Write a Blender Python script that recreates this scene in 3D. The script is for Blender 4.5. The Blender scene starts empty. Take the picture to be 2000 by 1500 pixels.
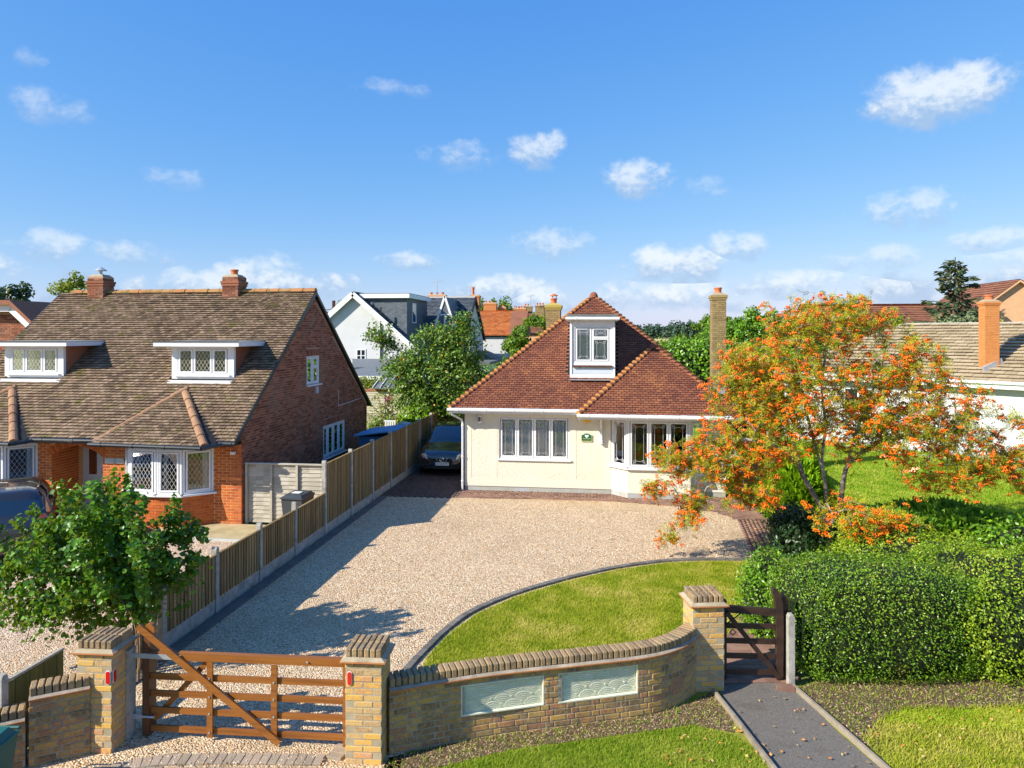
import bpy, math, random
import numpy as np
from mathutils import Matrix, Vector
random.seed(7); RNG = np.random.default_rng(7)
S = bpy.context.scene; COL = S.collection
R = math.radians
# ------------------------------------------------------------------ camera, sky, sun, exposure
cam = bpy.data.cameras.new('camera'); camo = bpy.data.objects.new('camera', cam); COL.objects.link(camo)
camo.location = (0, 0, 5.1); camo.rotation_euler = (R(90), 0, R(7.5))
cam.sensor_width = 36; cam.lens = 25.2; cam.shift_y = -0.049; cam.clip_start = .1; cam.clip_end = 9000
S.camera = camo
SUN_EL, SUN_AZ = R(33), math.atan2(-.824, -.567)
sd = bpy.data.lights.new('sun', 'SUN'); sd.energy = 5.0; sd.angle = R(.53); sd.color = (1, .93, .80)
so = bpy.data.objects.new('sun', sd); COL.objects.link(so)
tosun = Vector((math.sin(SUN_AZ)*math.cos(SUN_EL), math.cos(SUN_AZ)*math.cos(SUN_EL), math.sin(SUN_EL)))
so.rotation_euler = (-tosun).to_track_quat('-Z', 'Y').to_euler(); so.location = (-20, -15, 30)
S.view_settings.view_transform = 'Standard'; S.view_settings.look = 'None'
S.view_settings.exposure = 0.66; S.view_settings.gamma = 1; S.view_settings.use_curve_mapping = False
W = bpy.data.worlds.new("World"); S.world = W; W.use_nodes = True

class NT:
    """small helper for wiring nodes"""
    def __init__(s, tree): s.t = tree; s.n = tree.nodes; s.l = tree.links
    def add(s, kind, **kw):
        n = s.n.new(kind)
        for k, v in kw.items():
            if k == 'inp':
                for i, x in v.items():
                    if hasattr(x, 'is_linked') or isinstance(x, bpy.types.NodeSocket): s.l.new(x, n.inputs[i])
                    else: n.inputs[i].default_value = x
            else: setattr(n, k, v)
        return n
    def m(s, op, a, b=0.0, c=None, clamp=False):
        d = {0: a, 1: b}
        if c is not None: d[2] = c
        return s.add('ShaderNodeMath', operation=op, use_clamp=clamp, inp=d).outputs[0]
    def mix(s, f, a, b, mode='MIX'):
        n = s.add('ShaderNodeMix', data_type='RGBA', blend_type=mode)
        for i, x in ((0, f), (6, a), (7, b)):
            if isinstance(x, bpy.types.NodeSocket): s.l.new(x, n.inputs[i])
            else: n.inputs[i].default_value = x if i == 0 else (*x[:3], 1)
        return n.outputs[2]
    def mr(s, v, a, b, c=0., d=1., smooth=False):
        n = s.add('ShaderNodeMapRange', inp={0: v, 1: a, 2: b, 3: c, 4: d})
        if smooth: n.interpolation_type = 'SMOOTHSTEP'
        return n.outputs[0]

def build_world():
    T = NT(W.node_tree); T.n.clear()
    SK = .125
    sky = T.add('ShaderNodeTexSky', sky_type='NISHITA'); sky.sun_disc = False
    sky.sun_elevation = SUN_EL; sky.sun_rotation = SUN_AZ % (2*math.pi)
    sky.altitude = 100; sky.air_density = 1.0; sky.dust_density = .3; sky.ozone_density = 1.6
    # photographic grade of the physical sky: one power and gain per channel
    sc_ = T.add('ShaderNodeSeparateColor', inp={0: sky.outputs[0]}); ch = []
    for i, (p_, g_) in enumerate(((1.12, .545), (.66, .53), (.26, .665))):
        ch.append(T.m('MULTIPLY', T.m('POWER', T.m('MULTIPLY', sc_.outputs[i], SK), p_), g_/SK))
    hv = T.add('ShaderNodeCombineColor', inp={0: ch[0], 1: ch[1], 2: ch[2]})
    tc = T.add('ShaderNodeTexCoord'); sep = T.add('ShaderNodeSeparateXYZ', inp={0: tc.outputs['Generated']})
    x, y, z = sep.outputs
    az = T.m('MULTIPLY', T.m('ARCTAN2', x, y), 180/math.pi)
    el = T.m('MULTIPLY', T.m('ARCSINE', z), 180/math.pi)
    cmb = T.add('ShaderNodeCombineXYZ', inp={0: az, 1: T.m('MULTIPLY', el, 1.25), 2: 0.0}).outputs[0]
    nz = T.add('ShaderNodeTexNoise', inp={'Vector': cmb, 'Scale': .42, 'Detail': 7.0, 'Roughness': .56, 'Distortion': .25}).outputs[0]
    nb = T.add('ShaderNodeTexNoise', inp={'Vector': cmb, 'Scale': 1.3, 'Detail': 5.0, 'Roughness': .6}).outputs[0]
    # cumulus: azimuth, elevation, half width, half height (degrees), density
    CL = [(23.2, 16.0, 4.1, 1.9, 1.0), (-5.5, 14.4, 2.2, 1.5, .8), (-11.5, 13.9, 3.0, 1.2, .5), (2.5, 12.0, 2.5, 1.5, .85),
          (-4.5, 7.1, 3.6, 1.5, .55), (5.6, 5.5, 3.6, 1.5, 1.0), (9.8, 6.6, 2.7, 1.1, .75), (21.5, 8.6, 3.5, 1.4, .6),
          (-15.5, 5.7, 2.5, .9, .7), (-41.5, 17.8, 1.2, .8, .35), (-40.2, 14.9, 2.6, 1.2, .4), (-33.0, 10.9, 3.0, 1.0, .35), (-17.0, 18.6, 3.2, .8, .32),
          (-35.5, 5.6, 2.8, 1.0, .55), (-40.5, 5.9, 2.4, 1.2, .6), (-46.0, 4.2, 3.6, 1.6, .8), (-26.8, 4.0, 3.2, 1.7, .95),
          (-8.0, 3.6, 2.4, 1.2, .9), (-5.5, 2.8, 3.2, .9, .7), (4.5, 2.9, 5.4, 1.1, .75), (20.0, 5.3, 3.8, 1.0, .5), (26.3, 6.1, 2.6, 1.0, .6),
          (28.5, 4.4, 4.0, 1.5, .75), (13.5, 3.6, 4.6, 1.2, .5), (7.8, 10.9, 1.9, 1.3, .3), (30.0, 16.0, 1.6, .9, .5), (-47.5, 8.3, 2.4, 1.2, .55), (-31.0, 3.5, 3.2, 1.2, .7)]
    F = None; Hh = None; Dn = None
    for a, e, rx, rz, d in CL:
        dx = T.m('DIVIDE', T.m('SUBTRACT', az, a), rx*1.28); dz = T.m('DIVIDE', T.m('SUBTRACT', el, e), rz*1.25)
        r2 = T.m('ADD', T.m('MULTIPLY', dx, dx), T.m('MULTIPLY', dz, dz))
        f = T.m('MULTIPLY_ADD', r2, -.60, .30+.36*d)
        if F is None: F, Hh, Dn = f, dz, d
        else:
            g = T.m('GREATER_THAN', f, F)
            Dn = T.m('ADD', T.m('MULTIPLY', Dn, T.m('SUBTRACT', 1.0, g)), T.m('MULTIPLY', g, d)); Hh = T.m('ADD', T.m('MULTIPLY', Hh, T.m('SUBTRACT', 1.0, g)), T.m('MULTIPLY', dz, g)); F = T.m('MAXIMUM', F, f)
    # a general low band of small clouds all round the horizon
    band = T.m('MULTIPLY', T.mr(el, 0.0, 2.2, 0, 1, True), T.mr(el, 3.2, 8.0, 1, 0, True))
    bn = T.m('MULTIPLY', band, T.mr(T.add('ShaderNodeTexNoise', inp={'Vector': cmb, 'Scale': .16, 'Detail': 3.0}).outputs[0], .38, .58, -.1, .66))
    F2 = T.m('MAXIMUM', F, T.m('ADD', T.m('SUBTRACT', bn, .12), T.m('SUBTRACT', band, 1.0)))
    fb = T.m('MULTIPLY_ADD', T.m('SUBTRACT', nz, .5), 1.55, F2)
    fb = T.m('MULTIPLY_ADD', T.m('SUBTRACT', nb, .5), .35, fb)
    al = T.mr(fb, .04, .62, 0, 1, True)
    al = T.m('MULTIPLY', al, T.mr(F2, -.30, .10, 0, 1, True))
    sh = T.m('ADD', T.m('MULTIPLY_ADD', Hh, .60, .36), T.m('MULTIPLY', T.m('SUBTRACT', nb, .5), 1.1))
    sh = T.mr(T.m('MULTIPLY_ADD', T.m('SUBTRACT', fb, .3), .5, sh), .05, .75, 0, 1, True)
    cc = T.mix(sh, (.27, .37, .52), (.60, .635, .655))
    cs = T.add('ShaderNodeVectorMath', operation='SCALE', inp={0: cc, 3: 1/SK}).outputs[0]
    # pale air low down (thin high haze)
    pale = T.mr(el, -1.0, 9.0, .25, 0, True)
    base = T.mix(pale, hv.outputs[0], tuple(c/SK for c in (.34, .47, .60)))
    dop = T.m('MULTIPLY_ADD', Dn, .72, .08); dop = T.m('MAXIMUM', dop, T.m('MULTIPLY', band, .75))
    fin = T.mix(T.m('MULTIPLY', al, dop), base, cs)
    bg = T.add('ShaderNodeBackground', inp={0: fin, 1: SK})
    out = T.add('ShaderNodeOutputWorld'); T.l.new(bg.outputs[0], out.inputs[0])
build_world()

# ------------------------------------------------------------------ materials
MATS = {}
def mat(name, cols, rough=.8, ns=3., na=.5, nd=5., bump=0., bs=60., spec=.3, transl=0., metal=0., stain=None, coat=0., cell=0., stretch=None, stain2=None, rscale=1.0):
    m = bpy.data.materials.new(name); m.use_nodes = True; T = NT(m.node_tree); P = T.n['Principled BSDF']
    geo = T.add('ShaderNodeNewGeometry'); oi = T.add('ShaderNodeObjectInfo')
    pos = geo.outputs['Position']
    if stretch: pos = T.add('ShaderNodeVectorMath', operation='MULTIPLY', inp={0: pos, 1: stretch}).outputs[0]
    rnd = T.m('FRACT', T.m('ADD', geo.outputs['Random Per Island'], T.m('MULTIPLY', oi.outputs['Random'], 7.31)))
    if cell:
        vo = T.add('ShaderNodeTexVoronoi', inp={'Vector': pos, 'Scale': cell})
        rnd = T.add('ShaderNodeSeparateColor', inp={0: vo.outputs['Color']}).outputs[0]
    nz = T.add('ShaderNodeTexNoise', inp={'Vector': pos, 'Scale': ns, 'Detail': nd, 'Roughness': .62}).outputs[0]
    nn = T.mr(nz, .3, .7)
    fac = T.m('ADD', T.m('MULTIPLY', rnd, 1-na), T.m('MULTIPLY', nn, na))
    if len(cols) == 1: col = (*cols[0], 1)
    else:
        cr = T.add('ShaderNodeValToRGB', inp={0: fac}); e = cr.color_ramp.elements
        for i, c in enumerate(cols):
            p = i/(len(cols)-1)
            el = e[i] if i < 2 else e.new(p)
            el.position = p; el.color = (*c, 1)
        # first two default elements need their positions set last
        e = cr.color_ramp.elements
        col = cr.outputs[0]
    for k, st in enumerate((stain, stain2)):
        if st:
            sn = T.add('ShaderNodeTexNoise', inp={'Vector': pos, 'Scale': st[0], 'Detail': 6.0, 'Roughness': .65}).outputs[0]
            col = T.mix(T.mr(sn, st[2], st[3]), col if isinstance(col, bpy.types.NodeSocket) else col[:3], st[1])
    if isinstance(col, bpy.types.NodeSocket): T.l.new(col, P.inputs['Base Color'])
    else: P.inputs['Base Color'].default_value = col
    P.inputs['Roughness'].default_value = rough; P.inputs['Specular IOR Level'].default_value = spec; P.inputs['Metallic'].default_value = metal
    P.inputs['Coat Weight'].default_value = coat
    if bump:
        if cell: h = vo.outputs['Distance']
        else: h = T.add('ShaderNodeTexNoise', inp={'Vector': pos, 'Scale': bs, 'Detail': 4.0}).outputs[0]
        b = T.add('ShaderNodeBump', inp={'Strength': bump, 'Distance': (-.02 if cell else .02), 'Height': h}); T.l.new(b.outputs[0], P.inputs['Normal'])
    if transl:
        tr = T.add('ShaderNodeBsdfTranslucent'); 
        if isinstance(col, bpy.types.NodeSocket): T.l.new(T.mix(.5, col, (.5, .62, .04)), tr.inputs[0])
        ms = T.add('ShaderNodeMixShader', inp={0: transl, 1: P.outputs[0], 2: tr.outputs[0]})
        T.l.new(ms.outputs[0], T.n['Material Output'].inputs[0])
    MATS[name] = m; return m

def glass_mat(name, tint=(.75, .85, .88), base=.12, solid=None):
    m = bpy.data.materials.new(name); m.use_nodes = True; T = NT(m.node_tree); T.n.clear()
    fr = T.add('ShaderNodeFresnel', inp={0: 1.5}); f = T.m('ADD', T.m('MULTIPLY', fr.outputs[0], 1.6), base, clamp=True)
    gl = T.add('ShaderNodeBsdfGlossy', inp={0: (1, 1, 1, 1), 1: .02})
    if solid: tr = T.add('ShaderNodeBsdfDiffuse', inp={0: (*solid, 1)})
    else: tr = T.add('ShaderNodeBsdfTransparent', inp={0: (*tint, 1)})
    ms = T.add('ShaderNodeMixShader', inp={0: f, 1: tr.outputs[0], 2: gl.outputs[0]})
    o = T.add('ShaderNodeOutputMaterial'); T.l.new(ms.outputs[0], o.inputs[0]); MATS[name] = m; return m

mat('yellow_brick', [(.085, .06, .038), (.28, .18, .085), (.42, .28, .12), (.56, .34, .09), (.40, .18, .10), (.34, .25, .13)], .85, 25, .35, bump=.5, bs=90, stain=(1.3, (.10, .08, .055), .50, .74))
mat('gate_brick', [(.26, .17, .10), (.46, .30, .15), (.58, .39, .18), (.72, .42, .08), (.56, .28, .15), (.62, .45, .24)], .85, 25, .35, bump=.6, bs=90, stain=(2.2, (.24, .17, .10), .60, .82))
mat('coping_brick', [(.12, .09, .06), (.26, .18, .10), (.36, .25, .13), (.44, .26, .12)], .9, 18, .45, bump=.7, bs=70, stain=(9, (.30, .28, .20), .55, .75))
mat('mortar', [(0.323, 0.266, 0.171), (0.475, 0.399, 0.275)], .95, 6, 1, bump=.5, bs=120)
mat('dark_mortar', [(0.25, 0.213, 0.156), (0.475, 0.4, 0.312)], .95, 6, 1, bump=.5, bs=120)
mat('creasing_tile', [(.42, .16, .06), (.55, .24, .09)], .8, 6, .7, bump=.3)
mat('red_brick', [(.30, .060, .018), (.46, .105, .022), (.56, .15, .03), (.36, .075, .03)], .85, 22, .3, bump=.4, bs=80)
mat('red_mortar', [(.60, .36, .16), (.72, .46, .22)], .95, 5, 1)
mat('brown_brick', [(0.104, 0.0382, 0.0247), (0.207, 0.0742, 0.0399), (0.317, 0.122, 0.0665), (0.415, 0.17, 0.095)], .9, 20, .25, bump=.4, bs=80, stain=(.8, (.26, .17, .12), .50, .78))
mat('brown_mortar', [(0.352, 0.22, 0.142), (0.462, 0.3, 0.199)], .95, 5, 1)
mat('concrete_tile', [(0.0828, 0.0568, 0.038), (0.189, 0.131, 0.0832), (0.273, 0.191, 0.125), (0.391, 0.278, 0.19)], .9, 1.3, .34, bump=.7, bs=55, stain=(2.6, (.13, .125, .02), .56, .70), stain2=(.55, (.20, .11, .07), .56, .76))
mat('hip_tile', [(.22, .12, .07), (.34, .19, .11), (.38, .24, .13)], .9, 8, .6, bump=.6, bs=50)
mat('ridge_tile', [(.30, .13, .06), (.42, .20, .08), (.30, .22, .10)], .9, 6, .6, bump=.6, bs=50, stain=(5, (.16, .15, .03), .5, .66))
mat('clay_tile', [(.105, .040, .028), (.17, .060, .038), (.215, .078, .044), (.265, .10, .050), (.40, .16, .06)], .85, .9, .48, bump=.5, bs=60, stain=(.45, (.36, .14, .05), .60, .78))
mat('orange_clay_tile', [(.34, .10, .03), (.52, .18, .045), (.60, .23, .06)], .85, 2, .4, bump=.5)
mat('bonnet_tile', [(.13, .050, .034), (.24, .085, .045), (.33, .13, .05)], .85, 9, .5, bump=.5)
mat('bonnet_mortar', [(.52, .25, .07), (.66, .36, .12)], .95, 12, 1, bump=.5)
mat('render_cream', [(.70, .655, .51), (.74, .70, .57)], .85, 1.2, 1, bump=.75, bs=22, spec=.15, stain=(.9, (.64, .585, .44), .60, .85))
mat('cream_smooth', [(.73, .69, .56)], .8, bump=.08, bs=60, spec=.15)
mat('panel_cream', [(.70, .70, .52), (.78, .78, .62)], .85, 3, 1, bump=.15, bs=60, stain=(6, (.55, .55, .44), .62, .8))
mat('plinth', [(.34, .34, .30), (.46, .45, .40)], .9, 4, 1, bump=.3, stain=(2, (.40, .42, .44), .5, .6))
mat('upvc', [(.70, .71, .72), (.75, .76, .77)], .35, 3, 1, spec=.5)
mat('upvc_grey', [(.50, .56, .62), (.56, .62, .68)], .4, 3, 1, spec=.5)
mat('lead', [(.42, .43, .45), (.55, .56, .58)], .45, 8, 1, spec=.5, metal=.4)
mat('white_lead', [(.62, .60, .52), (.75, .72, .62)], .5, 8, 1, spec=.5)
mat('black_gutter', [(.012, .018, .024), (.02, .027, .034)], .35, 4, 1, spec=.5)
mat('curtain', [(0.624, 0.636, 0.6), (0.84, 0.84, 0.792)], .9, 2, 1)
mat('dark_room', [(.02, .018, .017)], .9)  # near-black, paints in the unlit depth behind the windows
mat('fence_wood', [(0.136, 0.087, 0.0375), (0.24, 0.152, 0.065), (0.352, 0.239, 0.106), (0.432, 0.304, 0.15)], .9, 3, .55, bump=.5, bs=30, stretch=(6, 6, .5), stain=(.7, (.12, .13, .035), .5, .8))
mat('green_fence_wood', [(.07, .075, .018), (.13, .13, .035), (.17, .16, .05)], .9, 3, .5, bump=.4, stretch=(6, 6, .5))
mat('panel_wood', [(.30, .27, .21), (.44, .40, .32), (.56, .52, .43)], .9, 3, .5, bump=.4, stretch=(.6, 6, 9))
mat('concrete_post', [(0.239, 0.23, 0.202), (0.386, 0.368, 0.322), (0.478, 0.451, 0.396)], .92, 7, 1, bump=.6, bs=90)
mat('gate_wood', [(0.167, 0.0561, 0.0104), (0.259, 0.0918, 0.016), (0.309, 0.119, 0.024)], .42, 2.5, 1, spec=.5, stretch=(.4, 6, 9), bump=.1, bs=60)
mat('post_wood', [(.075, .026, .010), (.13, .048, .018)], .5, 2.5, 1, spec=.5, stretch=(6, 6, .5))
mat('dark_gate_wood', [(.022, .011, .008), (.055, .028, .019)], .42, 2.5, 1, spec=.5, stretch=(1, 5, 5), bump=.2)
mat('galvanised', [(.42, .46, .50), (.60, .64, .68)], .4, 9, 1, metal=.6, spec=.5)
mat('steel_dark', [(.05, .05, .055)], .4, metal=.8)
mat('gravel', [(0.108, 0.0637, 0.036), (0.454, 0.304, 0.168), (0.67, 0.49, 0.288), (0.734, 0.568, 0.36), (0.799, 0.666, 0.464), (0.497, 0.265, 0.112), (0.648, 0.48, 0.296), (0.324, 0.235, 0.16)], .9, .35, .06, bump=1.0, cell=40, stain=(.30, (.42, .30, .17), .50, .78), stain2=(1.6, (.72, .60, .43), .60, .82))
mat('gravel_old', [(.14, .09, .06), (.46, .33, .22), (.60, .44, .30), (.68, .58, .48), (.58, .36, .18), (.44, .32, .26)], .9, .5, .12, bump=.9, cell=44)
mat('pebble', [(0.127, 0.0776, 0.0492), (0.551, 0.378, 0.221), (0.7, 0.524, 0.328), (0.763, 0.611, 0.418), (0.827, 0.708, 0.533), (0.551, 0.281, 0.115), (0.339, 0.262, 0.197)], .8, 3, .1)
mat('soil', [(.045, .030, .018), (.12, .078, .045), (.21, .145, .09)], .95, 14, 1, bump=1, bs=60)
mat('chips', [(.06, .035, .02), (.20, .12, .06), (.38, .24, .11), (.48, .38, .26), (.42, .17, .06)], .9, 3, .1)
mat('block_paver', [(0.123, 0.0694, 0.0504), (0.213, 0.118, 0.084), (0.291, 0.168, 0.118), (0.336, 0.213, 0.146)], .9, 1.5, .45, bump=.5, bs=80, stain=(3, (.27, .22, .17), .58, .75))
mat('dark_paver', [(.070, .045, .040), (.115, .075, .062), (.15, .10, .08)], .9, 1.5, .45, bump=.5, bs=80, stain=(9, (.26, .23, .20), .66, .74))
mat('entrance_paver', [(.26, .21, .15), (.36, .29, .21), (.44, .33, .24)], .9, 3, .45, bump=.5, bs=80)
mat('kerb_block', [(.085, .08, .07), (.15, .14, .125), (.20, .19, .16)], .9, 4, .4, bump=.5, bs=80)
mat('paver_sand', [(.09, .07, .05), (.16, .125, .09)], .95, 20, 1)
mat('asphalt', [(0.0982, 0.087, 0.0743), (0.196, 0.176, 0.151), (0.309, 0.281, 0.239)], .92, 60, .75, bump=.8, bs=150, stain=(1.1, (.10, .075, .045), .55, .8))
mat('slab', [(.32, .25, .12), (.46, .37, .20), (.52, .44, .28)], .9, 2, 1, bump=.4, bs=40)
mat('slab_edge', [(.45, .45, .42), (.56, .56, .52)], .9, 2, 1, bump=.4, bs=40)
mat('grass_ground', [(0.0966, 0.141, 0.00936), (0.182, 0.217, 0.0211), (0.284, 0.277, 0.0468), (0.386, 0.33, 0.0936)], .95, 2.2, 1, bump=.6, bs=50, spec=.1)
mat('grass_blade', [(0.129, 0.209, 0.00574), (0.258, 0.336, 0.0115), (0.387, 0.418, 0.0287), (0.559, 0.499, 0.103), (0.645, 0.556, 0.184)], .7, 1.1, .72, spec=.25, transl=.3)
mat('verge_blade', [(0.114, 0.207, 0.0078), (0.205, 0.328, 0.013), (0.342, 0.415, 0.039), (0.524, 0.459, 0.13)], .7, 1.3, .68, spec=.25, transl=.3)
mat('right_grass', [(0.115, 0.247, 0.008), (0.207, 0.364, 0.01), (0.322, 0.429, 0.03), (0.437, 0.468, 0.08)], .9, .6, 1, bump=.6, bs=30, spec=.1)
mat('field', [(.10, .13, .03), (.16, .17, .05), (.30, .25, .11)], .95, .01, 1, spec=.1)
mat('stubble_field', [(.50, .38, .17), (.60, .46, .22)], .95, .02, 1, spec=.1)
mat('slate', [(.070, .085, .105), (.11, .13, .155), (.15, .175, .20)], .6, 4, .4, bump=.3, bs=30, spec=.4)
mat('white_wall', [(.58, .58, .58), (.64, .64, .64)], .85, 1, 1, spec=.2)
mat('white_timber', [(.80, .80, .80)], .5)
mat('orange_roof', [(.42, .12, .04), (.58, .19, .055), (.64, .26, .08)], .9, .6, .45, bump=.4, bs=10, stain=(.5, (.26, .13, .10), .58, .72))
mat('brown_roof', [(.17, .07, .045), (.26, .11, .065), (.32, .15, .09)], .9, 1, .5, bump=.4)
mat('beige_roof', [(.33, .26, .16), (.45, .36, .23), (.52, .43, .29)], .9, 1.2, .35, bump=.4, bs=30)
mat('peach_wall', [(.66, .38, .20), (.72, .44, .24)], .9, 2, 1)
mat('bright_brick', [(0.494, 0.165, 0.048), (0.608, 0.242, 0.072), (0.551, 0.209, 0.084)], .85, 8, .4)
mat('chimney_brick', [(.19, .13, .055), (.28, .20, .085), (.36, .26, .11), (.22, .15, .08)], .9, 8, .4, bump=.5, bs=60, stain=(2, (.12, .10, .05), .55, .8))
mat('lichen_cap', [(.30, .26, .06), (.46, .36, .08), (.34, .30, .16)], .95, 18, 1, bump=.6)
mat('terracotta', [(.50, .13, .05), (.60, .19, .08)], .8, 6, 1)
mat('felt_roof', [(.10, .11, .11), (.17, .18, .17)], .85, 5, 1)
mat('skylit_felt', [(.10, .30, .50), (.13, .35, .56)], .7, 5, 1)  # grey felt with the blue of sky light mixed into its colour
mat('blue_timber', [(.035, .12, .24), (.05, .16, .30)], .7, 5, 1)
mat('car_paint', [(.008, .014, .022)], .18, coat=1, spec=.6)
mat('car_paint_brown', [(.022, .020, .020)], .22, coat=1, spec=.6)
mat('car_plastic', [(.018, .018, .019)], .6)
mat('rubber', [(.012, .012, .012)], .85)
mat('chrome', [(.75, .77, .80)], .12, metal=1)
mat('headlamp', [(.55, .58, .60)], .12, spec=.8, coat=1)
mat('amber', [(.75, .25, .02)], .2, coat=1)
mat('red_plastic', [(.62, .012, .010)], .18, coat=1, spec=.6)
mat('tail_lamp', [(.42, .012, .015)], .18, coat=1, spec=.6)
mat('plate_white', [(.76, .77, .74)], .5)
mat('plate_yellow', [(.72, .46, .03)], .5)
mat('plate_blue', [(.02, .10, .42)], .5)
mat('black_print', [(.012, .012, .012)], .6)
mat('bin_black', [(.035, .042, .050), (.05, .058, .066)], .5, 3, 1, spec=.4)
mat('bin_green', [(.010, .10, .085), (.015, .13, .11)], .45, 3, 1, spec=.4)
mat('sign_green', [(.010, .12, .06)], .4)
mat('alarm_yellow', [(.75, .42, .02)], .35)
mat('brass_edge', [(.55, .48, .18)], .4)
mat('door_white', [(.66, .68, .72)], .45)
mat('dark_timber', [(.012, .011, .011), (.022, .02, .02)], .6, 4, 1)
mat('pink_flower', [(.72, .03, .28)], .6)
mat('stone_white', [(.70, .70, .68), (.78, .78, .76)], .8, 8, 1)
mat('shed_board', [(.36, .31, .24), (.50, .44, .34), (.58, .52, .42)], .9, 5, .4, stretch=(1, 1, 6))
mat('timber_edge', [(.16, .13, .10), (.28, .24, .18), (.36, .31, .24)], .9, 5, .6, bump=.5, bs=40)
mat('bark', [(.055, .042, .035), (.13, .10, .08), (.24, .20, .17), (.34, .30, .26)], .8, 14, .8, bump=.6, bs=40, stretch=(1, 1, 3))
mat('bark_dark', [(.045, .033, .022), (.10, .075, .05), (.16, .12, .08)], .9, 10, .8, bump=.6, bs=30)
mat('twig', [(.16, .13, .11), (.32, .28, .25), (.46, .42, .38)], .8, 6, .6)
mat('stem', [(.10, .065, .035), (.20, .13, .07), (.30, .20, .11)], .85, 8, .6)
mat('berry', [(.66, .075, .004), (.86, .17, .004), (.90, .28, .006)], .35, 30, .3, spec=.5)
mat('rowan_leaf', [(.025, .055, .004), (.08, .14, .006), (.20, .27, .008), (.42, .42, .014), (.64, .48, .02), (.60, .26, .02)], .55, 1.2, .35, spec=.3, transl=.3)
mat('bush_leaf', [(0.0116, 0.0494, 0.00368), (0.029, 0.112, 0.0046), (0.058, 0.188, 0.00552), (0.107, 0.269, 0.0092), (0.215, 0.341, 0.023)], .40, 2.2, .35, spec=.45, transl=.28)
mat('fruit_leaf', [(0.0198, 0.066, 0.0088), (0.0495, 0.132, 0.011), (0.099, 0.209, 0.0154), (0.198, 0.319, 0.033), (0.352, 0.374, 0.055)], .42, 1.4, .35, spec=.45, transl=.2)
mat('hedge_leaf', [(0.0228, 0.0645, 0.004), (0.057, 0.145, 0.005), (0.114, 0.237, 0.006), (0.207, 0.333, 0.012), (0.393, 0.452, 0.05)], .36, 1.1, .35, spec=.5, stain=(1.3, (.20, .14, .04), .60, .78), transl=.2)
mat('loose_hedge_leaf', [(0.0495, 0.114, 0.005), (0.11, 0.216, 0.007), (0.209, 0.336, 0.01), (0.341, 0.42, 0.02), (0.462, 0.384, 0.08)], .45, 1.3, .45, spec=.4, stain=(1.3, (.20, .14, .04), .60, .78), transl=.22)
mat('laurel_leaf', [(0.033, 0.0935, 0.0055), (0.088, 0.209, 0.0066), (0.165, 0.341, 0.0088), (0.286, 0.462, 0.022)], .35, 1.2, .4, spec=.5, transl=.25)
mat('dark_leaf', [(.008, .030, .010), (.016, .055, .016), (.035, .09, .022)], .4, 2, .4, spec=.5, transl=.12)
mat('conifer_leaf', [(0.102, 0.24, 0.006), (0.221, 0.42, 0.008), (0.374, 0.57, 0.012)], .6, 1.5, .4, transl=.3)
mat('juniper_leaf', [(0.06, 0.153, 0.0144), (0.12, 0.27, 0.018), (0.24, 0.414, 0.024)], .6, 1.5, .45, transl=.2)
mat('spruce_leaf', [(.018, .050, .030), (.040, .085, .040), (.10, .13, .05), (.22, .15, .07)], .7, 1.2, .3)
mat('tree_leaf', [(.03, .08, .005), (.08, .17, .007), (.15, .26, .010), (.24, .33, .02)], .5, .5, .45, transl=.22)
mat('yellow_tree_leaf', [(.10, .16, .01), (.20, .25, .02), (.34, .34, .04)], .5, .8, .4, transl=.25)
mat('olive_leaf', [(.10, .15, .06), (.17, .22, .10), (.26, .30, .15)], .6, .8, .4, transl=.15)
mat('far_leaf', [(.030, .070, .045), (.055, .105, .065), (.085, .14, .08)], .9, .02, .6)
mat('golden_leaf', [(.20, .22, .01), (.40, .34, .02), (.50, .38, .03)], .6, 1, .4, transl=.2)
mat('hedge_shade_core', [(.010, .018, .004), (.02, .03, .008)], 1, 6, 1)
mat('fallen_leaf', [(.55, .12, .02), (.60, .26, .05), (.45, .32, .10), (.62, .50, .20)], .8, 3, .2)
mat('fruit', [(.62, .22, .04), (.70, .40, .06)], .4, 8, .4)
glass_mat('glass', tint=(.93, .96, .97), base=.02); glass_mat('dark_glass', solid=(.012, .014, .016), base=.10); glass_mat('car_glass', solid=(.010, .020, .030), base=.05)
M = MATS

# ------------------------------------------------------------------ object helpers
INV = {}
def setp(o, label=None, cat=None, group=None, kind=None):
    if label: o['label'] = label
    if cat: o['category'] = cat
    if group: o['group'] = group
    if kind: o['kind'] = kind
    return o
def thing(name, label, cat, loc=(0, 0, 0), rz=0, group=None, local=False):
    """Empty at the base of a thing. local=True: its parts are written in its own coordinates"""
    o = bpy.data.objects.new(name, None); COL.objects.link(o); o.empty_display_size = .2
    o.location = loc; o.rotation_euler = (0, 0, rz)
    if not local: INV[o.name] = Matrix.Translation(-Vector(loc))
    return setp(o, label, cat, group)
def link(o, parent=None):
    COL.objects.link(o)
    if parent is not None:
        o.parent = parent
        if parent.name in INV: o.matrix_parent_inverse = INV[parent.name]
    return o
def copy_tree(o, parent=None):
    c = o.copy(); COL.objects.link(c)
    if parent is not None: c.parent = parent
    for ch in o.children: copy_tree(ch, c)
    return c
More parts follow.
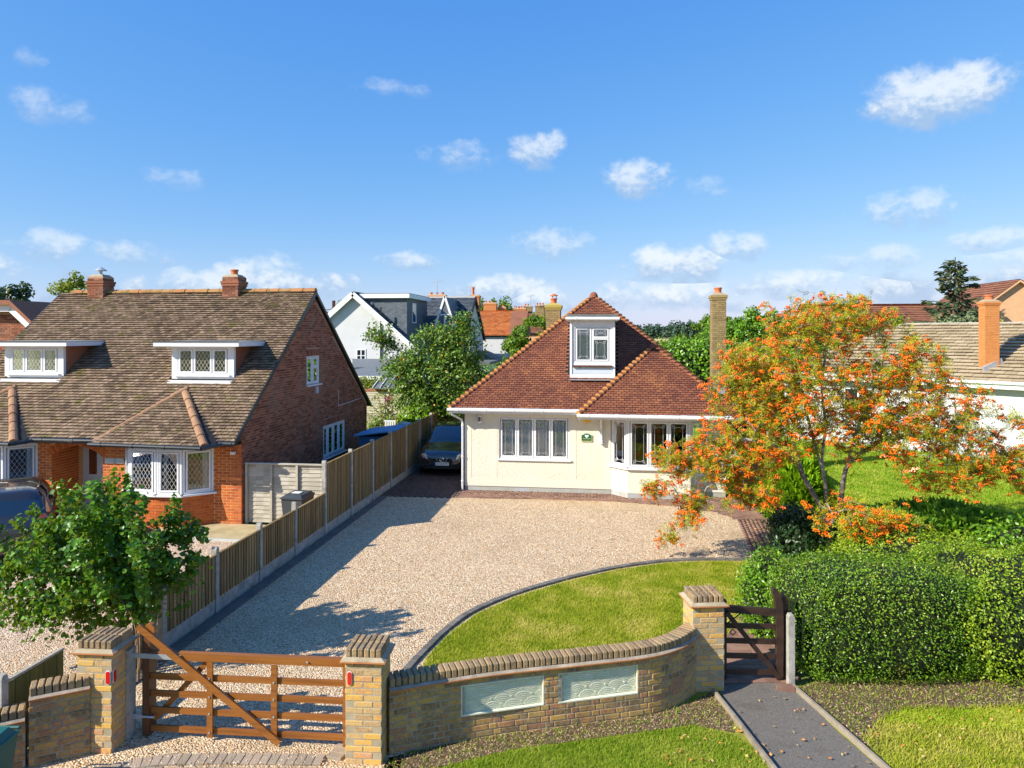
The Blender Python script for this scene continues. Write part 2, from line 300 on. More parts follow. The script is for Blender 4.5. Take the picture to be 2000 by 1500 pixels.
class MB:
    def __init__(s): s.v = []; s.f = []; s.mi = []
    def vs(s, pts): k = len(s.v); s.v.extend([tuple(p) for p in pts]); return k
    def face(s, pts, mi=0): k = s.vs(pts); s.f.append(tuple(range(k, k+len(pts)))); s.mi.append(mi)
    def faces(s, pts, fs, mi=0):
        k = s.vs(pts)
        for f in fs: s.f.append(tuple(k+i for i in f)); s.mi.append(mi)
    def box(s, a, b, mi=0, T=None):
        x0, y0, z0 = a; x1, y1, z1 = b
        p = [(x0, y0, z0), (x1, y0, z0), (x1, y1, z0), (x0, y1, z0), (x0, y0, z1), (x1, y0, z1), (x1, y1, z1), (x0, y1, z1)]
        if T is not None: p = [T @ Vector(q) for q in p]
        s.faces(p, [(0, 3, 2, 1), (4, 5, 6, 7), (0, 1, 5, 4), (1, 2, 6, 5), (2, 3, 7, 6), (3, 0, 4, 7)], mi)
    def obox(s, O, u, n, a, b, mi=0):
        """box in a wall frame: u along, n outward, z up; a=(u,n,z) b=(u,n,z)"""
        O = Vector(O); u = Vector(u); n = Vector(n); w = Vector((0, 0, 1))
        T = Matrix.Identity(4)
        for i, ax in enumerate((u, n, w)):
            for j in range(3): T[j][i] = ax[j]
        for j in range(3): T[j][3] = O[j]
        s.box(a, b, mi, T)
    def bar(s, p, q, w, h, up=(0, 0, 1), mi=0):
        p = Vector(p); q = Vector(q); d = (q-p); L = d.length; d.normalize(); up = Vector(up)
        sx = d.cross(up); 
        if sx.length < 1e-5: sx = d.cross(Vector((1, 0, 0)))
        sx.normalize(); uz = sx.cross(d)
        pts = [p + sx*a*w/2 + uz*b*h/2 for a, b in ((-1, -1), (1, -1), (1, 1), (-1, 1))] + [q + sx*a*w/2 + uz*b*h/2 for a, b in ((-1, -1), (1, -1), (1, 1), (-1, 1))]
        s.faces(pts, [(0, 1, 2, 3), (7, 6, 5, 4), (0, 4, 5, 1), (1, 5, 6, 2), (2, 6, 7, 3), (3, 7, 4, 0)], mi)
    def tube(s, pts, rad, n=6, mi=0, cap=True):
        pts = [Vector(p) for p in pts]; N = len(pts); rad = [rad]*N if not hasattr(rad, '__len__') else rad
        ref = Vector((0, 0, 1)); rings = []
        for i, p in enumerate(pts):
            d = (pts[min(i+1, N-1)] - pts[max(i-1, 0)]).normalized()
            if abs(d.dot(ref)) > .95: a = d.cross(Vector((1, 0, 0)))
            else: a = d.cross(ref)
            a.normalize()
            if rings and a.dot(la) < 0 and abs(a.dot(la)) > .5: a = -a
            la = a; b = d.cross(a)
            rings.append([p + (a*math.cos(t) + b*math.sin(t))*rad[i] for t in [2*math.pi*k/n for k in range(n)]])
        k = s.vs([q for r in rings for q in r])
        for i in range(N-1):
            for j in range(n):
                s.f.append((k+i*n+j, k+i*n+(j+1) % n, k+(i+1)*n+(j+1) % n, k+(i+1)*n+j)); s.mi.append(mi)
        if cap:
            s.f.append(tuple(k+j for j in range(n))[::-1]); s.mi.append(mi)
            s.f.append(tuple(k+(N-1)*n+j for j in range(n))); s.mi.append(mi)
    def lathe(s, c, prof, n=16, mi=0):
        """prof: list of (radius, z)"""
        k = s.vs([(c[0]+r*math.cos(2*math.pi*j/n), c[1]+r*math.sin(2*math.pi*j/n), c[2]+z) for r, z in prof for j in range(n)])
        for i in range(len(prof)-1):
            for j in range(n):
                s.f.append((k+i*n+j, k+i*n+(j+1) % n, k+(i+1)*n+(j+1) % n, k+(i+1)*n+j)); s.mi.append(mi)
        s.f.append(tuple(k+(len(prof)-1)*n+j for j in range(n))); s.mi.append(mi)
    def prism(s, poly, O, u, w, n, t, mi=0):
        """polygon poly (a,b) in plane u,w from O, extruded along n by t"""
        O = Vector(O); u = Vector(u); w = Vector(w); n = Vector(n)
        A = [O+u*a+w*b for a, b in poly]; B = [p+n*t for p in A]; N = len(A)
        k = s.vs(A+B); s.f.append(tuple(range(k, k+N))[::-1]); s.mi.append(mi); s.f.append(tuple(range(k+N, k+2*N))); s.mi.append(mi)
        for i in range(N):
            j = (i+1) % N; s.f.append((k+i, k+j, k+N+j, k+N+i)); s.mi.append(mi)
    def mesh(s, name, mats, smooth=False):
        me = bpy.data.meshes.new(name); me.from_pydata(s.v, [], s.f)
        for m in (mats if isinstance(mats, (list, tuple)) else [mats]): me.materials.append(M[m] if isinstance(m, str) else m)
        if any(s.mi): me.polygons.foreach_set('material_index', s.mi)
        if smooth: me.polygons.foreach_set('use_smooth', [True]*len(s.f))
        me.update(); return me
    def build(s, name, mats, parent=None, label=None, cat=None, group=None, kind=None, smooth=False):
        o = bpy.data.objects.new(name, s.mesh(name, mats, smooth)); link(o, parent)
        return setp(o, label, cat, group, kind)
def np_mesh(name, V, F, mats):
    V = np.asarray(V, dtype=np.float32); F = np.asarray(F, dtype=np.int32)
    me = bpy.data.meshes.new(name); me.vertices.add(len(V)); me.vertices.foreach_set('co', V.ravel())
    k = F.shape[1]; me.loops.add(F.size); me.loops.foreach_set('vertex_index', F.ravel())
    me.polygons.add(len(F)); me.polygons.foreach_set('loop_start', np.arange(len(F), dtype=np.int32)*k)
    try: me.polygons.foreach_set('loop_total', np.full(len(F), k, dtype=np.int32))
    except Exception: pass
    for m in (mats if isinstance(mats, (list, tuple)) else [mats]): me.materials.append(M[m])
    me.update(calc_edges=True); return me
def np_obj(name, V, F, mats, parent=None, label=None, cat=None, group=None, kind=None):
    o = bpy.data.objects.new(name, np_mesh(name, V, F, mats)); link(o, parent); return setp(o, label, cat, group, kind)
def inst(name, me, Mx, parent, label=None, cat=None, group=None):
    o = bpy.data.objects.new(name, me); link(o, parent); o.matrix_basis = Mx
    return setp(o, label, cat, group)
def unit(a): return a/np.maximum(np.linalg.norm(a, axis=1, keepdims=True), 1e-9)
def frames(Nv, roll=None):
    """for each normal a random tangent frame -> (N,3,3) columns t,b,n"""
    n = unit(Nv); r = unit(RNG.normal(size=n.shape)); t = unit(np.cross(n, r)); b = np.cross(n, t)
    return np.stack([t, b, n], axis=2)
LEAF_V = np.array([(0, -.5, 0), (.30, 0, .10), (0, .5, -.05), (-.30, 0, .10)]); LEAF_F = np.array([(0, 1, 2), (0, 2, 3)])
ROUND_V = np.array([(0, -.5, 0), (.42, -.22, .10), (.40, .18, .10), (0, .52, -.12), (-.40, .18, .10), (-.42, -.22, .10)])
ROUND_F = np.array([(0, 1, 2), (0, 2, 3), (0, 3, 4), (0, 4, 5)])
def bake(V, F, P, Fr, sc):
    N = len(P); sc = np.broadcast_to(np.asarray(sc, float), (N,))
    X = np.einsum('nij,kj->nki', Fr, V)*sc[:, None, None] + P[:, None, :]
    FF = (F[None]+(np.arange(N)*len(V))[:, None, None]).reshape(-1, F.shape[1])
    return X.reshape(-1, 3), FF
def leaves(name, P, Nv, size, m, parent, jit=.7, V=LEAF_V, F=LEAF_F, kind='stuff', **kw):
    P = np.asarray(P); Nv = unit(np.asarray(Nv)) + RNG.normal(size=P.shape)*jit
    sc = size*RNG.uniform(.65, 1.3, len(P)); X, FF = bake(V, F, P, frames(Nv), sc)
    return np_obj(name, X, FF, m, parent, kind=kind, **kw)
def vnoise(P, f, seed=0):
    """cheap smooth noise from sines"""
    r = np.random.default_rng(seed); o = np.zeros(len(P))
    for i in range(5):
        k = r.normal(size=3)*f*(1+.5*i); o += np.sin(P@k + r.uniform(0, 6.28))/(1+.5*i)
    return o/3
def sphere_pts(n): return unit(RNG.normal(size=(n, 3)))
def clumps(c, r, n, k=30, cr=.3, top=-1., shell=.35, seed=0):
    """leaf positions gathered in k clumps over the ellipsoid c, r"""
    c = np.array(c, float); r = np.array(r, float)
    d = sphere_pts(k*3); d = d[d[:, 2] > top][:k]; k = len(d)
    q = d*r*(1-shell*RNG.random((k, 1))**1.3)
    w = RNG.uniform(.5, 1.2, k); idx = RNG.choice(k, n, p=w/w.sum())
    off = unit(RNG.normal(size=(n, 3)))*(RNG.random((n, 1))**.45)*cr*w[idx][:, None]
    P = q[idx]+off; N = off/cr + .8*(P/r)
    return P + c, N
def in_poly(X, Y, poly):
    ins = np.zeros(len(X), bool); n = len(poly)
    for i in range(n):
        x1, y1 = poly[i][:2]; x2, y2 = poly[(i+1) % n][:2]
        c = ((y1 > Y) != (y2 > Y)) & (X < (x2-x1)*(Y-y1)/((y2-y1) or 1e-9)+x1); ins ^= c
    return ins
def sample_poly(poly, n):
    P = np.array([p[:2] for p in poly]); lo = P.min(0); hi = P.max(0); out = []
    tot = 0
    while tot < n:
        q = RNG.uniform(lo, hi, (n, 2)); q = q[in_poly(q[:, 0], q[:, 1], poly)]; out.append(q); tot += len(q)
    return np.concatenate(out)[:n]
def grass(name, poly, n, h, m, z=0.01, parent=None, w=.012, **kw):
    q = sample_poly(poly, n); hh = h*RNG.uniform(.5, 1.4, n); a = RNG.uniform(0, 6.28, n); l = RNG.normal(size=(n, 2))*hh[:, None]*.55
    dx = np.cos(a)*w/2; dy = np.sin(a)*w/2; V = np.zeros((n, 3, 3))
    V[:, 0] = np.c_[q[:, 0]-dx, q[:, 1]-dy, np.full(n, z)]; V[:, 1] = np.c_[q[:, 0]+dx, q[:, 1]+dy, np.full(n, z)]
    V[:, 2] = np.c_[q[:, 0]+l[:, 0], q[:, 1]+l[:, 1], z+hh]
    return np_obj(name, V.reshape(-1, 3), np.arange(3*n).reshape(n, 3), m, parent, kind='stuff', **kw)
def sheet(name, poly, z, m, kind='structure', parent=None, th=None):
    b = MB(); b.face([(p[0], p[1], z) for p in poly]); 
    return b.build(name, m, parent, kind=kind)
def scatter_stones(name, poly, n, size, m, z=.01, parent=None, **kw):
    q = sample_poly(poly, n); V = np.array([(1, 0, 0), (-1, 0, 0), (0, .8, 0), (0, -.8, 0), (0, 0, .55), (.5, .5, .3)])*.5
    V = np.array([(.5, 0, 0), (0, .42, 0), (-.5, 0, 0), (0, -.42, 0), (0, 0, .3)]); F = np.array([(0, 1, 4), (1, 2, 4), (2, 3, 4), (3, 0, 4)])
    Nv = np.tile((0, 0, 1.), (n, 1)) + RNG.normal(size=(n, 3))*.25
    X, FF = bake(V, F, np.c_[q, np.full(n, z)], frames(Nv), size*RNG.uniform(.5, 1.4, n))
    return np_obj(name, X, FF, m, parent, kind='stuff', **kw)
def text_obj(name, body, size, Mx, m, parent, extrude=.002, align='CENTER'):
    cu = bpy.data.curves.new(name, 'FONT'); cu.body = body; cu.size = size; cu.extrude = extrude; cu.align_x = align; cu.align_y = 'CENTER'
    tmp = bpy.data.objects.new(name+'_tmp', cu); COL.objects.link(tmp)
    dg = bpy.context.evaluated_depsgraph_get(); me = bpy.data.meshes.new_from_object(tmp.evaluated_get(dg)); bpy.data.objects.remove(tmp)
    me.materials.clear(); me.materials.append(M[m]); me.name = name
    return inst(name, me, Mx, parent)
def frame_m(O, u, w):
    """matrix whose local x=u, y=w(up), z=u x w"""
    u = Vector(u); w = Vector(w); n = u.cross(w); T = Matrix.Identity(4)
    for i, ax in enumerate((u, w, n)):
        for j in range(3): T[j][i] = ax[j]
    for j in range(3): T[j][3] = O[j]
    return T

# ------------------------------------------------------------------ building helpers
def wall(b, O, u, n, L, z0, z1, holes=(), t=.25, mi=0):
    """wall panel with rectangular holes (u0,u1,z0,z1); outer face at n=0, thickness inwards"""
    us = sorted({0, L, *[h[0] for h in holes], *[h[1] for h in holes]}); zs = sorted({z0, z1, *[h[2] for h in holes], *[h[3] for h in holes]})
    for i in range(len(us)-1):
        j = 0
        while j < len(zs)-1:
            uc = (us[i]+us[i+1])/2
            def solid(j): zc = (zs[j]+zs[j+1])/2; return not any(h[0] < uc < h[1] and h[2] < zc < h[3] for h in holes)
            if not solid(j): j += 1; continue
            k = j
            while k < len(zs)-1 and solid(k): k += 1
            b.obox(O, u, n, (us[i], -t, zs[j]), (us[i+1], 0, zs[k]), mi); j = k
def brick_face(b, O, u, n, L, z0, z1, holes=(), bl=.213, bh=.062, j=.013, proud=.005, keep=None, bond='stretcher', collect=None, jit=.002):
    """stretcher bond skin of real bricks standing proud of a mortar bed"""
    r = 0; z = z0
    while z + bh <= z1+.001:
        x = -(bl+j)/2 if r % 2 else 0; x = x if bond == 'stretcher' else (-(bl+j)*.25 if r % 2 else 0)
        k = 0
        while x < L-.02:
            w = bl if (bond == 'stretcher' or (k+r) % 2 == 0) else bl*.48
            a, c = max(x, 0), min(x+w, L); k += 1
            if c-a > .03:
                segs = [(a, c)]
                for h in holes:
                    if h[2] < z+bh*.6 and h[3] > z+bh*.4:
                        ns = []
                        for s0, s1 in segs:
                            if h[1] <= s0 or h[0] >= s1: ns.append((s0, s1)); continue
                            if h[0]-s0 > .03: ns.append((s0, h[0]))
                            if s1-h[1] > .03: ns.append((h[1], s1))
                        segs = ns
                for s0, s1 in segs:
                    if keep is None or keep((s0+s1)/2, z+bh/2):
                        if collect is not None: collect.append((s0, s1, z))
                        else:
                            p = proud+random.uniform(-jit, jit); b_skin(b, O, u, n, s0, s1, z, z+bh, p)
            x += w+j
        z += bh+j; r += 1
def b_skin(b, O, u, n, a, c, z0, z1, p, mi=0):
    O = Vector(O); u = Vector(u); n = Vector(n); Z = Vector((0, 0, 1))
    A = [O+u*x+Z*z+n*.001 for x, z in ((a, z0), (c, z0), (c, z1), (a, z1))]; B = [q+n*p for q in A]
    b.faces(A+B, [(4, 5, 6, 7), (0, 1, 5, 4), (1, 2, 6, 5), (2, 3, 7, 6), (3, 0, 4, 7)], mi)
def brick_mesh(L, Wd, H, ch=.006, m='yellow_brick'):
    """single brick, centred, long axis x, chamfered all round the outer arrises"""
    b = MB(); x, y, z = L/2, Wd/2, H/2; c = ch
    pts = []
    for sx in (-1, 1):
        for sy in (-1, 1):
            for sz in (-1, 1):
                pts += [(sx*(x-c), sy*(y-c), sz*z), (sx*(x-c), sy*y, sz*(z-c)), (sx*x, sy*(y-c), sz*(z-c))]
    def id(sx, sy, sz, k): return (((sx > 0)*2+(sy > 0))*2+(sz > 0))*3+k
    f = []
    for sz in (-1, 1): f.append([id(-1, -1, sz, 0), id(1, -1, sz, 0), id(1, 1, sz, 0), id(-1, 1, sz, 0)])
    for sy in (-1, 1): f.append([id(-1, sy, -1, 1), id(1, sy, -1, 1), id(1, sy, 1, 1), id(-1, sy, 1, 1)])
    for sx in (-1, 1): f.append([id(sx, -1, -1, 2), id(sx, 1, -1, 2), id(sx, 1, 1, 2), id(sx, -1, 1, 2)])
    for sy in (-1, 1):
        for sz in (-1, 1): f.append([id(-1, sy, sz, 0), id(1, sy, sz, 0), id(1, sy, sz, 1), id(-1, sy, sz, 1)])
    for sx in (-1, 1):
        for sz in (-1, 1): f.append([id(sx, -1, sz, 0), id(sx, 1, sz, 0), id(sx, 1, sz, 2), id(sx, -1, sz, 2)])
    for sx in (-1, 1):
        for sy in (-1, 1): f.append([id(sx, sy, -1, 1), id(sx, sy, 1, 1), id(sx, sy, 1, 2), id(sx, sy, -1, 2)])
    for sx in (-1, 1):
        for sy in (-1, 1):
            for sz in (-1, 1): f.append([id(sx, sy, sz, 0), id(sx, sy, sz, 1), id(sx, sy, sz, 2)])
    b.faces(pts, f); me = b.mesh('brick', m)
    import bmesh
    bm = bmesh.new(); bm.from_mesh(me); bmesh.ops.recalc_face_normals(bm, faces=bm.faces); bm.to_mesh(me); bm.free()
    return me
_bm = {}
def bmesh_for(L, Wd, H, m, ch=.006):
    k = (round(L, 2), round(Wd, 2), round(H, 3), m, ch)
    if k not in _bm: _bm[k] = brick_mesh(round(L, 2), Wd, H, ch, m)
    return _bm[k]

def tiles(b, O, U, V, poly, tw, ga, th=.014, holes=(), lift=.03, single=None):
    """overlapping plain tiles on the plane O + u*U + v*V (V up the slope); poly in (u,v)"""
    O = Vector(O); U = Vector(U).normalized(); V = Vector(V).normalized(); N = U.cross(V)
    cnt = 0; vmin = min(p[1] for p in poly); vmax = max(p[1] for p in poly); r = 0; v = vmin-.02
    while v < vmax-.02:
        vm = v+ga*.5; xs = []
        for i in range(len(poly)):
            (x1, y1), (x2, y2) = poly[i], poly[(i+1) % len(poly)]
            if (y1 > vm) != (y2 > vm): xs.append((x2-x1)*(vm-y1)/(y2-y1)+x1)
        xs.sort()
        for a, c in zip(xs[::2], xs[1::2]):
            x = math.floor(a/tw)*tw + (tw/2 if r % 2 else 0)-tw/2
            while x < c:
                l, rr = max(x+.007, a), min(x+tw-.007, c); x += tw
                if rr-l < .02: continue
                um = (l+rr)/2
                if any(h[0] < um < h[1] and h[2] < vm < h[3] for h in holes): continue
                dv = random.uniform(-.006, .006); hh = lift+th*random.uniform(.8, 1.35); tl = random.uniform(-.005, .005)
                h2 = .008
                P = [O+U*l+V*(v+dv)+N*(hh+tl), O+U*rr+V*(v+dv)+N*(hh-tl), O+U*rr+V*(v+ga*1.15)+N*h2, O+U*l+V*(v+ga*1.15)+N*h2, O+U*l+V*(v+dv)+N*(hh-th+tl), O+U*rr+V*(v+dv)+N*(hh-th-tl)]
                fs = [(0, 1, 2, 3), (4, 5, 1, 0), (4, 0, 3), (5, 2, 1)]
                if single and cnt < 300:
                    cnt += 1; tbm = MB(); tbm.faces(P, fs); tbm.build('roof_tile', single[1], single[0])
                else: b.faces(P, fs)
        v += ga; r += 1
def underlay(b, O, U, V, poly, t=.06, mi=0):
    O = Vector(O); U = Vector(U).normalized(); V = Vector(V).normalized(); N = U.cross(V)
    b.prism(poly, O-N*t, U, V, N, t, mi)

def leads(b, O, u, n, w, h, kind):
    """lead came pattern in a pane w x h; O bottom-left"""
    O = Vector(O); u = Vector(u); n = Vector(n); Z = Vector((0, 0, 1))
    def seg(p, q, t=.011): b.bar(O+u*p[0]+Z*p[1], O+u*q[0]+Z*q[1], t, .006, up=n)
    if kind == 'diamond':
        s = .115; asp = 1.55; k = 0
        dx, dz = s, s*asp
        import itertools
        c = -h/asp
        x0 = -math.ceil(h/asp/s)*s
        x = x0
        while x < w + h/asp:
            for sg in (1, -1):
                # line u = x + sg*t/asp, z=t
                xa = x if sg == 1 else x + 0
                p = []
                t0, t1 = 0., h
                if sg == 1: ts = [(0-xa)*asp, (w-xa)*asp]
                else: ts = [(xa-w)*asp, (xa-0)*asp]
                t0 = max(0, min(ts)); t1 = min(h, max(ts))
                if t1-t0 > .02: seg((xa+sg*t0/asp, t0), (xa+sg*t1/asp, t1), .0045)
            x += s
    elif kind == 'octagon':
        m = w*.22; k = m*.62
        seg((m, m*1.5+k*0), (m, h-m*1.5)); seg((w-m, m*1.5), (w-m, h-m*1.5))
        for zz, sg in ((m, 1), (h-m, -1)):
            seg((m*1.7, zz), (w-m*1.7, zz)); seg((m, zz+sg*m*.5), (m*1.7, zz)); seg((w-m, zz+sg*m*.5), (w-m*1.7, zz))
            seg((m*1.35, zz+sg*m*.25), (0+m*.1, 0 if sg > 0 else h)); seg((w-m*1.35, zz+sg*m*.25), (w-m*.1, 0 if sg > 0 else h))
            for cx in (m*.9, w-m*.9):
                cz = zz-sg*m*.1; r = m*.42
                for a, c2 in (((0, r*1.2), (r, 0)), ((r, 0), (0, -r*1.2)), ((0, -r*1.2), (-r, 0)), ((-r, 0), (0, r*1.2))): seg((cx+a[0], cz+a[1]), (cx+c2[0], cz+c2[1]))
    elif kind == 'grid':
        seg((w/2, 0), (w/2, h), .03)
        for k in (1, 2): seg((0, h*k/3), (w, h*k/3), .03)
def window(parent, O, u, n, W_, H_, lights, kind=None, leadm='lead', sill=True, curtain=None, depth=.07, fm='upvc', fr=.045, cs=.045, glass='glass', label=None, inset=0.0):
    """O: bottom-left of the frame; lights: list of (width fraction, [row fractions])"""
    O = Vector(O)+Vector(n)*(-inset); u = Vector(u); n = Vector(n); Z = Vector((0, 0, 1))
    b = MB(); b.obox(O, u, n, (0, -depth, 0), (fr, .012, H_)); b.obox(O, u, n, (W_-fr, -depth, 0), (W_, .012, H_))
    b.obox(O, u, n, (fr, -depth, 0), (W_-fr, .012, fr)); b.obox(O, u, n, (fr, -depth, H_-fr), (W_-fr, .012, H_))
    tot = sum(l[0] for l in lights); x = fr; inner = W_-2*fr; cells = []
    for i, l in enumerate(lights):
        w = inner*l[0]/tot
        if i: b.obox(O, u, n, (x-.018, -depth, fr), (x+.018, .006, H_-fr))
        z = fr; hh = H_-2*fr; tr = sum(l[1])
        for k, rf in enumerate(l[1]):
            h = hh*rf/tr
            if k: b.obox(O, u, n, (x+.018, -depth, z-.015), (x+w-.018, .004, z+.015))
            cells.append((x+.02, z+.008, w-.04, h-.016)); z += h
        x += w
    wo = b.build('window', fm, parent, label=label)
    for (cx, cz, cw, chh) in cells:
        b = MB(); q = O+u*cx+Z*cz
        b.obox(q, u, n, (0, -.03, 0), (cs, .026, chh)); b.obox(q, u, n, (cw-cs, -.03, 0), (cw, .026, chh))
        b.obox(q, u, n, (cs, -.03, 0), (cw-cs, .026, cs)); b.obox(q, u, n, (cs, -.03, chh-cs), (cw-cs, .026, chh)); b.build('casement', fm, wo)
        b = MB(); b.obox(q, u, n, (cs, -.008, cs), (cw-cs, -.002, chh-cs)); b.build('pane', glass, wo)
        if kind:
            b = MB(); leads(b, q+u*cs+Z*cs+n*.004, u, n, cw-2*cs, chh-2*cs, kind); b.build('lead_came', leadm, wo)
        if curtain:
            b = MB(); N = 26
            for (c0, c1) in curtain:
                pts = []
                for i in range(N+1):
                    t = i/N; uu = cx+cs+(cw-2*cs)*(c0+(c1-c0)*t); dd = -.10-.022*math.sin(t*(c1-c0)*34+cx*9)
                    pts.append((uu, dd))
                for i in range(N):
                    A = [O+u*pts[i][0]+n*pts[i][1]+Z*(cz+.02), O+u*pts[i+1][0]+n*pts[i+1][1]+Z*(cz+.02)]
                    b.face(A+[A[1]+Z*(chh-.05), A[0]+Z*(chh-.05)])
            b.build('curtain', 'curtain', wo)
    if sill:
        b = MB(); b.obox(O, u, n, (-.06, -.02, -.05), (W_+.06, .11, -.005)); b.build('sill', fm, wo)
    return wo
# ================================================================== GROUND
def resample(P, step):
    P = [Vector((*p[:2], 0)) for p in P]
    # smooth with Catmull-Rom first
    Q = []
    for i in range(len(P)-1):
        p0, p1, p2, p3 = P[max(i-1, 0)], P[i], P[i+1], P[min(i+2, len(P)-1)]
        for k in range(12):
            t = k/12; Q.append(.5*((2*p1)+(p2-p0)*t+(2*p0-5*p1+4*p2-p3)*t*t+(3*p1-p0-3*p2+p3)*t**3))
    Q.append(P[-1]); out = [Q[0]]; acc = 0
    for a, c in zip(Q, Q[1:]):
        d = (c-a).length
        while acc+d >= step:
            t = (step-acc)/d; a = a+(c-a)*t; d = (c-a).length; out.append(a.copy()); acc = 0
        acc += d
    return out
Z1 = .004
b = MB(); n = 48; rr = 2600
for i in range(n):
    a, c = 2*math.pi*i/n, 2*math.pi*(i+1)/n
    b.face([(0, 0, -.02), (rr*math.cos(a), rr*math.sin(a), -.02), (rr*math.cos(c), rr*math.sin(c), -.02)])
b.build('ground', 'field', kind='structure')
sheet('far_stubble_field', [(-120, 380), (150, 330), (420, 700), (-260, 760)], .02, 'stubble_field')
sheet('right_garden_lawn', [(3.6, 10.0), (20, 10.0), (20, 27.2), (17.5, 30.2), (13, 33.5), (8.4, 37.5), (4.9, 38), (4.9, 22)], .0, 'right_grass')
sheet('neighbour_back_lawn', [(-30, 28.2), (-7.1, 28.2), (-7.1, 60), (-30, 60)], .0, 'right_grass')
sheet('bungalow_back_garden', [(-7, 30), (6, 30), (6, 60), (-7, 60)], .0, 'right_grass')
sheet('drive_gravel', [(-7.0, 7.0), (-2.3, 7.0), (-2.5, 9.2), (3.6, 16.0), (3.7, 22.2), (-7.0, 22.2)], .004, 'gravel')
sheet('neighbour_gravel', [(-24, 4.5), (-7.16, 4.5), (-7.16, 16.62), (-24, 16.62)], .004, 'gravel_old')
sheet('road_verge', [(-7.2, -3), (12, -3), (12, 8.2), (2.6, 10.9), (1.5, 10.6), (-1, 9.3), (-2.5, 8.5), (-2.5, 6.9), (-7.2, 6.6)], -.004, 'grass_ground')
scatter_stones('loose_gravel', [(-6.7, 8.4), (-2.95, 8.5), (-3.1, 11), (-2.6, 13), (-.5, 15.6), (3, 17), (3.3, 21), (-6.7, 21.7)], 34000, .029, 'pebble', .006, label='loose pale pebbles lying over the drive gravel', cat='gravel')
scatter_stones('loose_gravel', [(-13, 9), (-7.2, 7), (-7.2, 16.4), (-13, 16.4)], 12000, .034, 'pebble', .006, label='coarser loose pebbles on the neighbour drive beyond the fence', cat='gravel')
# inner lawn
LAWN = [(-2.80, 11.0), (-2.72, 11.5), (-2.6, 12.05), (-2.32, 12.85), (-1.72, 13.78), (-.8, 14.75), (.22, 15.6), (1.33, 16.22), (2.23, 16.45), (3.15, 16.57),
        (3.05, 15.6), (2.62, 14.0), (2.25, 12.9), (1.78, 12.0), (1.62, 11.1), (1.2, 10.8), (.6, 10.1), (-.2, 9.75), (-1.0, 9.45), (-1.8, 9.1), (-2.4, 8.85), (-2.75, 9.6)]
sheet('front_lawn', LAWN, .012, 'grass_ground')
grass('lawn_grass', LAWN, 150000, .035, 'grass_blade', .012, w=.012, label='mown yellow green grass of the curved front lawn', cat='grass')
# kerb of dark blocks round the lawn
kt = thing('lawn_kerb', 'curved edging of dark grey blocks between gravel and lawn', 'kerb', (-2.8, 11, 0))
KP = [(-2.78, 8.95), (-2.95, 9.6), (-3.0, 10.4), (-2.93, 11.0), (-2.84, 11.5), (-2.72, 12.08), (-2.44, 12.9), (-1.82, 13.86), (-.88, 14.85), (.17, 15.72), (1.31, 16.35), (2.23, 16.58), (3.32, 16.69)]
kp = resample(KP, .208)
kme = bmesh_for(.2, .12, .07, 'kerb_block', .008)
for a, c in zip(kp, kp[1:]):
    mid = (a+c)/2; inst('edging_block', kme, Matrix.Translation((mid.x, mid.y, .015+random.uniform(-.004, .004))) @ Matrix.Rotation(math.atan2(c.y-a.y, c.x-a.x), 4, 'Z'), kt)
# block paving (real blocks over sand)
def paving(name, poly, ang, m, parent=None, z=.0, single=False, bond='run', bl=.2, bw=.1, top=.03, hook=None, **kw):
    base = sheet(name, poly, z+.019, 'paver_sand', parent=parent) if parent is None else None
    ca, sa = math.cos(ang), math.sin(ang); P = [(p[0]*ca+p[1]*sa, -p[0]*sa+p[1]*ca) for p in poly]
    x0, x1 = min(p[0] for p in P), max(p[0] for p in P); y0, y1 = min(p[1] for p in P), max(p[1] for p in P)
    cs = []; r = 0; y = y0
    while y < y1:
        x = x0-(bl/2 if r % 2 else 0)
        while x < x1:
            cx, cy = x+bl/2, y+bw/2; cs.append((cx*ca-cy*sa, cx*sa+cy*ca)); x += bl+.006
        y += bw+.006; r += 1
    cs = np.array(cs); cs = cs[in_poly(cs[:, 0], cs[:, 1], poly)]
    if single:
        me = bmesh_for(bl-.0, bw-.0, .05, m, .004)
        for c in cs[:300]: inst('paver', me, Matrix.Translation((c[0], c[1], z+top-.031+random.uniform(-.003, .003))) @ Matrix.Rotation(ang+random.uniform(-.012, .012), 4, 'Z'), base)
        cs = cs[300:]
    if len(cs):
        N = len(cs); zt = z+top-.006+RNG.uniform(-.003, .003, N); V = np.zeros((N, 8, 3)); hx, hy = bl/2-.003, bw/2-.003
        for k, (a, c) in enumerate(((-hx, -hy), (hx, -hy), (hx, hy), (-hx, hy))):
            X = cs[:, 0]+a*ca-c*sa; Y = cs[:, 1]+a*sa+c*ca; V[:, k] = np.c_[X, Y, zt]; V[:, k+4] = np.c_[X, Y, zt-.03]
        F = np.array([(0, 1, 2, 3), (4, 5, 1, 0), (5, 6, 2, 1), (6, 7, 3, 2), (7, 4, 0, 3)])
        FF = (F[None]+(np.arange(N)*8)[:, None, None]).reshape(-1, 4)
        np_obj('pavers', V.reshape(-1, 3), FF, m, base, kind='stuff')
    return base
paving('house_paving', [(-4.6, 21.88), (-2.1, 22.0), (.24, 22.0), (2.18, 21.6), (3.13, 21.05), (3.56, 20.3), (4.52, 20.3), (4.6, 22.3), (4.6, 23.3), (-4.6, 23.3)], 0, 'block_paver', single=True)
paving('side_path', [(3.56, 20.3), (3.46, 18.4), (3.32, 16.6), (2.62, 14.0), (3.5, 13.6), (4.2, 16.4), (4.5, 20.3)], R(86), 'block_paver')
paving('carport_paving', [(-7.0, 21.75), (-4.6, 21.86), (-4.6, 33), (-7.0, 33)], R(90), 'dark_paver')
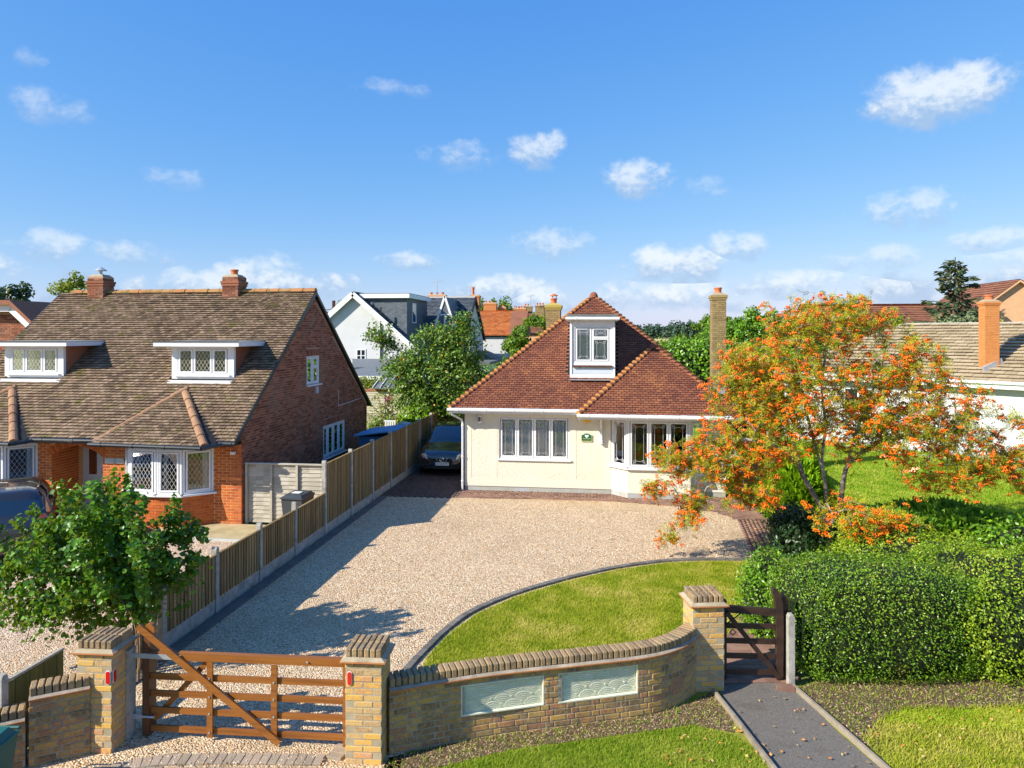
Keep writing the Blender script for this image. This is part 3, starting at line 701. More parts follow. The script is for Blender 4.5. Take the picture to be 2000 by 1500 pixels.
paving('gate_path', [(1.72, 10.78), (2.75, 10.98), (3.0, 12.2), (3.5, 13.6), (2.62, 14.0), (2.25, 12.9), (1.78, 12.0)], R(8), 'block_paver', single=True)
paving('drive_entrance_paving', [(-5.9, 7.2), (-5.9, 7.66), (-5.3, 7.76), (-3.20, 8.03), (-3.20, 7.3)], R(7), 'entrance_paver', single=True)
# curved soldier course along the edge of the gravel
ec = thing('entrance_edging', 'row of buff blocks set on end across the drive entrance', 'edging', (-4.4, 8.0, 0))
ep = resample([(-6.0, 7.35), (-5.75, 7.66), (-5.3, 7.90), (-4.7, 8.02), (-4.0, 8.11), (-3.26, 8.19)], .107)
for a_, c_ in zip(ep, ep[1:]):
    mid = (a_+c_)/2; inst('paver', bmesh_for(.2, .1, .05, 'entrance_paver', .004), Matrix.Translation((mid.x, mid.y, .008+random.uniform(-.003, .003))) @ Matrix.Rotation(math.atan2(c_.y-a_.y, c_.x-a_.x)+math.pi/2, 4, 'Z'), ec)
eq = resample([(-3.24, 8.22), (-3.18, 8.6), (-3.14, 9.0)], .107)
for a_, c_ in zip(eq, eq[1:]):
    mid = (a_+c_)/2; inst('paver', bmesh_for(.2, .1, .05, 'entrance_paver', .004), Matrix.Translation((mid.x, mid.y, .008)) @ Matrix.Rotation(math.atan2(c_.y-a_.y, c_.x-a_.x)+math.pi/2, 4, 'Z'), ec)
scatter_stones('stray_gravel', [(-5.6, 7.3), (-3.3, 7.4), (-3.3, 8.4), (-5.6, 8.2)], 420, .024, 'pebble', .034, label='stray gravel stones lying on the entrance paving', cat='gravel')
b = MB(); b.box((-6.98, 9.1, 0), (-6.78, 21.7, .035)); b.build('fence_foot_strip', 'kerb_block', kind='structure')
# concrete slab in front of the brick house
b = MB(); b.box((-11.6, 16.62, -.05), (-7.2, 18.0, .03)); b.build('front_slab', 'slab', kind='structure')
b = MB(); b.box((-11.6, 16.52, -.05), (-7.2, 16.617, .045)); b.build('slab_edging', 'slab_edge', kind='structure')
# asphalt footpath and its timber edging
sheet('asphalt_path', [(1.60, 10.55), (1.75, 10.75), (2.55, 10.9), (2.68, 10.66), (2.95, 9.6), (3.25, 8.7), (4.0, 5.0), (2.6, 5.0), (1.98, 8.6), (1.68, 9.8)], .006, 'asphalt')
def board_edge(label, P):
    t = thing('timber_edging', label, 'edging', (*P[0], 0)); 
    for a, c in zip(P, P[1:]):
        b = MB(); b.bar((a[0], a[1], .03), (c[0], c[1], .03), .035, .09); b.build('edge_board', 'timber_edge', t)
board_edge('weathered timber edging board on the left of the tarmac path', [(1.50, 10.45), (1.68, 9.75), (1.93, 8.7), (2.4, 6.6), (2.7, 5.0)])
board_edge('weathered timber edging board on the right of the tarmac path', [(2.66, 10.72), (2.98, 9.7), (3.28, 8.7), (3.75, 6.6), (4.05, 5.0)])
SOIL = [(-2.6, 8.35), (-2.0, 8.7), (-1, 9.16), (.4, 9.66), (1.1, 10.1), (1.5, 10.5), (1.66, 9.85), (1.62, 9.45), (1.1, 9.58), (.36, 9.28), (-1.15, 8.72), (-1.99, 8.22), (-2.6, 7.85)]
sheet('soil_bed', SOIL, .004, 'soil')
scatter_stones('bark_chips', SOIL, 2600, .022, 'chips', .005, label='stones and bark chips scattered along the wall bed', cat='mulch')
SOIL2 = [(2.7, 10.74), (3.4, 11.25), (4.6, 11.6), (6.5, 11.9), (9, 12.2), (9, 11.2), (6.2, 10.75), (4.8, 10.45), (4.0, 10.35), (3.5, 9.9), (3.3, 9.2), (3.0, 9.75)]
sheet('hedge_soil', SOIL2, .004, 'soil')
scatter_stones('bark_chips', SOIL2, 3600, .028, 'chips', .005, label='dry litter and chips in the soil below the hedge', cat='mulch')
grass('verge_grass', [(-2.9, 7.6), (-1.99, 8.2), (-1.15, 8.7), (.36, 9.25), (1.1, 9.55), (1.6, 9.4), (1.75, 9.2), (2.05, 7.9), (2.5, 6.0), (-2.6, 6.0)], 90000, .038, 'verge_blade', 0, w=.010, label='bright verge grass in front of the curved wall', cat='grass')
grass('verge_grass', [(3.2, 9.5), (3.5, 9.95), (4.0, 10.4), (4.8, 10.5), (6.2, 10.8), (8.5, 11.3), (8.5, 6.5), (3.7, 6.5)], 70000, .045, 'grass_blade', 0, w=.012, label='patchy verge grass right of the tarmac path', cat='grass')
grass('litter_grass', SOIL2, 5000, .045, 'verge_blade', 0, w=.012, label='thin grass growing through the litter under the hedge', cat='grass')
grass('litter_grass', SOIL, 1500, .04, 'verge_blade', 0, w=.012, label='sparse grass tufts in the bed along the curved wall', cat='grass')
grass('garden_grass', [(6.5, 18), (18, 18), (18, 28.5), (13, 33.5), (8.5, 37), (5.5, 37), (5.6, 22)], 120000, .06, 'verge_blade', 0, w=.035, label='mown grass of the large garden on the right', cat='grass')
b = MB(); b.box((-60, -9, -.015), (60, 3.0, .012)); b.build('road', 'asphalt', kind='structure')
b = MB(); b.box((2.42, 10.62, .0), (2.66, 10.74, .07)); setp(b.build('loose_brick', 'block_paver'), 'single red brick lying at the foot of the small gate post', 'brick')
# fallen leaves
def fallen(name, pts_poly, n, size, **kw):
    q = sample_poly(pts_poly, n); P = np.c_[q, np.full(n, .035)]
    return leaves(name, P, np.tile((0, 0, 1.), (n, 1)), size, 'fallen_leaf', None, jit=.35, **kw)
fallen('fallen_leaves', [(1.6, 10.3), (2.6, 10.5), (3.1, 9.0), (3.3, 8.0), (2.2, 8.0), (1.9, 9)], 60, .05, label='fallen orange leaves on the tarmac path', cat='leaves')
fallen('fallen_leaves', [(1.0, 9.5), (1.9, 9.6), (2.2, 8), (.5, 8.5)], 60, .05, label='fallen leaves on the grass left of the tarmac path', cat='leaves')
fallen('fallen_leaves', [(3.2, 9.9), (7, 10.9), (7, 8.8), (3.6, 8.8)], 170, .05, label='fallen leaves and rowan litter below the hedge', cat='leaves')
fallen('fallen_leaves', [(-4, 22.0), (3, 21.7), (4.3, 20), (4, 16.8), (3.4, 16.8), (3.7, 20.2), (2.6, 21.4), (-4, 21.9)], 160, .055, label='small pale leaves dotted over the block paving by the house', cat='leaves')

# ================================================================== BRICK PILLARS AND WALLS
def pillar(label, c, rz, top=1.16, w=.44, group='brick gate pillars', ncap=6):
    t = thing('brick_pillar', label, 'pillar', (c[0], c[1], 0), rz, group=group, local=True)
    b = MB(); h = w/2-.004; b.box((-h, -h, -.05), (h, h, top)); b.build('mortar_core', 'mortar', t)
    st = .215; hd = .1025; g = w-2*hd-.02
    z = .0; r = 0; fr = 'gate_brick'
    while z < top-.02:
        j = lambda: random.uniform(-.0035, .0035)
        for s in (-1, 1):
            for k in (-1, 1):
                Mx = Matrix.Translation((k*(w/4)+j(), s*(w/2-hd/2)+j(), z+.0325)); ang = 0
                if r % 2: Mx = Matrix.Rotation(math.pi/2, 4, 'Z') @ Mx
                inst('brick', bmesh_for(st-.002, hd, .065, fr), Mx, t)
            Mx = Matrix.Translation((s*(w/2-hd/2)+j(), j(), z+.0325)) @ Matrix.Rotation(math.pi/2, 4, 'Z')
            if r % 2: Mx = Matrix.Rotation(math.pi/2, 4, 'Z') @ Mx
            inst('brick', bmesh_for(g, hd, .065, fr), Mx, t)
        z += .0755; r += 1
    b = MB()
    for k, (e, z0, z1) in enumerate(((.030, z-.008, z+.008), (.052, z+.0095, z+.026))): b.box((-w/2-e, -w/2-e, z0), (w/2+e, w/2+e, z1))
    b.build('creasing_tile', 'creasing_tile', t)
    b = MB(); z += .0265; a = w/2+.045; c2 = w/2-.005
    b.faces([(-a, -a, z), (a, -a, z), (a, a, z), (-a, a, z), (-c2, -c2, z+.032), (c2, -c2, z+.032), (c2, c2, z+.032), (-c2, c2, z+.032)], [(0, 1, 5, 4), (1, 2, 6, 5), (2, 3, 7, 6), (3, 0, 4, 7), (4, 5, 6, 7)])
    b.build('mortar_fillet', 'mortar', t)
    pw = w/ncap
    for i in range(ncap):
        for s in (-1, 1):
            Mx = Matrix.Translation((-w/2+pw*(i+.5), s*w/4, z+.032+.045+random.uniform(-.003, .003))) @ Matrix.Rotation(math.pi/2, 4, 'Z')
            inst('coping_brick', bmesh_for(.215, pw-.008, .105, 'coping_brick', .012), Mx, t)
    return t
LP = pillar('left gate pillar of yellow brick carrying the timber gate hinges', (-6.185, 8.195), R(3.5))
RP = pillar('middle brick pillar between the timber gate and the curved wall', (-2.865, 8.40), R(3.5))
PP = pillar('right brick pillar beside the small dark garden gate', (1.40, 10.72), R(12), w=.46)
def curved_wall(name, label, P, top, holes=(), courses=10, th=.215, side=-1, single=300, base=0):
    """P: face line on the viewer's side, left to right"""
    t = thing(name, label, 'wall', (P[0][0], P[0][1], 0))
    pts = resample(P, .02); n = len(pts)
    def at(s):
        k = max(0, min(n-2, int(s/.02))); a, c = pts[k], pts[k+1]; d = (c-a).normalized(); return a+d*(s-k*.02), d
    L = (n-1)*.02
    # core (mortar), top and back
    b = MB(); N = int(L/.12)+1; ss = [L*i/N for i in range(N+1)]; hz = top-.165
    nh = [(h[0], h[1], h[2], h[3]) for h in holes]
    F = [];
    for s in ss:
        p, d = at(s); nr = Vector((d.y, -d.x, 0)); f = p-nr*.0045; bk = p-nr*(th-.005); F.append((f, bk))
    for (f0, b0), (f1, b1), s0, s1 in zip(F, F[1:], ss, ss[1:]):
        sm = (s0+s1)/2; ins = [h for h in nh if h[0] < sm < h[1]]
        zz = [(-.06, hz)] if not ins else [(-.06, ins[0][2]), (ins[0][3], hz)]
        for z0, z1 in zz:
            b.face([(f0.x, f0.y, z0), (f1.x, f1.y, z0), (f1.x, f1.y, z1), (f0.x, f0.y, z1)])
        b.face([(b1.x, b1.y, -.06), (b0.x, b0.y, -.06), (b0.x, b0.y, hz), (b1.x, b1.y, hz)])
        b.face([(f0.x, f0.y, hz), (f1.x, f1.y, hz), (b1.x, b1.y, hz), (b0.x, b0.y, hz)])
    for f, bk in (F[0], F[-1]): b.face([(f.x, f.y, -.06), (bk.x, bk.y, -.06), (bk.x, bk.y, hz), (f.x, f.y, hz)])
    b.build('mortar_core', 'dark_mortar', t)
    bricks = []; z = hz-.065-.0; r = 0
    while z > -.06:
        s = -.056 if r % 2 else 0; k = r % 2
        while s < L-.03:
            w = .215 if k % 2 == 0 else .1025
            a, c = max(s, 0.0), min(s+w, L); s += w+.013; k += 1
            if c-a < .03: continue
            segs = [(a, c)]
            for h in nh:
                if z+.06 > h[2]+.005 and z < h[3]-.01:
                    q = []
                    for x0, x1 in segs:
                        if x1 <= h[0] or x0 >= h[1]: q.append((x0, x1)); continue
                        if h[0]-x0 > .025: q.append((x0, h[0]))
                        if x1-h[1] > .025: q.append((h[1], x1))
                    segs = q
            for x0, x1 in segs: bricks.append((x0, x1, z+.0325))
        z -= .0755; r += 1
    rest = MB()
    for i, (x0, x1, zc) in enumerate(bricks):
        p, d = at((x0+x1)/2); nr = Vector((d.y, -d.x, 0)); ang = math.atan2(d.y, d.x)
        Mx = Matrix.Translation((p.x-nr.x*(.051-random.uniform(-.002, .005)), p.y-nr.y*(.051-random.uniform(-.002, .005)), zc)) @ Matrix.Rotation(ang, 4, 'Z')
        if i < single: inst('brick', bmesh_for(x1-x0, .1025, .065, 'yellow_brick'), Mx, t)
        else: rest.box((-(x1-x0)/2, -.05, -.0325), ((x1-x0)/2, .05, .0325), T=Mx)
    if rest.v: rest.build('brickwork', 'yellow_brick', t, kind='stuff')
    # back face of plain bricks
    bb = MB(); z = .01; r = 0
    while z < hz-.05:
        s = .05*(r % 2)
        while s < L-.2:
            p, d = at(s+.107); nr = Vector((d.y, -d.x, 0))
            bb.box((-.105, -.01, -.0325), (.105, .012, .0325), T=Matrix.Translation((p.x-nr.x*th, p.y-nr.y*th, z+.0325)) @ Matrix.Rotation(math.atan2(d.y, d.x), 4, 'Z')); s += .225
        z += .0755; r += 1
    bb.build('back_brickwork', 'yellow_brick', t, kind='stuff')
    # creasing tiles, fillet, brick on edge
    for nm, m, o, z0, z1, o2 in (('creasing_tile', 'creasing_tile', .030, hz, hz+.014, .030), ('creasing_tile', 'creasing_tile', .050, hz+.016, hz+.030, .050), ('mortar_fillet', 'dark_mortar', .040, hz+.0305, hz+.050, .006)):
        b = MB()
        ring = []
        for s in ss:
            p, d = at(s); nr = Vector((d.y, -d.x, 0))
            ring.append([(p+nr*o, z0), (p+nr*o2, z1), (p-nr*(th+o2), z1), (p-nr*(th+o), z0)])
        for A, B in zip(ring, ring[1:]):
            for i in range(4):
                j = (i+1) % 4; b.face([(*A[i][0][:2], A[i][1]), (*B[i][0][:2], B[i][1]), (*B[j][0][:2], B[j][1]), (*A[j][0][:2], A[j][1])])
        for A in (ring[0], ring[-1]): b.face([(*q[0][:2], q[1]) for q in A])
        b.build(nm, m, t)
    m_ = int(L/.0765); pw = L/m_
    for i in range(m_):
        p, d = at((i+.5)*pw); nr = Vector((d.y, -d.x, 0))
        Mx = Matrix.Translation((p.x-nr.x*th/2, p.y-nr.y*th/2, hz+.048+.0525+random.uniform(-.003, .004))) @ Matrix.Rotation(math.atan2(d.y, d.x)+math.pi/2+random.uniform(-.015, .015), 4, 'Z')
        inst('coping_brick', bmesh_for(.22, .066, .105, 'coping_brick', .010), Mx, t)
    return t, at, L
CW = [(-2.60, 8.40), (-2.22, 8.60), (-1.81, 8.80), (-1.40, 8.99), (-1.01, 9.14), (-.60, 9.29), (-.23, 9.43), (.14, 9.57), (.44, 9.69), (.72, 9.84), (.98, 10.06), (1.18, 10.32), (1.33, 10.56)]
def snear(P, q):
    pts = resample(P, .02); return min(range(len(pts)), key=lambda i: (pts[i]-Vector((*q, 0))).length)*.02
H1 = (snear(CW, (-1.80, 8.80)), snear(CW, (-.80, 9.22))); H2 = (snear(CW, (-.62, 9.29)), snear(CW, (.42, 9.68)))
wt, wat, WL = curved_wall('curved_boundary_wall', 'curved yellow brick front wall with two cream scallop panels', CW, .93,
    holes=[(H1[0], H1[1], .315, .69), (H2[0], H2[1], .315, .69)])
def scallop(h):
    """combed fan relief panel set back in the wall"""
    p0, d0 = wat(h[0]); p1, d1 = wat(h[1]); u = (p1-p0); W_ = u.length; u.normalize(); n = Vector((u.y, -u.x, 0)); O = p0-n*.055; z0, z1 = .315, .69; Z = Vector((0, 0, 1))
    b = MB(); b.obox(O, u, n, (0, -.05, z0), (W_, 0, z1))
    b.obox(p0, u, n, (0, -.054, z0-.004), (W_, .004, z0+.012))   # sloping rendered ledge
    b.obox(p0, u, n, (0, -.054, z1-.006), (W_, -.004, z1+.004)); b.obox(p0, u, n, (-.004, -.054, z0), (.010, -.004, z1)); b.obox(p0, u, n, (W_-.010, -.054, z0), (W_+.004, -.004, z1))
    po = b.build('rendered_panel', 'panel_cream', wt)
    Rr = .135; rows = 5; b = MB(); cs = []
    for r in range(rows):
        zc = z0-.02+.082*r; k = 0; x = -Rr+(Rr if r % 2 else 0)
        while x < W_+Rr: cs.append((x, zc, r)); x += 2*Rr
    for (x, zc, r) in cs:
        for q in range(5):
            rad = Rr-.007-q*.0262
            if rad < .012: continue
            seg = None; N = 16
            for i in range(N+1):
                a = math.pi*i/N; px, pz = x+rad*math.cos(a), zc+rad*math.sin(a)
                ok = .006 < px < W_-.006 and z0+.012 < pz < z1-.008 and not any((px-c[0])**2+(pz-c[1])**2 < (Rr+.001)**2 for c in cs if c[2] < r)
                P = O+u*px+Z*pz
                if ok and seg is not None: b.bar(seg, P, .012, .036, up=n)
                seg = P if ok else None
    b.build('combed_scallops', 'panel_cream', po, kind='stuff')
scallop(H1); scallop(H2)
# stepped wall left of the gate
curved_wall('stepped_wall', 'upper step of the short yellow brick wall left of the gate', [(-6.72, 7.60), (-6.55, 7.72), (-6.34, 7.86), (-6.2, 7.96)], .95, single=160)
curved_wall('stepped_wall', 'lower step of the short yellow brick wall at the left edge', [(-7.6, 6.98), (-7.3, 7.18), (-7.0, 7.40), (-6.74, 7.59)], .72, single=160)

# reflectors on the pillars
def reflector(label, O, u, n):
    t = thing('red_reflector', label, 'reflector', tuple(O), group='red reflectors on the gate pillars'); b = MB()
    O = Vector(O); pts = [(.026*math.cos(a), .052+.026*math.sin(a) if math.sin(a) > 0 else -.052+.026*math.sin(a)) for a in [2*math.pi*k/16 for k in range(16)]]
    b.prism(pts, O, u, (0, 0, 1), n, .012); b.build('lens', 'red_plastic', t); b = MB()
    b.prism([(x*1.2, z*1.08) for x, z in pts], O, u, (0, 0, 1), n, .006); b.build('backing', 'white_timber', t)
u_ = Vector((math.cos(R(3.5)), math.sin(R(3.5)), 0)); n_ = Vector((u_.y, -u_.x, 0))
cL = Vector((-6.185, 8.195, 0)); cR = Vector((-2.865, 8.40, 0))
reflector('red reflector on the front of the left gate pillar', cL+u_*.18+n_*.224+Vector((0, 0, .93)), u_, n_)
reflector('red reflector round the corner on the side of the left gate pillar', cL+u_*.224+n_*.175+Vector((0, 0, .93)), -n_, u_)
reflector('red reflector on the front of the middle gate pillar', cR-u_*.165+n_*.224+Vector((0, 0, 1.02)), u_, n_)

# ================================================================== FIELD GATE
gt = thing('timber_field_gate', 'varnished five bar timber gate with long diagonal brace', 'gate', (-5.80, 8.42, 0), R(1.2), local=True)
GL = 2.66; Wd = 'gate_wood'
def gb(nm, p, q, w, h, m='gate_wood', y=0, up=(0, 0, 1)): b = MB(); b.bar((p[0], y, p[1]), (q[0], y, q[1]), w, h, up=up); return b.build(nm, m, gt)
gb('top_rail', (.02, 1.03), (GL-.06, 1.06), .075, .095)
for z0, z1 in ((.76, .80), (.545, .585), (.335, .37), (.105, .135)): gb('rail', (.04, z0), (GL-.06, z1), .03, .075)
gb('hanging_stile', (.03, .02), (.03, 1.12), .09, .09, 'post_wood')
b = MB(); b.bar((GL-.03, 0, .02), (GL-.03, 0, 1.13), .07, .065); b.build('slamming_stile', Wd, gt)
for x in (.88, 1.72): b = MB(); b.bar((x, -.034, .05), (x, -.034, .99), .075, .03, up=(0, 1, 0)); b.build('upright', Wd, gt)
b = MB(); P = [(-.02, 1.37), (.10, 1.41), (.14, 1.33)]; b.bar((-.06, -.066, 1.41), (1.80, -.066, .05), .035, .085, up=(0, 0, 1)); b.build('diagonal_brace', Wd, gt)
b = MB(); b.bar((.84, .034, 1.0), (.10, .034, .2), .03, .07); b.build('counter_brace', Wd, gt)
b = MB(); pts = [(.075*math.cos(a)+.07, .075*math.sin(a)+1.36) for a in [2*math.pi*k/18 for k in range(18)]]; b.prism(pts, (0, -.045, 0), (1, 0, 0), (0, 0, 1), (0, 1, 0), .07); b.build('rounded_post_head', Wd, gt)
b = MB(); b.bar((.03, -.005, 1.1), (.05, -.005, 1.36), .07, .09); b.build('curved_head', 'post_wood', gt)
b = MB(); b.obox((0, -.05, 0), (1, 0, 0), (0, -1, 0), (-.17, 0, 1.005), (.50, .012, 1.065)); b.build('hinge_strap', 'galvanised', gt)
b = MB(); b.obox((0, -.05, 0), (1, 0, 0), (0, -1, 0), (-.16, 0, .24), (-.01, .02, .30)); b.tube([(-.17, -.06, .27), (.15, -.06, .27)], .014); b.build('lower_hinge', 'galvanised', gt)
for x, z in [(.88, z) for z in (.79, .56, .35, .115)]+[(1.72, z) for z in (.785, .575, .36, .13)]+[(.07, 1.33), (2.15, 1.06), (2.6, .78)]:
    b = MB(); b.lathe((0, 0, 0), [(.013, 0), (.011, .008)], 8); me = b.mesh('bolt', 'galvanised'); inst('bolt', me, Matrix.Translation((x, -.052, z)) @ Matrix.Rotation(R(90), 4, 'X'), gt)
tp = thing('gate_post', 'dark stained timber hanging post behind the left pillar', 'gate post', (-5.86, 8.58, 0), R(3), local=True)
b = MB(); b.box((-.06, -.06, -.1), (.06, .06, 1.25)); b.box((-.05, -.05, 1.25), (.05, .05, 1.28)); b.build('post', 'post_wood', tp)
b = MB(); T = Matrix.Translation((cL.x+u_.x*.236, cL.y+u_.y*.236, 0)) @ Matrix.Rotation(R(3.5), 4, 'Z')
b.box((-.012, .06, 0), (.022, .215, 1.13), T=T); setp(b.build('gate_hanging_plate', 'concrete_post'), 'grey plate up the side of the left gate pillar', 'plate')

# ================================================================== SMALL GATE
sg = thing('small_garden_gate', 'dark brown garden gate with curved heel post and diagonal brace', 'gate', (1.68, 10.86, 0), R(7.5), local=True)
Dg = 'dark_gate_wood'
def sb(nm, p, q, w, h, y=0, up=(0, 0, 1)): b = MB(); b.bar((p[0], y, p[1]), (q[0], y, q[1]), w, h, up=up); return b.build(nm, Dg, sg)
b = MB(); b.bar((.03, 0, .03), (.03, 0, 1.19), .07, .075); b.build('closing_stile', Dg, sg)
sb('top_rail', (.05, 1.06), (.84, 1.0), .07, .095)
for z in (.80, .58, .36, .13): sb('rail', (.05, z+.01), (.84, z-.01), .03, .075)
b = MB(); b.bar((.06, -.045, 1.02), (.84, -.045, .05), .03, .07); b.build('diagonal_brace', Dg, sg)
b = MB(); poly = [(.80, .0), (.89, .0), (.90, .7), (.895, 1.0), (.885, 1.15), (.85, 1.28), (.80, 1.355), (.745, 1.365), (.735, 1.31), (.765, 1.24), (.785, 1.12), (.79, .95), (.80, .6)]
b.prism(poly, (0, -.045, 0), (1, 0, 0), (0, 0, 1), (0, 1, 0), .085); b.build('curved_heel_post', Dg, sg)
b = MB(); b.tube([(.10, -.07, .74), (.14, -.08, .70), (.19, -.07, .74), (.14, -.06, .78), (.10, -.07, .74)], .009, 5); b.tube([(.04, -.05, .84), (.24, -.07, 1.0), (.27, -.06, 1.03)], .01, 5); b.build('ring_latch', 'steel_dark', sg)
hp = thing('small_gate_post', 'dark hanging post of the small gate beside the hedge', 'gate post', (2.62, 11.03, 0), R(7.5), local=True)
b = MB(); b.prism([(-.05, -.05), (.05, -.05), (.05, 1.05), (.02, 1.22), (-.04, 1.27), (-.07, 1.2), (-.05, 1.05)], (0, -.04, 0), (1, 0, 0), (0, 0, 1), (0, 1, 0), .09); b.build('post', Dg, hp)
cp = thing('concrete_post', 'single weathered concrete post between the small gate and the hedge', 'post', (2.655, 10.86, 0), R(7.5), local=True)
b = MB(); b.prism([(-.045, -.05), (.045, -.05), (.045, .99), (.025, 1.03), (-.025, 1.03), (-.045, .99)], (0, -.05, 0), (1, 0, 0), (0, 0, 1), (0, 1, 0), .10); b.build('shaft', 'concrete_post', cp)

# ================================================================== BOUNDARY FENCE
ft = thing('boundary_fence', 'close board timber fence with concrete posts down the drive side', 'fence', (-7.1, 8, 0))
PY = [8.62, 10.72, 12.30, 13.98, 15.66, 17.42, 19.3, 21.15, 23.0, 24.85, 26.7, 28.55, 30.4, 32.25]
PT = [1.20]*4 + [1.24]+[1.88]*9    # post heights
FT = [1.05]*5 + [1.78]*8           # panel tops between posts k and k+1
rnd = random.Random(3); nb = 0; restb = MB()
for k, (y, h) in enumerate(zip(PY, PT)):
    if k: b = MB(); b.prism([(-.05, -.02), (.05, -.02), (.05, h-.05), (.03, h), (-.03, h), (-.05, h-.05)], (-7.05, y, 0), (0, 1, 0), (0, 0, 1), (-1, 0, 0), .10); b.build('fence_post', 'concrete_post', ft)
    if k == 5 or k == 4:
        pass
    if 0 < k < len(PY)-1:
        y0, y1 = y+.05, PY[k+1]-.05; top = FT[k]
        b = MB(); b.box((-7.125, y0, -.02), (-7.075, y1, .24)); b.build('gravel_board', 'concrete_post', ft)
        n_b = int((y1-y0)/.105); w = (y1-y0)/n_b
        for i in range(n_b):
            a = y0+i*w; x = -7.072+rnd.uniform(-.003, .003); tz = top+rnd.uniform(-.006, .006)
            p = [(x+.006, a, .245), (x-.014, a+w+.012, .245), (x-.020, a+w+.012, .245), (x-.012, a, .245)]
            bb = MB() if nb < 300 else restb
            bb.faces([*p, *[(q[0], q[1], tz) for q in p]], [(0, 1, 5, 4), (1, 2, 6, 5), (2, 3, 7, 6), (3, 0, 4, 7), (4, 5, 6, 7), (3, 2, 1, 0)])
            if nb < 300: bb.build('fence_board', 'fence_wood', ft)
            nb += 1
        b = MB()
        b.box((-7.10, y0, top), (-7.05, y1, top+.025)); b.build('capping_rail', 'fence_wood', ft)
        for z in (.4, top-.2): b = MB(); b.box((-7.13, y0, z), (-7.095, y1, z+.08)); b.build('back_rail', 'fence_wood', ft)
if restb.v: restb.build('fence_boards', 'fence_wood', ft, kind='stuff')
ft2 = thing('front_fence_panel', 'low greenish close board panel with white post by the stepped wall', 'fence', (-7.1, 7.7, 0))
for y in (7.62, ): b = MB(); b.prism([(-.05, -.02), (.05, -.02), (.05, 1.02), (.03, 1.07), (-.03, 1.07), (-.05, 1.02)], (-7.05, y, 0), (0, 1, 0), (0, 0, 1), (-1, 0, 0), .10); b.build('fence_post', 'concrete_post', ft2)
for i in range(8):
    a = 7.69+i*.11; b = MB(); b.box((-7.10+(i % 2)*.006, a, 0), (-7.075+(i % 2)*.006, a+.104, .93+i*.004)); b.build('fence_board', 'green_fence_wood', ft2)
b = MB(); b.box((-7.11, 7.67, .95), (-7.06, 8.57, .98)); b.build('capping_rail', 'panel_wood', ft2)
b = MB(); b.prism([(-.05, -.02), (.05, -.02), (.05, 1.02), (.03, 1.07), (-.03, 1.07), (-.05, 1.02)], (-7.19, 7.60, 0), (0, 1, 0), (0, 0, 1), (-1, 0, 0), .10)
setp(b.build('spare_concrete_post', 'stone_white'), 'white painted post standing behind the low greenish fence panel', 'post')
# side gate of waney boards beside the brick house
st_ = thing('side_fence_gate', 'bleached waney lap boards closing the side of the brick house', 'fence', (-9.5, 18.15, 0))
for x in (-9.56, -8.86, -8.14): b = MB(); b.box((x-.03, 18.09, 0), (x+.03, 18.15, 1.62)); b.build('batten', 'panel_wood', st_)
for k in range(14):
    z = .06+k*.112
    for x0, x1 in ((-9.53, -8.89), (-8.83, -8.17), (-8.11, -7.22)):
        b = MB(); e = [rnd.uniform(-.008, .008) for _ in range(4)]
        xs = [x0+(x1-x0)*i/3 for i in range(4)]
        for i in range(3): b.faces([(xs[i], 18.145, z+e[i]), (xs[i+1], 18.145, z+e[i+1]), (xs[i+1], 18.168, z+.125), (xs[i], 18.168, z+.125), (xs[i], 18.16, z+e[i]), (xs[i+1], 18.16, z+e[i+1])], [(0, 1, 2, 3), (4, 5, 1, 0)])
        b.build('lap_board', 'panel_wood', st_)
b = MB(); b.box((-9.6, 18.08, 1.62), (-7.2, 18.18, 1.65)); b.build('capping_rail', 'panel_wood', st_)
# ================================================================== CREAM BUNGALOW
X3 = Vector((1, 0, 0)); Y3 = Vector((0, 1, 0)); Z3 = Vector((0, 0, 1)); FN = Vector((0, -1, 0))
bg = thing('cream_bungalow', 'cream rendered bungalow with red clay hipped roof and white dormer', 'bungalow', (-.4, 27, 0))
b = MB(); O = (-4.57, 22.93, 0)
wall(b, O, X3, FN, 8.25, .17, 2.66, holes=[(1.12, 3.40, 1.07, 2.43), (4.71, 7.63, .17, 2.56)])
wall(b, (-4.57, 31.2, 0), -Y3, -X3, 8.02, .17, 2.66, holes=[(2, 3.2, 1, 2)])
wall(b, (3.68, 23.18, 0), Y3, X3, 8.02, .17, 2.66)
wall(b, (3.43, 31.2, 0), -X3, Y3, 7.75, .17, 2.66)
b.build('wall', 'render_cream', bg)
# plain margins and raised bands on the render
for u0, u1, z0, z1 in ((0, 4.71, .17, .42), (7.63, 8.25, .17, .42), (0, .22, .42, 2.66), (.86, 1.06, .42, 2.66), (3.46, 3.62, .42, 2.66), (4.55, 4.71, .42, 2.6), (7.63, 8.25, 2.3, 2.66), (8.08, 8.25, .42, 2.3)):
    b = MB(); b.obox(O, X3, FN, (u0, .001, z0), (u1, .006, z1)); b.build('smooth_render_band', 'cream_smooth', bg)
b = MB(); wall(b, (-4.56, 22.945, 0), X3, FN, 4.70, -.1, .17, t=.2); wall(b, (3.07, 22.945, 0), X3, FN, .60, -.1, .17, t=.2); wall(b, (3.67, 22.95, 0), Y3, X3, 8.2, -.1, .17, t=.2); wall(b, (-4.56, 31.1, 0), -Y3, -X3, 8.15, -.1, .17, t=.2)
BP = [Vector((.14, 22.93, 0)), Vector((.65, 22.43, 0)), Vector((2.55, 22.43, 0)), Vector((3.06, 22.93, 0))]
for A, B in zip(BP, BP[1:]): u = (B-A).normalized(); n = Vector((u.y, -u.x, 0)); wall(b, A-n*.012, u, n, (B-A).length, -.1, .17, t=.15)
b.build('plinth', 'plinth', bg)
b = MB()
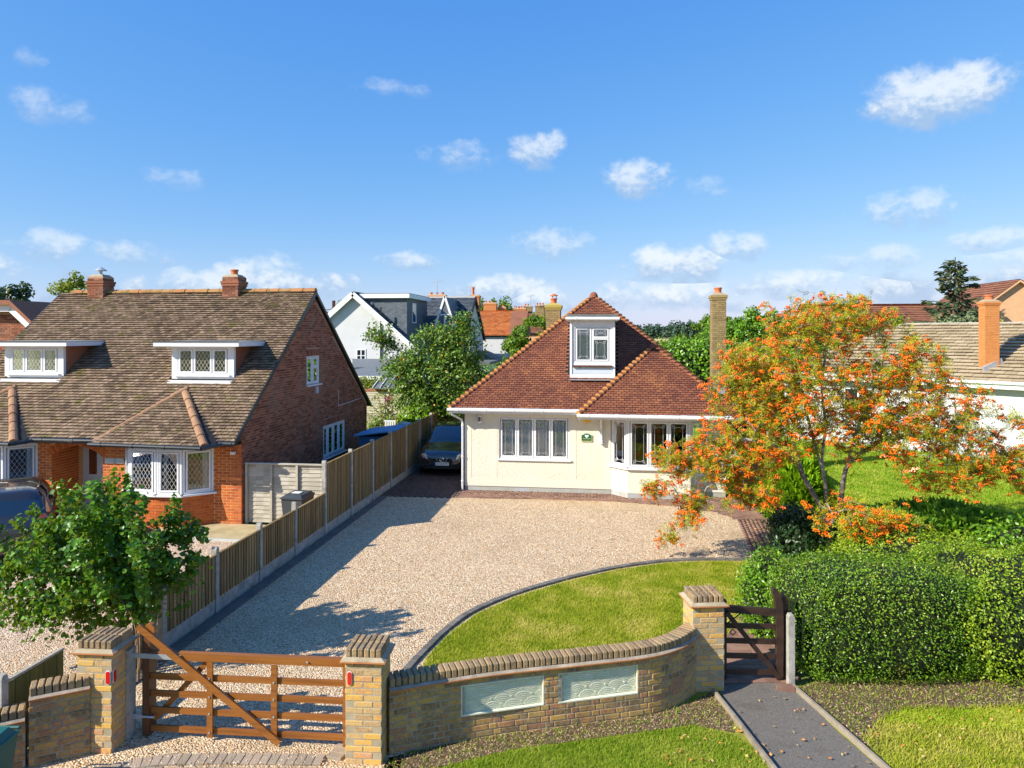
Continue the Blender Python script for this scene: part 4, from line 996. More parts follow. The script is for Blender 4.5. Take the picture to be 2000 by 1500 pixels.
for A, B in zip(BP, BP[1:]): u = (B-A).normalized(); n = Vector((u.y, -u.x, 0)); wall(b, A, u, n, (B-A).length, .17, .93, t=.15)
b.build('bay_wall', 'cream_smooth', bg)
b = MB()
for A, B in zip(BP, BP[1:]): u = (B-A).normalized(); n = Vector((u.y, -u.x, 0)); wall(b, A, u, n, (B-A).length, 2.44, 2.56, t=.15)
b.build('bay_head', 'upvc', bg)
# interior back wall painted near-black for the darkness of the rooms
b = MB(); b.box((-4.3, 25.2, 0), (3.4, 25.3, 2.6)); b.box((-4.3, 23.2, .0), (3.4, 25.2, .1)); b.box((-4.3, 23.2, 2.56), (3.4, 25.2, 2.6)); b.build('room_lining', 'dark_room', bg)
window(bg, (-3.45, 22.93, 1.07), X3, FN, 2.28, 1.36, [(1, [1])]*4, 'octagon', curtain=[(0.02, .98)], inset=.05, label='four light window with leaded octagons and vertical blinds')
for k, (A, B) in enumerate(zip(BP, BP[1:])):
    u = (B-A).normalized(); n = Vector((u.y, -u.x, 0)); L = (B-A).length
    window(bg, A+u*.02+n*-.02+Z3*.96, u, n, L-.04, 1.47, [(1, [1])]*(3 if k == 1 else 1), 'octagon', curtain=[(.1, .9)] if k == 0 else ([(0, .12)] if k == 1 else None), label=['left angled bay light with a pale curtain', 'front of the bay window with three leaded lights', 'right angled bay light'][k])
# dormer
dz0 = 3.62
b = MB(); wall(b, (-1.19, 23.6, 0), X3, FN, 1.47, dz0, 5.52, holes=[(.13, 1.33, 4.16, 5.34)], t=.12)
b.build('dormer_front', 'upvc', bg)
for x in (-1.19, .22): b = MB(); b.box((x, 23.73, 3.6), (x+.06, 26.1, 5.52)); b.build('dormer_cheek', 'upvc', bg)
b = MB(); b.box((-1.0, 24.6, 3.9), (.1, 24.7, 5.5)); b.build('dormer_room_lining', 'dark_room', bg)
window(bg, (-1.06, 23.60, 4.16), X3, FN, 1.20, 1.18, [(1, [1]), (1.05, [.68, .30])], 'octagon', curtain=[(0, 1)], sill=False, inset=.03, label='dormer window with leaded lights and net curtain')
b = MB(); b.box((-1.10, 23.50, 4.02), (.19, 23.59, 4.07)); b.build('dormer_sill', 'post_wood', bg)
b = MB(); b.box((-1.12, 23.585, 3.80), (.20, 23.60, 4.00)); b.build('lead_apron', 'upvc_grey', bg)
b = MB(); b.box((-1.19, 23.56, 3.60), (-1.12, 23.598, 5.52)); b.box((.21, 23.56, 3.60), (.28, 23.598, 5.52)); b.box((-1.12, 23.56, 3.62), (.21, 23.598, 3.78)); b.build('corner_board', 'upvc', bg)
b = MB(); b.box((-1.28, 23.46, 5.52), (.37, 26.2, 5.60)); b.build('dormer_soffit', 'upvc', bg)
b = MB(); b.box((-1.27, 23.45, 5.602), (.36, 26.15, 5.74)); b.build('dormer_flat_roof', 'felt_roof', bg)
b = MB(); b.box((-1.22, 23.0, 3.555), (.33, 23.56, 3.60), T=Matrix.Translation((0, 0, 0))); 
b = MB(); b.obox((-1.22, 23.45, 3.595), X3, FN, (0, 0, 0), (1.55, .12, .02)); b.build('lead_flashing', 'lead', bg)
# gutters, fascias, soffits
def gutter(parent, p, q, m='upvc', r=.055, br=.9):
    b = MB(); p = Vector(p); q = Vector(q); b.tube([p, q], r, 10); o = b.build('gutter', m, parent)
    L = (q-p).length; d = (q-p).normalized(); b = MB()
    for k in range(max(1, int(L/br))):
        c = p+d*(.35+k*br)
        if (c-p).length < L: b.tube([c-d*.018, c+d*.018], r+.010, 10)
    if b.v: b.build('gutter_bracket', m, o)
    return o
gutter(bg, (-5.04, 22.42, 2.68), (-.80, 22.42, 2.68)); gutter(bg, (-.90, 22.02, 2.59), (4.10, 22.02, 2.56))
gutter(bg, (1.10-2.42, 23.38, 5.60), (.42, 23.38, 5.59))
b = MB(); b.box((-4.97, 22.475, 2.56), (-.85, 22.498, 2.74)); b.box((-.85, 22.075, 2.47), (4.03, 22.098, 2.65)); b.box((-4.99, 22.475, 2.56), (-4.97, 31.5, 2.74)); b.box((4.03, 22.075, 2.47), (4.05, 31.5, 2.65)); b.box((-.852, 22.10, 2.47), (-.83, 22.497, 2.65))
b.build('fascia', 'upvc', bg)
b = MB(); b.box((-4.97, 22.50, 2.555), (-.86, 22.93, 2.575)); b.box((-.83, 22.10, 2.50), (4.03, 22.42, 2.52)); b.box((-.83, 22.42, 2.565), (4.03, 22.93, 2.58)); b.box((-4.97, 22.93, 2.56), (-4.57, 31.3, 2.58)); b.box((3.69, 22.93, 2.55), (4.03, 31.3, 2.57)); b.build('soffit', 'upvc', bg)
b = MB(); b.tube([(-4.93, 22.44, 2.62), (-4.90, 22.50, 2.52), (-4.66, 22.84, 2.32), (-4.63, 22.87, 2.22), (-4.63, 22.87, .05)], .036, 8)
for z in (2.1, 1.1, .3): b.tube([(-4.63, 22.87, z), (-4.63, 22.87, z+.05)], .048, 8)
b.build('downpipe', 'upvc', bg)
# roofs
TP = .844; PA = math.atan(TP); cp_, sp_ = math.cos(PA), math.sin(PA)
def hip4(x0, x1, y0, z0, name, holes=(), back=True):
    h = (x1-x0)/2; L = h/cp_
    tb = MB(); ub = MB(); tri = [(0, 0), (2*h, 0), (h, L)]; jobs = []
    for O, U, V, hs in (((x0, y0, z0), X3, Vector((0, cp_, sp_)), holes), ((x0, y0+2*h, z0), -Y3, Vector((cp_, 0, sp_)), ()), ((x1, y0, z0), Y3, Vector((-cp_, 0, sp_)), ())) + ((((x1, y0+2*h, z0), -X3, Vector((0, -cp_, sp_)), ()),) if back else ()):
        underlay(ub, O, U, V, tri, .05); jobs.append((O, U, V, hs))
    u = ub.build('roof', 'dark_timber', bg)
    for k_, (O, U, V, hs) in enumerate(jobs): tiles(tb, O, U, V, tri, .165, .098, holes=hs, th=.013, lift=.022, single=(u, 'clay_tile') if k_ == 0 and back else None)
    tb.build('roof_tiles', 'clay_tile', u, kind='stuff'); return u
main_roof = hip4(-4.97, 4.03, 22.5, 2.74, 'roof', holes=[(3.70, 5.32, 1.50, 4.72)])
front_roof = hip4(-.85, 4.03, 22.1, 2.64, 'roof', back=False)
# bonnet hip tiles
def bonnet():
    b = MB(); n = 6; L = .30
    lo = [(.115*math.sin(a), 0, .085*math.cos(a)-.035) for a in [R(-78+156*i/n) for i in range(n+1)]]
    hi = [(.085*math.sin(a), L, .060*math.cos(a)-.075) for a in [R(-78+156*i/n) for i in range(n+1)]]
    k = b.vs(lo+hi)
    for i in range(n): b.f.append((k+i, k+i+1, k+n+2+i, k+n+1+i)); b.mi.append(0)
    b.faces(lo+[(0, .015, -.09)], [tuple(range(n+1))+(n+1,)], 1)
    lo2 = [(x*.93, y+.004, z-.012) for x, y, z in lo]
    b.faces(lo+lo2, [(i, i+1, n+2+i, n+1+i) for i in range(n)], 1)
    return b.mesh('bonnet_tile', ['bonnet_tile', 'bonnet_mortar'])
bon = bonnet()
def hip_line(par, p, q, me, step, nm, w=1.0, lift=.05, tilt=.16, skip=None):
    p = Vector(p); q = Vector(q); d = (q-p).normalized(); L = (q-p).length; sx = d.cross(Z3).normalized(); up = sx.cross(d).normalized()
    for k in range(math.ceil((L-.22)/step)):
        c = p+d*k*step+up*lift; s = random.uniform(.95, 1.06)*w
        if skip and skip(c): continue
        dd = (d*math.cos(tilt)-up*math.sin(tilt)).normalized(); uu = sx.cross(dd).normalized()
        T = Matrix.Identity(4)
        for i, ax in enumerate((sx*s, dd, uu*s)):
            for j in range(3): T[j][i] = ax[j]
        for j in range(3): T[j][3] = c[j]
        inst(nm, me, T, par)
hip_line(main_roof, (-4.97, 22.5, 2.74), (-.47, 27.0, 6.54), bon, .195, 'bonnet_tile')
hip_line(main_roof, (4.03, 22.5, 2.74), (-.47, 27.0, 6.54), bon, .195, 'bonnet_tile', skip=lambda c: c.z < 4.3)
hip_line(front_roof, (-.85, 22.1, 2.64), (1.59, 24.54, 4.70), bon, .195, 'bonnet_tile')
hip_line(front_roof, (4.03, 22.1, 2.64), (1.59, 24.54, 4.70), bon, .195, 'bonnet_tile')
for c, pr in (((-.47, 26.98, 6.62), main_roof), ((1.59, 24.50, 4.78), front_roof)):
    b = MB(); b.lathe(c, [(.17, -.16), (.14, -.05), (.09, .02), (.03, .045)], 12); b.build('apex_tile', 'bonnet_tile', pr)
# chimneys
def stack(parent, nm, x0, x1, y0, y1, z0, z1, bm='chimney_brick', mm='dark_mortar', cap='corbel', capm=None, label=None, fl='mortar'):
    b = MB(); b.box((x0, y0, z0), (x1, y1, z1)); o = b.build(nm, mm, parent, label=label); b = MB()
    for O, u, n, L in (((x0, y0, 0), X3, -Y3, x1-x0), ((x1, y0, 0), Y3, X3, y1-y0), ((x1, y1, 0), -X3, Y3, x1-x0), ((x0, y1, 0), -Y3, -X3, y1-y0)):
        brick_face(b, O, u, n, L, z0+.01, z1-.005, proud=.008, j=.011)
    b.build('brickwork', bm, o, kind='stuff'); b = MB()
    for e, a, c in (((.035, z1-.16, z1-.09), (.06, z1-.088, z1+.0)) if cap == 'corbel' else ((.03, z1-.30, z1-.22), (.05, z1-.218, z1-.14))):
        b.box((x0-e, y0-e, a), (x1+e, y1+e, c))
    b.build('corbel', capm or bm, o)
    b = MB(); e = .045 if cap == 'corbel' else .0
    b.faces([(x0-e, y0-e, z1+.003), (x1+e, y0-e, z1+.003), (x1+e, y1+e, z1+.003), (x0-e, y1+e, z1+.003), (x0+.1, y0+.1, z1+.09), (x1-.1, y0+.1, z1+.09), (x1-.1, y1-.1, z1+.09), (x0+.1, y1-.1, z1+.09)], [(0, 1, 5, 4), (1, 2, 6, 5), (2, 3, 7, 6), (3, 0, 4, 7), (4, 5, 6, 7)])
    b.build('flaunching', fl, o); return o
def pot(parent, c, r=.12, h=.28, cowl=None):
    b = MB(); b.lathe(c, [(r, 0), (r*.92, .05), (r*.92, h*.75), (r*1.12, h*.78), (r*1.12, h), (r*.85, h), (r*.8, h-.03)], 14); b.build('chimney_pot', 'terracotta', parent)
    if cowl:
        b = MB()
        for k in range(3): a = 2*math.pi*k/3; b.tube([(c[0]+r*.8*math.cos(a), c[1]+r*.8*math.sin(a), c[2]+h), (c[0]+r*.8*math.cos(a), c[1]+r*.8*math.sin(a), c[2]+h+.09)], .012, 5)
        b.lathe((c[0], c[1], c[2]+h+.09), [(r*1.35, 0), (r*1.3, .02), (r*.3, .08), (.01, .09)], 14); b.build('cowl', cowl, parent)
c1 = stack(bg, 'chimney', -2.27, -1.74, 27.2, 27.75, 4.4, 6.18, capm='lichen_cap', fl='lichen_cap', label='short lichened chimney behind the left hip'); pot(c1, (-2.0, 27.47, 6.26), .12, .2, 'terracotta')
c2 = stack(bg, 'chimney', 3.70, 4.16, 25.9, 26.5, 0, 6.46, capm='chimney_brick', label='tall side chimney of brown brick on the right wall'); pot(c2, (3.93, 26.2, 6.54), .13, .2)
b = MB(); b.box((3.62, 25.82, 3.2), (4.24, 26.58, 3.42)); b.build('shoulder', 'brown_brick', c2)
b = MB(); b.box((3.5, 25.7, 3.0), (4.1, 25.9, 3.22)); b.build('flashing', 'lead', c2)
# wall fittings
lt = thing('wall_lantern', 'white wall lantern under the left eaves of the bungalow', 'lantern', (-4.06, 22.8, 2.2))
b = MB(); b.box((-4.09, 22.86, 2.24), (-4.03, 22.925, 2.44)); b.tube([(-4.06, 22.9, 2.42), (-4.06, 22.82, 2.50), (-4.06, 22.80, 2.46)], .012, 6); b.build('bracket', 'upvc', lt)
b = MB(); b.lathe((-4.06, 22.80, 2.22), [(.03, 0), (.07, .03), (.075, .06)], 6); b.lathe((-4.06, 22.80, 2.42), [(.10, 0), (.05, .05), (.01, .09)], 6)
for k in range(6): a = math.pi/3*k; b.tube([(-4.06+.072*math.cos(a), 22.80+.072*math.sin(a), 2.27), (-4.06+.08*math.cos(a), 22.80+.08*math.sin(a), 2.43)], .008, 4)
b.build('cage', 'upvc', lt); b = MB(); b.lathe((-4.06, 22.80, 2.27), [(.055, 0), (.062, .15)], 8); b.build('glazing', 'dark_glass', lt)
al = thing('alarm_box', 'round yellow burglar alarm box tucked under the bungalow gutter', 'alarm box', (-.62, 22.9, 2.42))
b = MB(); b.lathe((0, 0, 0), [(.145, 0), (.15, .02), (.14, .06), (.10, .08)], 22); me = b.mesh('cover', 'alarm_yellow', True)
inst('cover', me, Matrix.Translation((-.62, 22.92, 2.42)) @ Matrix.Rotation(R(90), 4, 'X'), al)
text_obj('lettering', 'Yale', .13, frame_m((-.62, 22.836, 2.43), X3, Z3), 'black_print', al)
sn = thing('house_sign', 'dark green house name plaque with white emblem on cream wall', 'sign', (-.62, 22.92, 1.80))
b = MB(); b.prism([(-.17, -.12), (.17, -.12), (.17, .08), (.12, .08), (.06, .125), (-.06, .125), (-.12, .08), (-.17, .08)], (-.62, 22.922, 1.80), X3, Z3, FN, .015); b.build('plaque', 'sign_green', sn)
b = MB(); b.prism([(-.17, -.125), (.17, -.125), (.17, -.105), (-.17, -.105)], (-.62, 22.915, 1.80), X3, Z3, FN, .018); b.prism([(.155, -.105), (.17, -.105), (.17, .08), (.155, .08)], (-.62, 22.915, 1.80), X3, Z3, FN, .018); b.prism([(-.17, -.105), (-.155, -.105), (-.155, .08), (-.17, .08)], (-.62, 22.915, 1.80), X3, Z3, FN, .018); b.build('gilt_edge', 'brass_edge', sn)
b = MB(); b.prism([(-.055, .10), (-.06, .045), (-.03, .015), (0, -.01), (.03, .015), (.06, .045), (.055, .10), (.03, .085), (0, .075), (-.03, .085)], (-.62, 22.904, 1.80), X3, Z3, FN, .004); b.build('emblem', 'plate_white', sn)
b = MB()
for k in range(11): b.prism([(-.12+k*.022, -.045), (-.105+k*.022, -.045), (-.105+k*.022, -.022), (-.12+k*.022, -.022)], (-.62, 22.904, 1.80), X3, Z3, FN, .003)
b.build('faint_lettering', 'brass_edge', sn)
b = MB(); b.box((-.20, 22.86, 1.62), (-.13, 22.925, 2.56)); b.prism([(0, 0), (0, .5), (.36, .9), (.36, .82), (.10, .45), (.06, 0)], (-.20, 22.86, 1.66), FN, Z3, X3, .07)
for z in (1.62, 1.70, 1.78): b.box((-.215, 22.80, z), (-.115, 22.925, z+.035))
b.build('eaves_bracket', 'upvc', bg)
# dark boarded side door/gate right of the bungalow
dg = thing('side_gate', 'black boarded side gate and lean-to right of the bungalow', 'gate', (4.3, 23.2, 0))
for k in range(9): b = MB(); b.box((3.72+k*.13, 23.20, .03), (3.84+k*.13, 23.23, 2.1)); b.build('board', 'dark_timber', dg)
b = MB(); b.box((3.72, 23.235, 1.7), (4.88, 23.27, 1.8)); b.box((3.72, 23.235, .3), (4.88, 23.27, .4)); b.build('ledge', 'dark_timber', dg)
b = MB(); b.box((3.9, 23.3, 0), (4.95, 28.5, 2.35)); b.build('lean_to', 'dark_timber', dg)

# ================================================================== BRICK CHALET HOUSE
bh = thing('brick_house', 'red brick chalet house with mossy brown tiled roof and two white dormers', 'house', (-14, 22.7, 0))
HX0, HX1, HY0, HY1 = -18.75, -9.64, 17.99, 28.05
ES, EY, EZ, RY, RZ = .805, 17.5, 2.30, 22.72, 6.50
b = MB()
# gable walls (solid pentagons with window openings built from panels)
O = (HX1, HY0, 0); W2 = HY1-HY0
gh = [(4.16, 5.24, 3.43, 4.37), (5.55, 7.62, .80, 1.92)]
wall(b, O, Y3, X3, W2, -.1, 2.55, holes=[gh[1]], t=.22)
def gable_poly(z0): return None
zt = lambda y: EZ+ES*(y-EY)-.10 if y < RY else RZ-.10-(RZ-2.2)/(28.35-RY)*(y-RY)
for a, c in zip([0, 2, 4.16, 4.73, 5.24, 7, 8.6], [2, 4.16, 4.73, 5.24, 7, 8.6, W2]):
    za, zc = zt(HY0+a), zt(HY0+c)
    lo = [(a, 2.55), (c, 2.55)]
    if a >= 4.16 and c <= 5.24:
        b.prism([(a, 2.55), (c, 2.55), (c, 3.43), (a, 3.43)], O, Y3, Z3, X3, -.22); b.prism([(a, 4.37), (c, 4.37), (c, zc), (a, za)], O, Y3, Z3, X3, -.22)
    elif za > 2.56 or zc > 2.56: b.prism([(a, 2.55), (c, 2.55), (c, max(zc, 2.551)), (a, max(za, 2.551))], O, Y3, Z3, X3, -.22)
# rest of the shell
wall(b, (HX0, HY1, 0), -Y3, -X3, W2, -.1, 2.5); b.prism([(0, 2.5), (W2, 2.5), (W2/2, 6.3)], (HX0, HY0, 0), Y3, Z3, X3, .2)
wall(b, (HX1, HY1-.01, 0), -X3, Y3, HX1-HX0, -.1, 2.2)
b.build('gable_wall', 'brown_mortar', bh)
b = MB(); brick_face(b, O, Y3, X3, W2, .0, 6.5, holes=gh+[(4.16, 5.24, 4.37, 4.60), (5.55, 7.62, 1.92, 2.15)], proud=.009, keep=lambda u, z: z < zt(HY0+u)-.12)
for (h, top) in ((gh[0], 4.375), (gh[1], 1.925)):
    k = h[0]
    while k < h[1]-.03: b_skin(b, O, Y3, X3, k, k+.066, top, top+.215, .009); k += .076
b.build('gable_brickwork', 'brown_brick', bh, kind='stuff')
window(bh, (HX1, HY0+gh[0][0], gh[0][2]), Y3, X3, 1.08, .94, [(1, [1]), (1, [.62, .38])], None, fr=.05, inset=.03, curtain=[(0, .2)], label='small white window high in the gable')
window(bh, (HX1, HY0+gh[1][0], gh[1][2]), Y3, X3, 2.07, 1.12, [(.8, [1]), (1, [1]), (1, [1]), (1, [1])], None, fr=.05, inset=.03, fm='upvc', glass='dark_glass', label='four light window low in the gable')
# front wall
O = (HX0, HY0, 0); f = lambda x: x-HX0
PO = (f(-15.20), f(-13.66)); B1 = (f(-12.98), f(-10.42)); B2 = (f(-18.3), f(-15.62))
b = MB(); wall(b, O, X3, FN, HX1-HX0-.22, -.1, 2.5, holes=[(PO[0], PO[1], -.1, 2.02), (B1[0], B1[1], -.1, 2.3), (B2[0], B2[1], -.1, 2.3)], t=.22)
wall(b, (-15.20, 18.21, 0), Y3, X3, 1.0, -.1, 2.4, t=.1); wall(b, (-13.66, 19.2, 0), -Y3, -X3, 1.0, -.1, 2.4, t=.1); wall(b, (-15.3, 19.2, 0), X3, FN, 1.75, 2.05, 2.4, t=.1)
b.build('front_wall', 'red_mortar', bh)
fb = []
brick_face(None, O, X3, FN, HX1-HX0, .0, 2.3, holes=[(PO[0]-.0, PO[1]+.0, -.1, 2.3), (B1[0], B1[1], -.1, 2.4), (B2[0], B2[1], -.1, 2.4)], collect=fb)
fb.sort(key=lambda q: -q[0]); frest = MB()
for i, (s0, s1, z) in enumerate(fb):
    if i < 300:
        L = round(s1-s0, 2); inst('brick', bmesh_for(max(L, .03), .03, .065, 'red_brick', .004), Matrix.Translation((HX0+(s0+s1)/2, HY0+.010+random.uniform(-.001, .001), z+.0325)), bh)
    else: b_skin(frest, O, X3, FN, s0, s1, z, z+.065, .012)
brick_face(frest, (-15.20, 18.0, 0), Y3, X3, 1.0, 0, 2.3)
brick_face(frest, (HX1, HY0-.002, 0), Y3, X3, .1, 0, 2.3, proud=.010)
frest.build('front_brickwork', 'red_brick', bh, kind='stuff')
# porch arch
b = MB(); cx = (-15.20-13.66)/2; hw = (PO[1]-PO[0])/2; rise = .30; Rr = (hw*hw+rise*rise)/(2*rise); cz = 2.02-Rr+.0
for k in range(25):
    a0 = math.asin(hw/Rr)*(-1+2*k/25); a1 = math.asin(hw/Rr)*(-1+2*(k+1)/25)-.008
    pts = [(cx+r*math.sin(a), cz+r*math.cos(a)) for r, a in ((Rr, a0), (Rr, a1), (Rr+.22, a1), (Rr+.22, a0))]
    ob = MB(); ob.prism(pts, (0, 17.99, 0), X3, Z3, FN, .016); ob.build('arch_brick', 'red_brick', bh)
# fill either side of the arch
b = MB()
for sg in (-1, 1):
    P = [(cx+sg*hw, 1.70), (cx+sg*hw, 2.02)]
    arc = [(cx+sg*Rr*math.sin(a), cz+Rr*math.cos(a)) for a in [math.asin(hw/Rr)*(1-i/8) for i in range(9)]]
    b.prism(arc+[(cx, 2.06), (cx+sg*hw, 2.06)], (0, 17.995, 0), X3, Z3, (0, 1, 0), .2)
b.build('arch_fill', 'red_brick', bh)
# porch door screen
dr = MB(); dr.obox((-15.2, 19.18, 0), X3, FN, (0, -.05, 0), (1.54, 0, 2.05)); do = dr.build('door_screen', 'door_white', bh, label='white front door and side light inside the arched porch')
b = MB(); b.obox((-15.2, 19.18, 0), X3, FN, (.62, .002, .1), (1.46, .045, 2.0)); dd = b.build('door', 'door_white', do)
b = MB(); b.obox((-15.2, 19.18, 0), X3, FN, (.74, .047, 1.3), (1.36, .052, 1.85)); b.obox((-15.2, 19.18, 0), X3, FN, (.2, .002, 1.0), (.45, .01, 1.85)); b.build('glass', 'dark_glass', do)
b = MB(); b.obox((-15.2, 19.18, 0), X3, FN, (.95, .047, 1.08), (1.2, .06, 1.14)); b.build('letter_plate', 'steel_dark', do)
b = MB()
for x in (.75, .9, 1.05, 1.2, 1.35): b.obox((-15.2, 19.18, 0), X3, FN, (x, .046, .2), (x+.012, .052, 1.0))
b.obox((-15.2, 19.18, 0), X3, FN, (.14, .002, .2), (.152, .01, .95)); b.obox((-15.2, 19.18, 0), X3, FN, (.3, .002, .2), (.312, .01, .95)); b.build('panel_mould', 'upvc_grey', do)
b = MB(); b.lathe((-14.52, 19.12, 1.05), [(.02, 0), (.025, .03), (.005, .05)], 8); b.build('handle', 'steel_dark', do)
ns = thing('number_sign', 'cream stone name tablet with the number 2 beside the arched porch', 'sign', (-13.3, 17.96, 1.64))
b = MB(); b.box((-13.57, 17.945, 1.57), (-13.02, 17.975, 1.71)); b.build('tablet', 'slab_edge', ns); text_obj('number', '2', .10, frame_m((-13.28, 17.942, 1.64), X3, Z3), 'black_print', ns)
# bays of the brick house
def bay(xl, xr, tag):
    P = [Vector((xl, 17.99, 0)), Vector((xl+.42, 17.50, 0)), Vector((xl+.42+(xr-xl-.84)*.5, 17.42, 0)), Vector((xr-.58, 17.46, 0)), Vector((xr, 17.99, 0))]
    bk = MB(); co = MB(); hd = MB()
    for i, (A, B) in enumerate(zip(P, P[1:])):
        u = (B-A).normalized(); n = Vector((u.y, -u.x, 0)); L = (B-A).length
        wall(co, A-n*.01, u, n, L, -.1, .83, t=.12); brick_face(bk, A-n*.01, u, n, L, 0, .82, proud=.012)
        wall(hd, A, u, n, L, 2.06, 2.28, t=.12)
        window(bh, A+u*.01+Z3*.89, u, n, L-.02, 1.17, [(1, [1])], 'diamond', leadm='white_lead', fr=.055, curtain=[(.0, .25), (.82, 1)] if i in (1, 2) else [(.75, 1)], label=None)
    co.build('bay_core', 'red_mortar', bh); bk.build('bay_brickwork', 'red_brick', bh, kind='stuff'); hd.build('bay_head', 'upvc', bh)
bay(-12.98, -10.42, 'r'); bay(-18.3, -15.62, 'l')
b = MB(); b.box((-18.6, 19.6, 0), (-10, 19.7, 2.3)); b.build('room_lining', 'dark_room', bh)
b = MB(); b.box((HX0+.1, 17.55, 2.18), (HX1+.05, 17.99, 2.20)); b.build('soffit', 'black_gutter', bh)
# main roof
SA = math.atan(ES); cs_, ss_ = math.cos(SA), math.sin(SA); SL = (RY-EY)/cs_; RL = 9.28
tb = MB(); ub = MB(); Of = (-18.83, EY, EZ); Vf = Vector((0, cs_, ss_))
dh = [(.95, 2.75, 2.25, 4.15), (6.32, 8.22, 2.25, 4.15)]
underlay(ub, Of, X3, Vf, [(0, 0), (RL, 0), (RL, SL), (0, SL)], .07)
ro = ub.build('roof', 'dark_timber', bh); ub = MB(); tiles(tb, Of, X3, Vf, [(0, 0), (RL, 0), (RL, SL), (0, SL)], .165, .112, th=.018, lift=.035, holes=dh, single=(ro, 'concrete_tile'))
Vb = Vector((0, -(28.35-RY), RZ-2.2)).normalized(); Lb = math.hypot(28.35-RY, RZ-2.2)
underlay(ub, (-9.55, 28.35, 2.2), -X3, Vb, [(0, 0), (RL, 0), (RL, Lb), (0, Lb)], .07); tiles(tb, (-9.55, 28.35, 2.2), -X3, Vb, [(0, 0), (RL, 0), (RL, Lb), (0, Lb)], .165, .112, th=.018, lift=.035)
ub.build('rear_roof', 'dark_timber', bh); tb.build('roof_tiles', 'concrete_tile', ro, kind='stuff')
def ridge_me(L, r, m):
    b = MB(); n = 7
    pr = lambda y, k: [(r*k*math.sin(a), y, r*k*math.cos(a)-r*.35) for a in [R(-85+170*i/n) for i in range(n+1)]]
    k = b.vs(pr(0, 1.0)+pr(L, .92))
    for i in range(n): b.f.append((k+i, k+i+1, k+n+2+i, k+n+1+i)); b.mi.append(0)
    b.faces(pr(0, 1.0)+pr(0.001, .86), [(i, i+1, n+2+i, n+1+i) for i in range(n)])
    b.f.append(tuple(k+i for i in range(n+1))); b.mi.append(0)
    return b.mesh('ridge_tile', m)
hip_line(ro, (-9.55, RY, RZ+.04), (-18.45, RY, RZ+.04), ridge_me(.44, .13, 'ridge_tile'), .42, 'ridge_tile', lift=0, tilt=.0)
b = MB()
for x in (-9.55, -18.83):
    b.bar((x, EY, EZ-.02), (x, RY, RZ-.03), .05, .10); b.bar((x, RY, RZ-.03), (x, 28.35, 2.17), .05, .10)
    b.build('verge_board', 'black_gutter', bh); b = MB()
# bay roofs (hipped, half round hip tiles)
hipt = ridge_me(.46, .115, 'hip_tile')
for k, ax in enumerate((-11.86, -17.28)):
    ap = Vector((ax, 18.95, 3.50)); rb = Vector((ax+1.68, 17.14, 2.22)); lb = Vector((ax-1.52, 17.30, 2.24)); lb0 = lb.copy()
    ex = Vector((ax+1.98, 17.55, 2.33)); U = X3; V = (ap-Vector((ap.x, 17.14, 2.22))).normalized(); L = (ap-Vector((ap.x, 17.14, 2.22))).length
    ub = MB(); tb = MB(); Oq = (lb.x, 17.14, 2.22); poly = [(0, 0), (rb.x-lb.x, 0), (ap.x-lb.x, L)]
    underlay(ub, Oq, U, V, poly, .05); tiles(tb, Oq, U, V, poly, .165, .108, th=.018, lift=.03)
    ub.face([ap, rb, ex]); ub.face([rb, ex, (ex.x, ex.y, ex.z-.1), (rb.x, rb.y, rb.z-.1)])
    # right hand slope, shaped steeper than the roof so it falls in shade
    Ur = (ex-rb).normalized(); Nr = (ex-rb).cross(ap-rb).normalized(); Vr = Nr.cross(Ur)
    sb_ = MB(); hx_ = X3*.30-Z3*.62; sb_.faces([rb+Z3*.05, ap+Z3*.06, ap+hx_, rb+X3*.24+Y3*.42, rb+X3*.24+Y3*.42-Z3*.06, rb-Z3*.05], [(0, 3, 2, 1), (0, 5, 4, 3)]); sb_.build('bay_roof_side', 'concrete_tile', bh)
    r1 = ub.build('bay_roof', 'dark_timber', bh); tb.build('bay_roof_tiles', 'concrete_tile', r1, kind='stuff')
    hip_line(r1, rb, ap, hipt, .44, 'hip_tile', lift=.03, tilt=.03); hip_line(r1, lb, ap, hipt, .44, 'hip_tile', lift=.03, tilt=.03, w=.85)
    gutter(bh, (lb.x, 17.08, 2.22), (rb.x-.05, 17.06, 2.18), 'black_gutter', .055); gutter(bh, (rb.x-.05, 17.06, 2.18), (rb.x+.35, 17.42, 2.24), 'black_gutter', .055)
gutter(bh, (-15.35, 17.42, 2.26), (-13.35, 17.42, 2.26), 'black_gutter', .055); gutter(bh, (-9.95, 17.42, 2.26), (-9.50, 17.42, 2.26), 'black_gutter', .055)
b = MB(); b.box((-15.6, 17.5, 2.16), (-13.3, 17.53, 2.30)); b.box((-10.1, 17.5, 2.16), (-9.6, 17.53, 2.30)); b.build('fascia', 'black_gutter', bh)
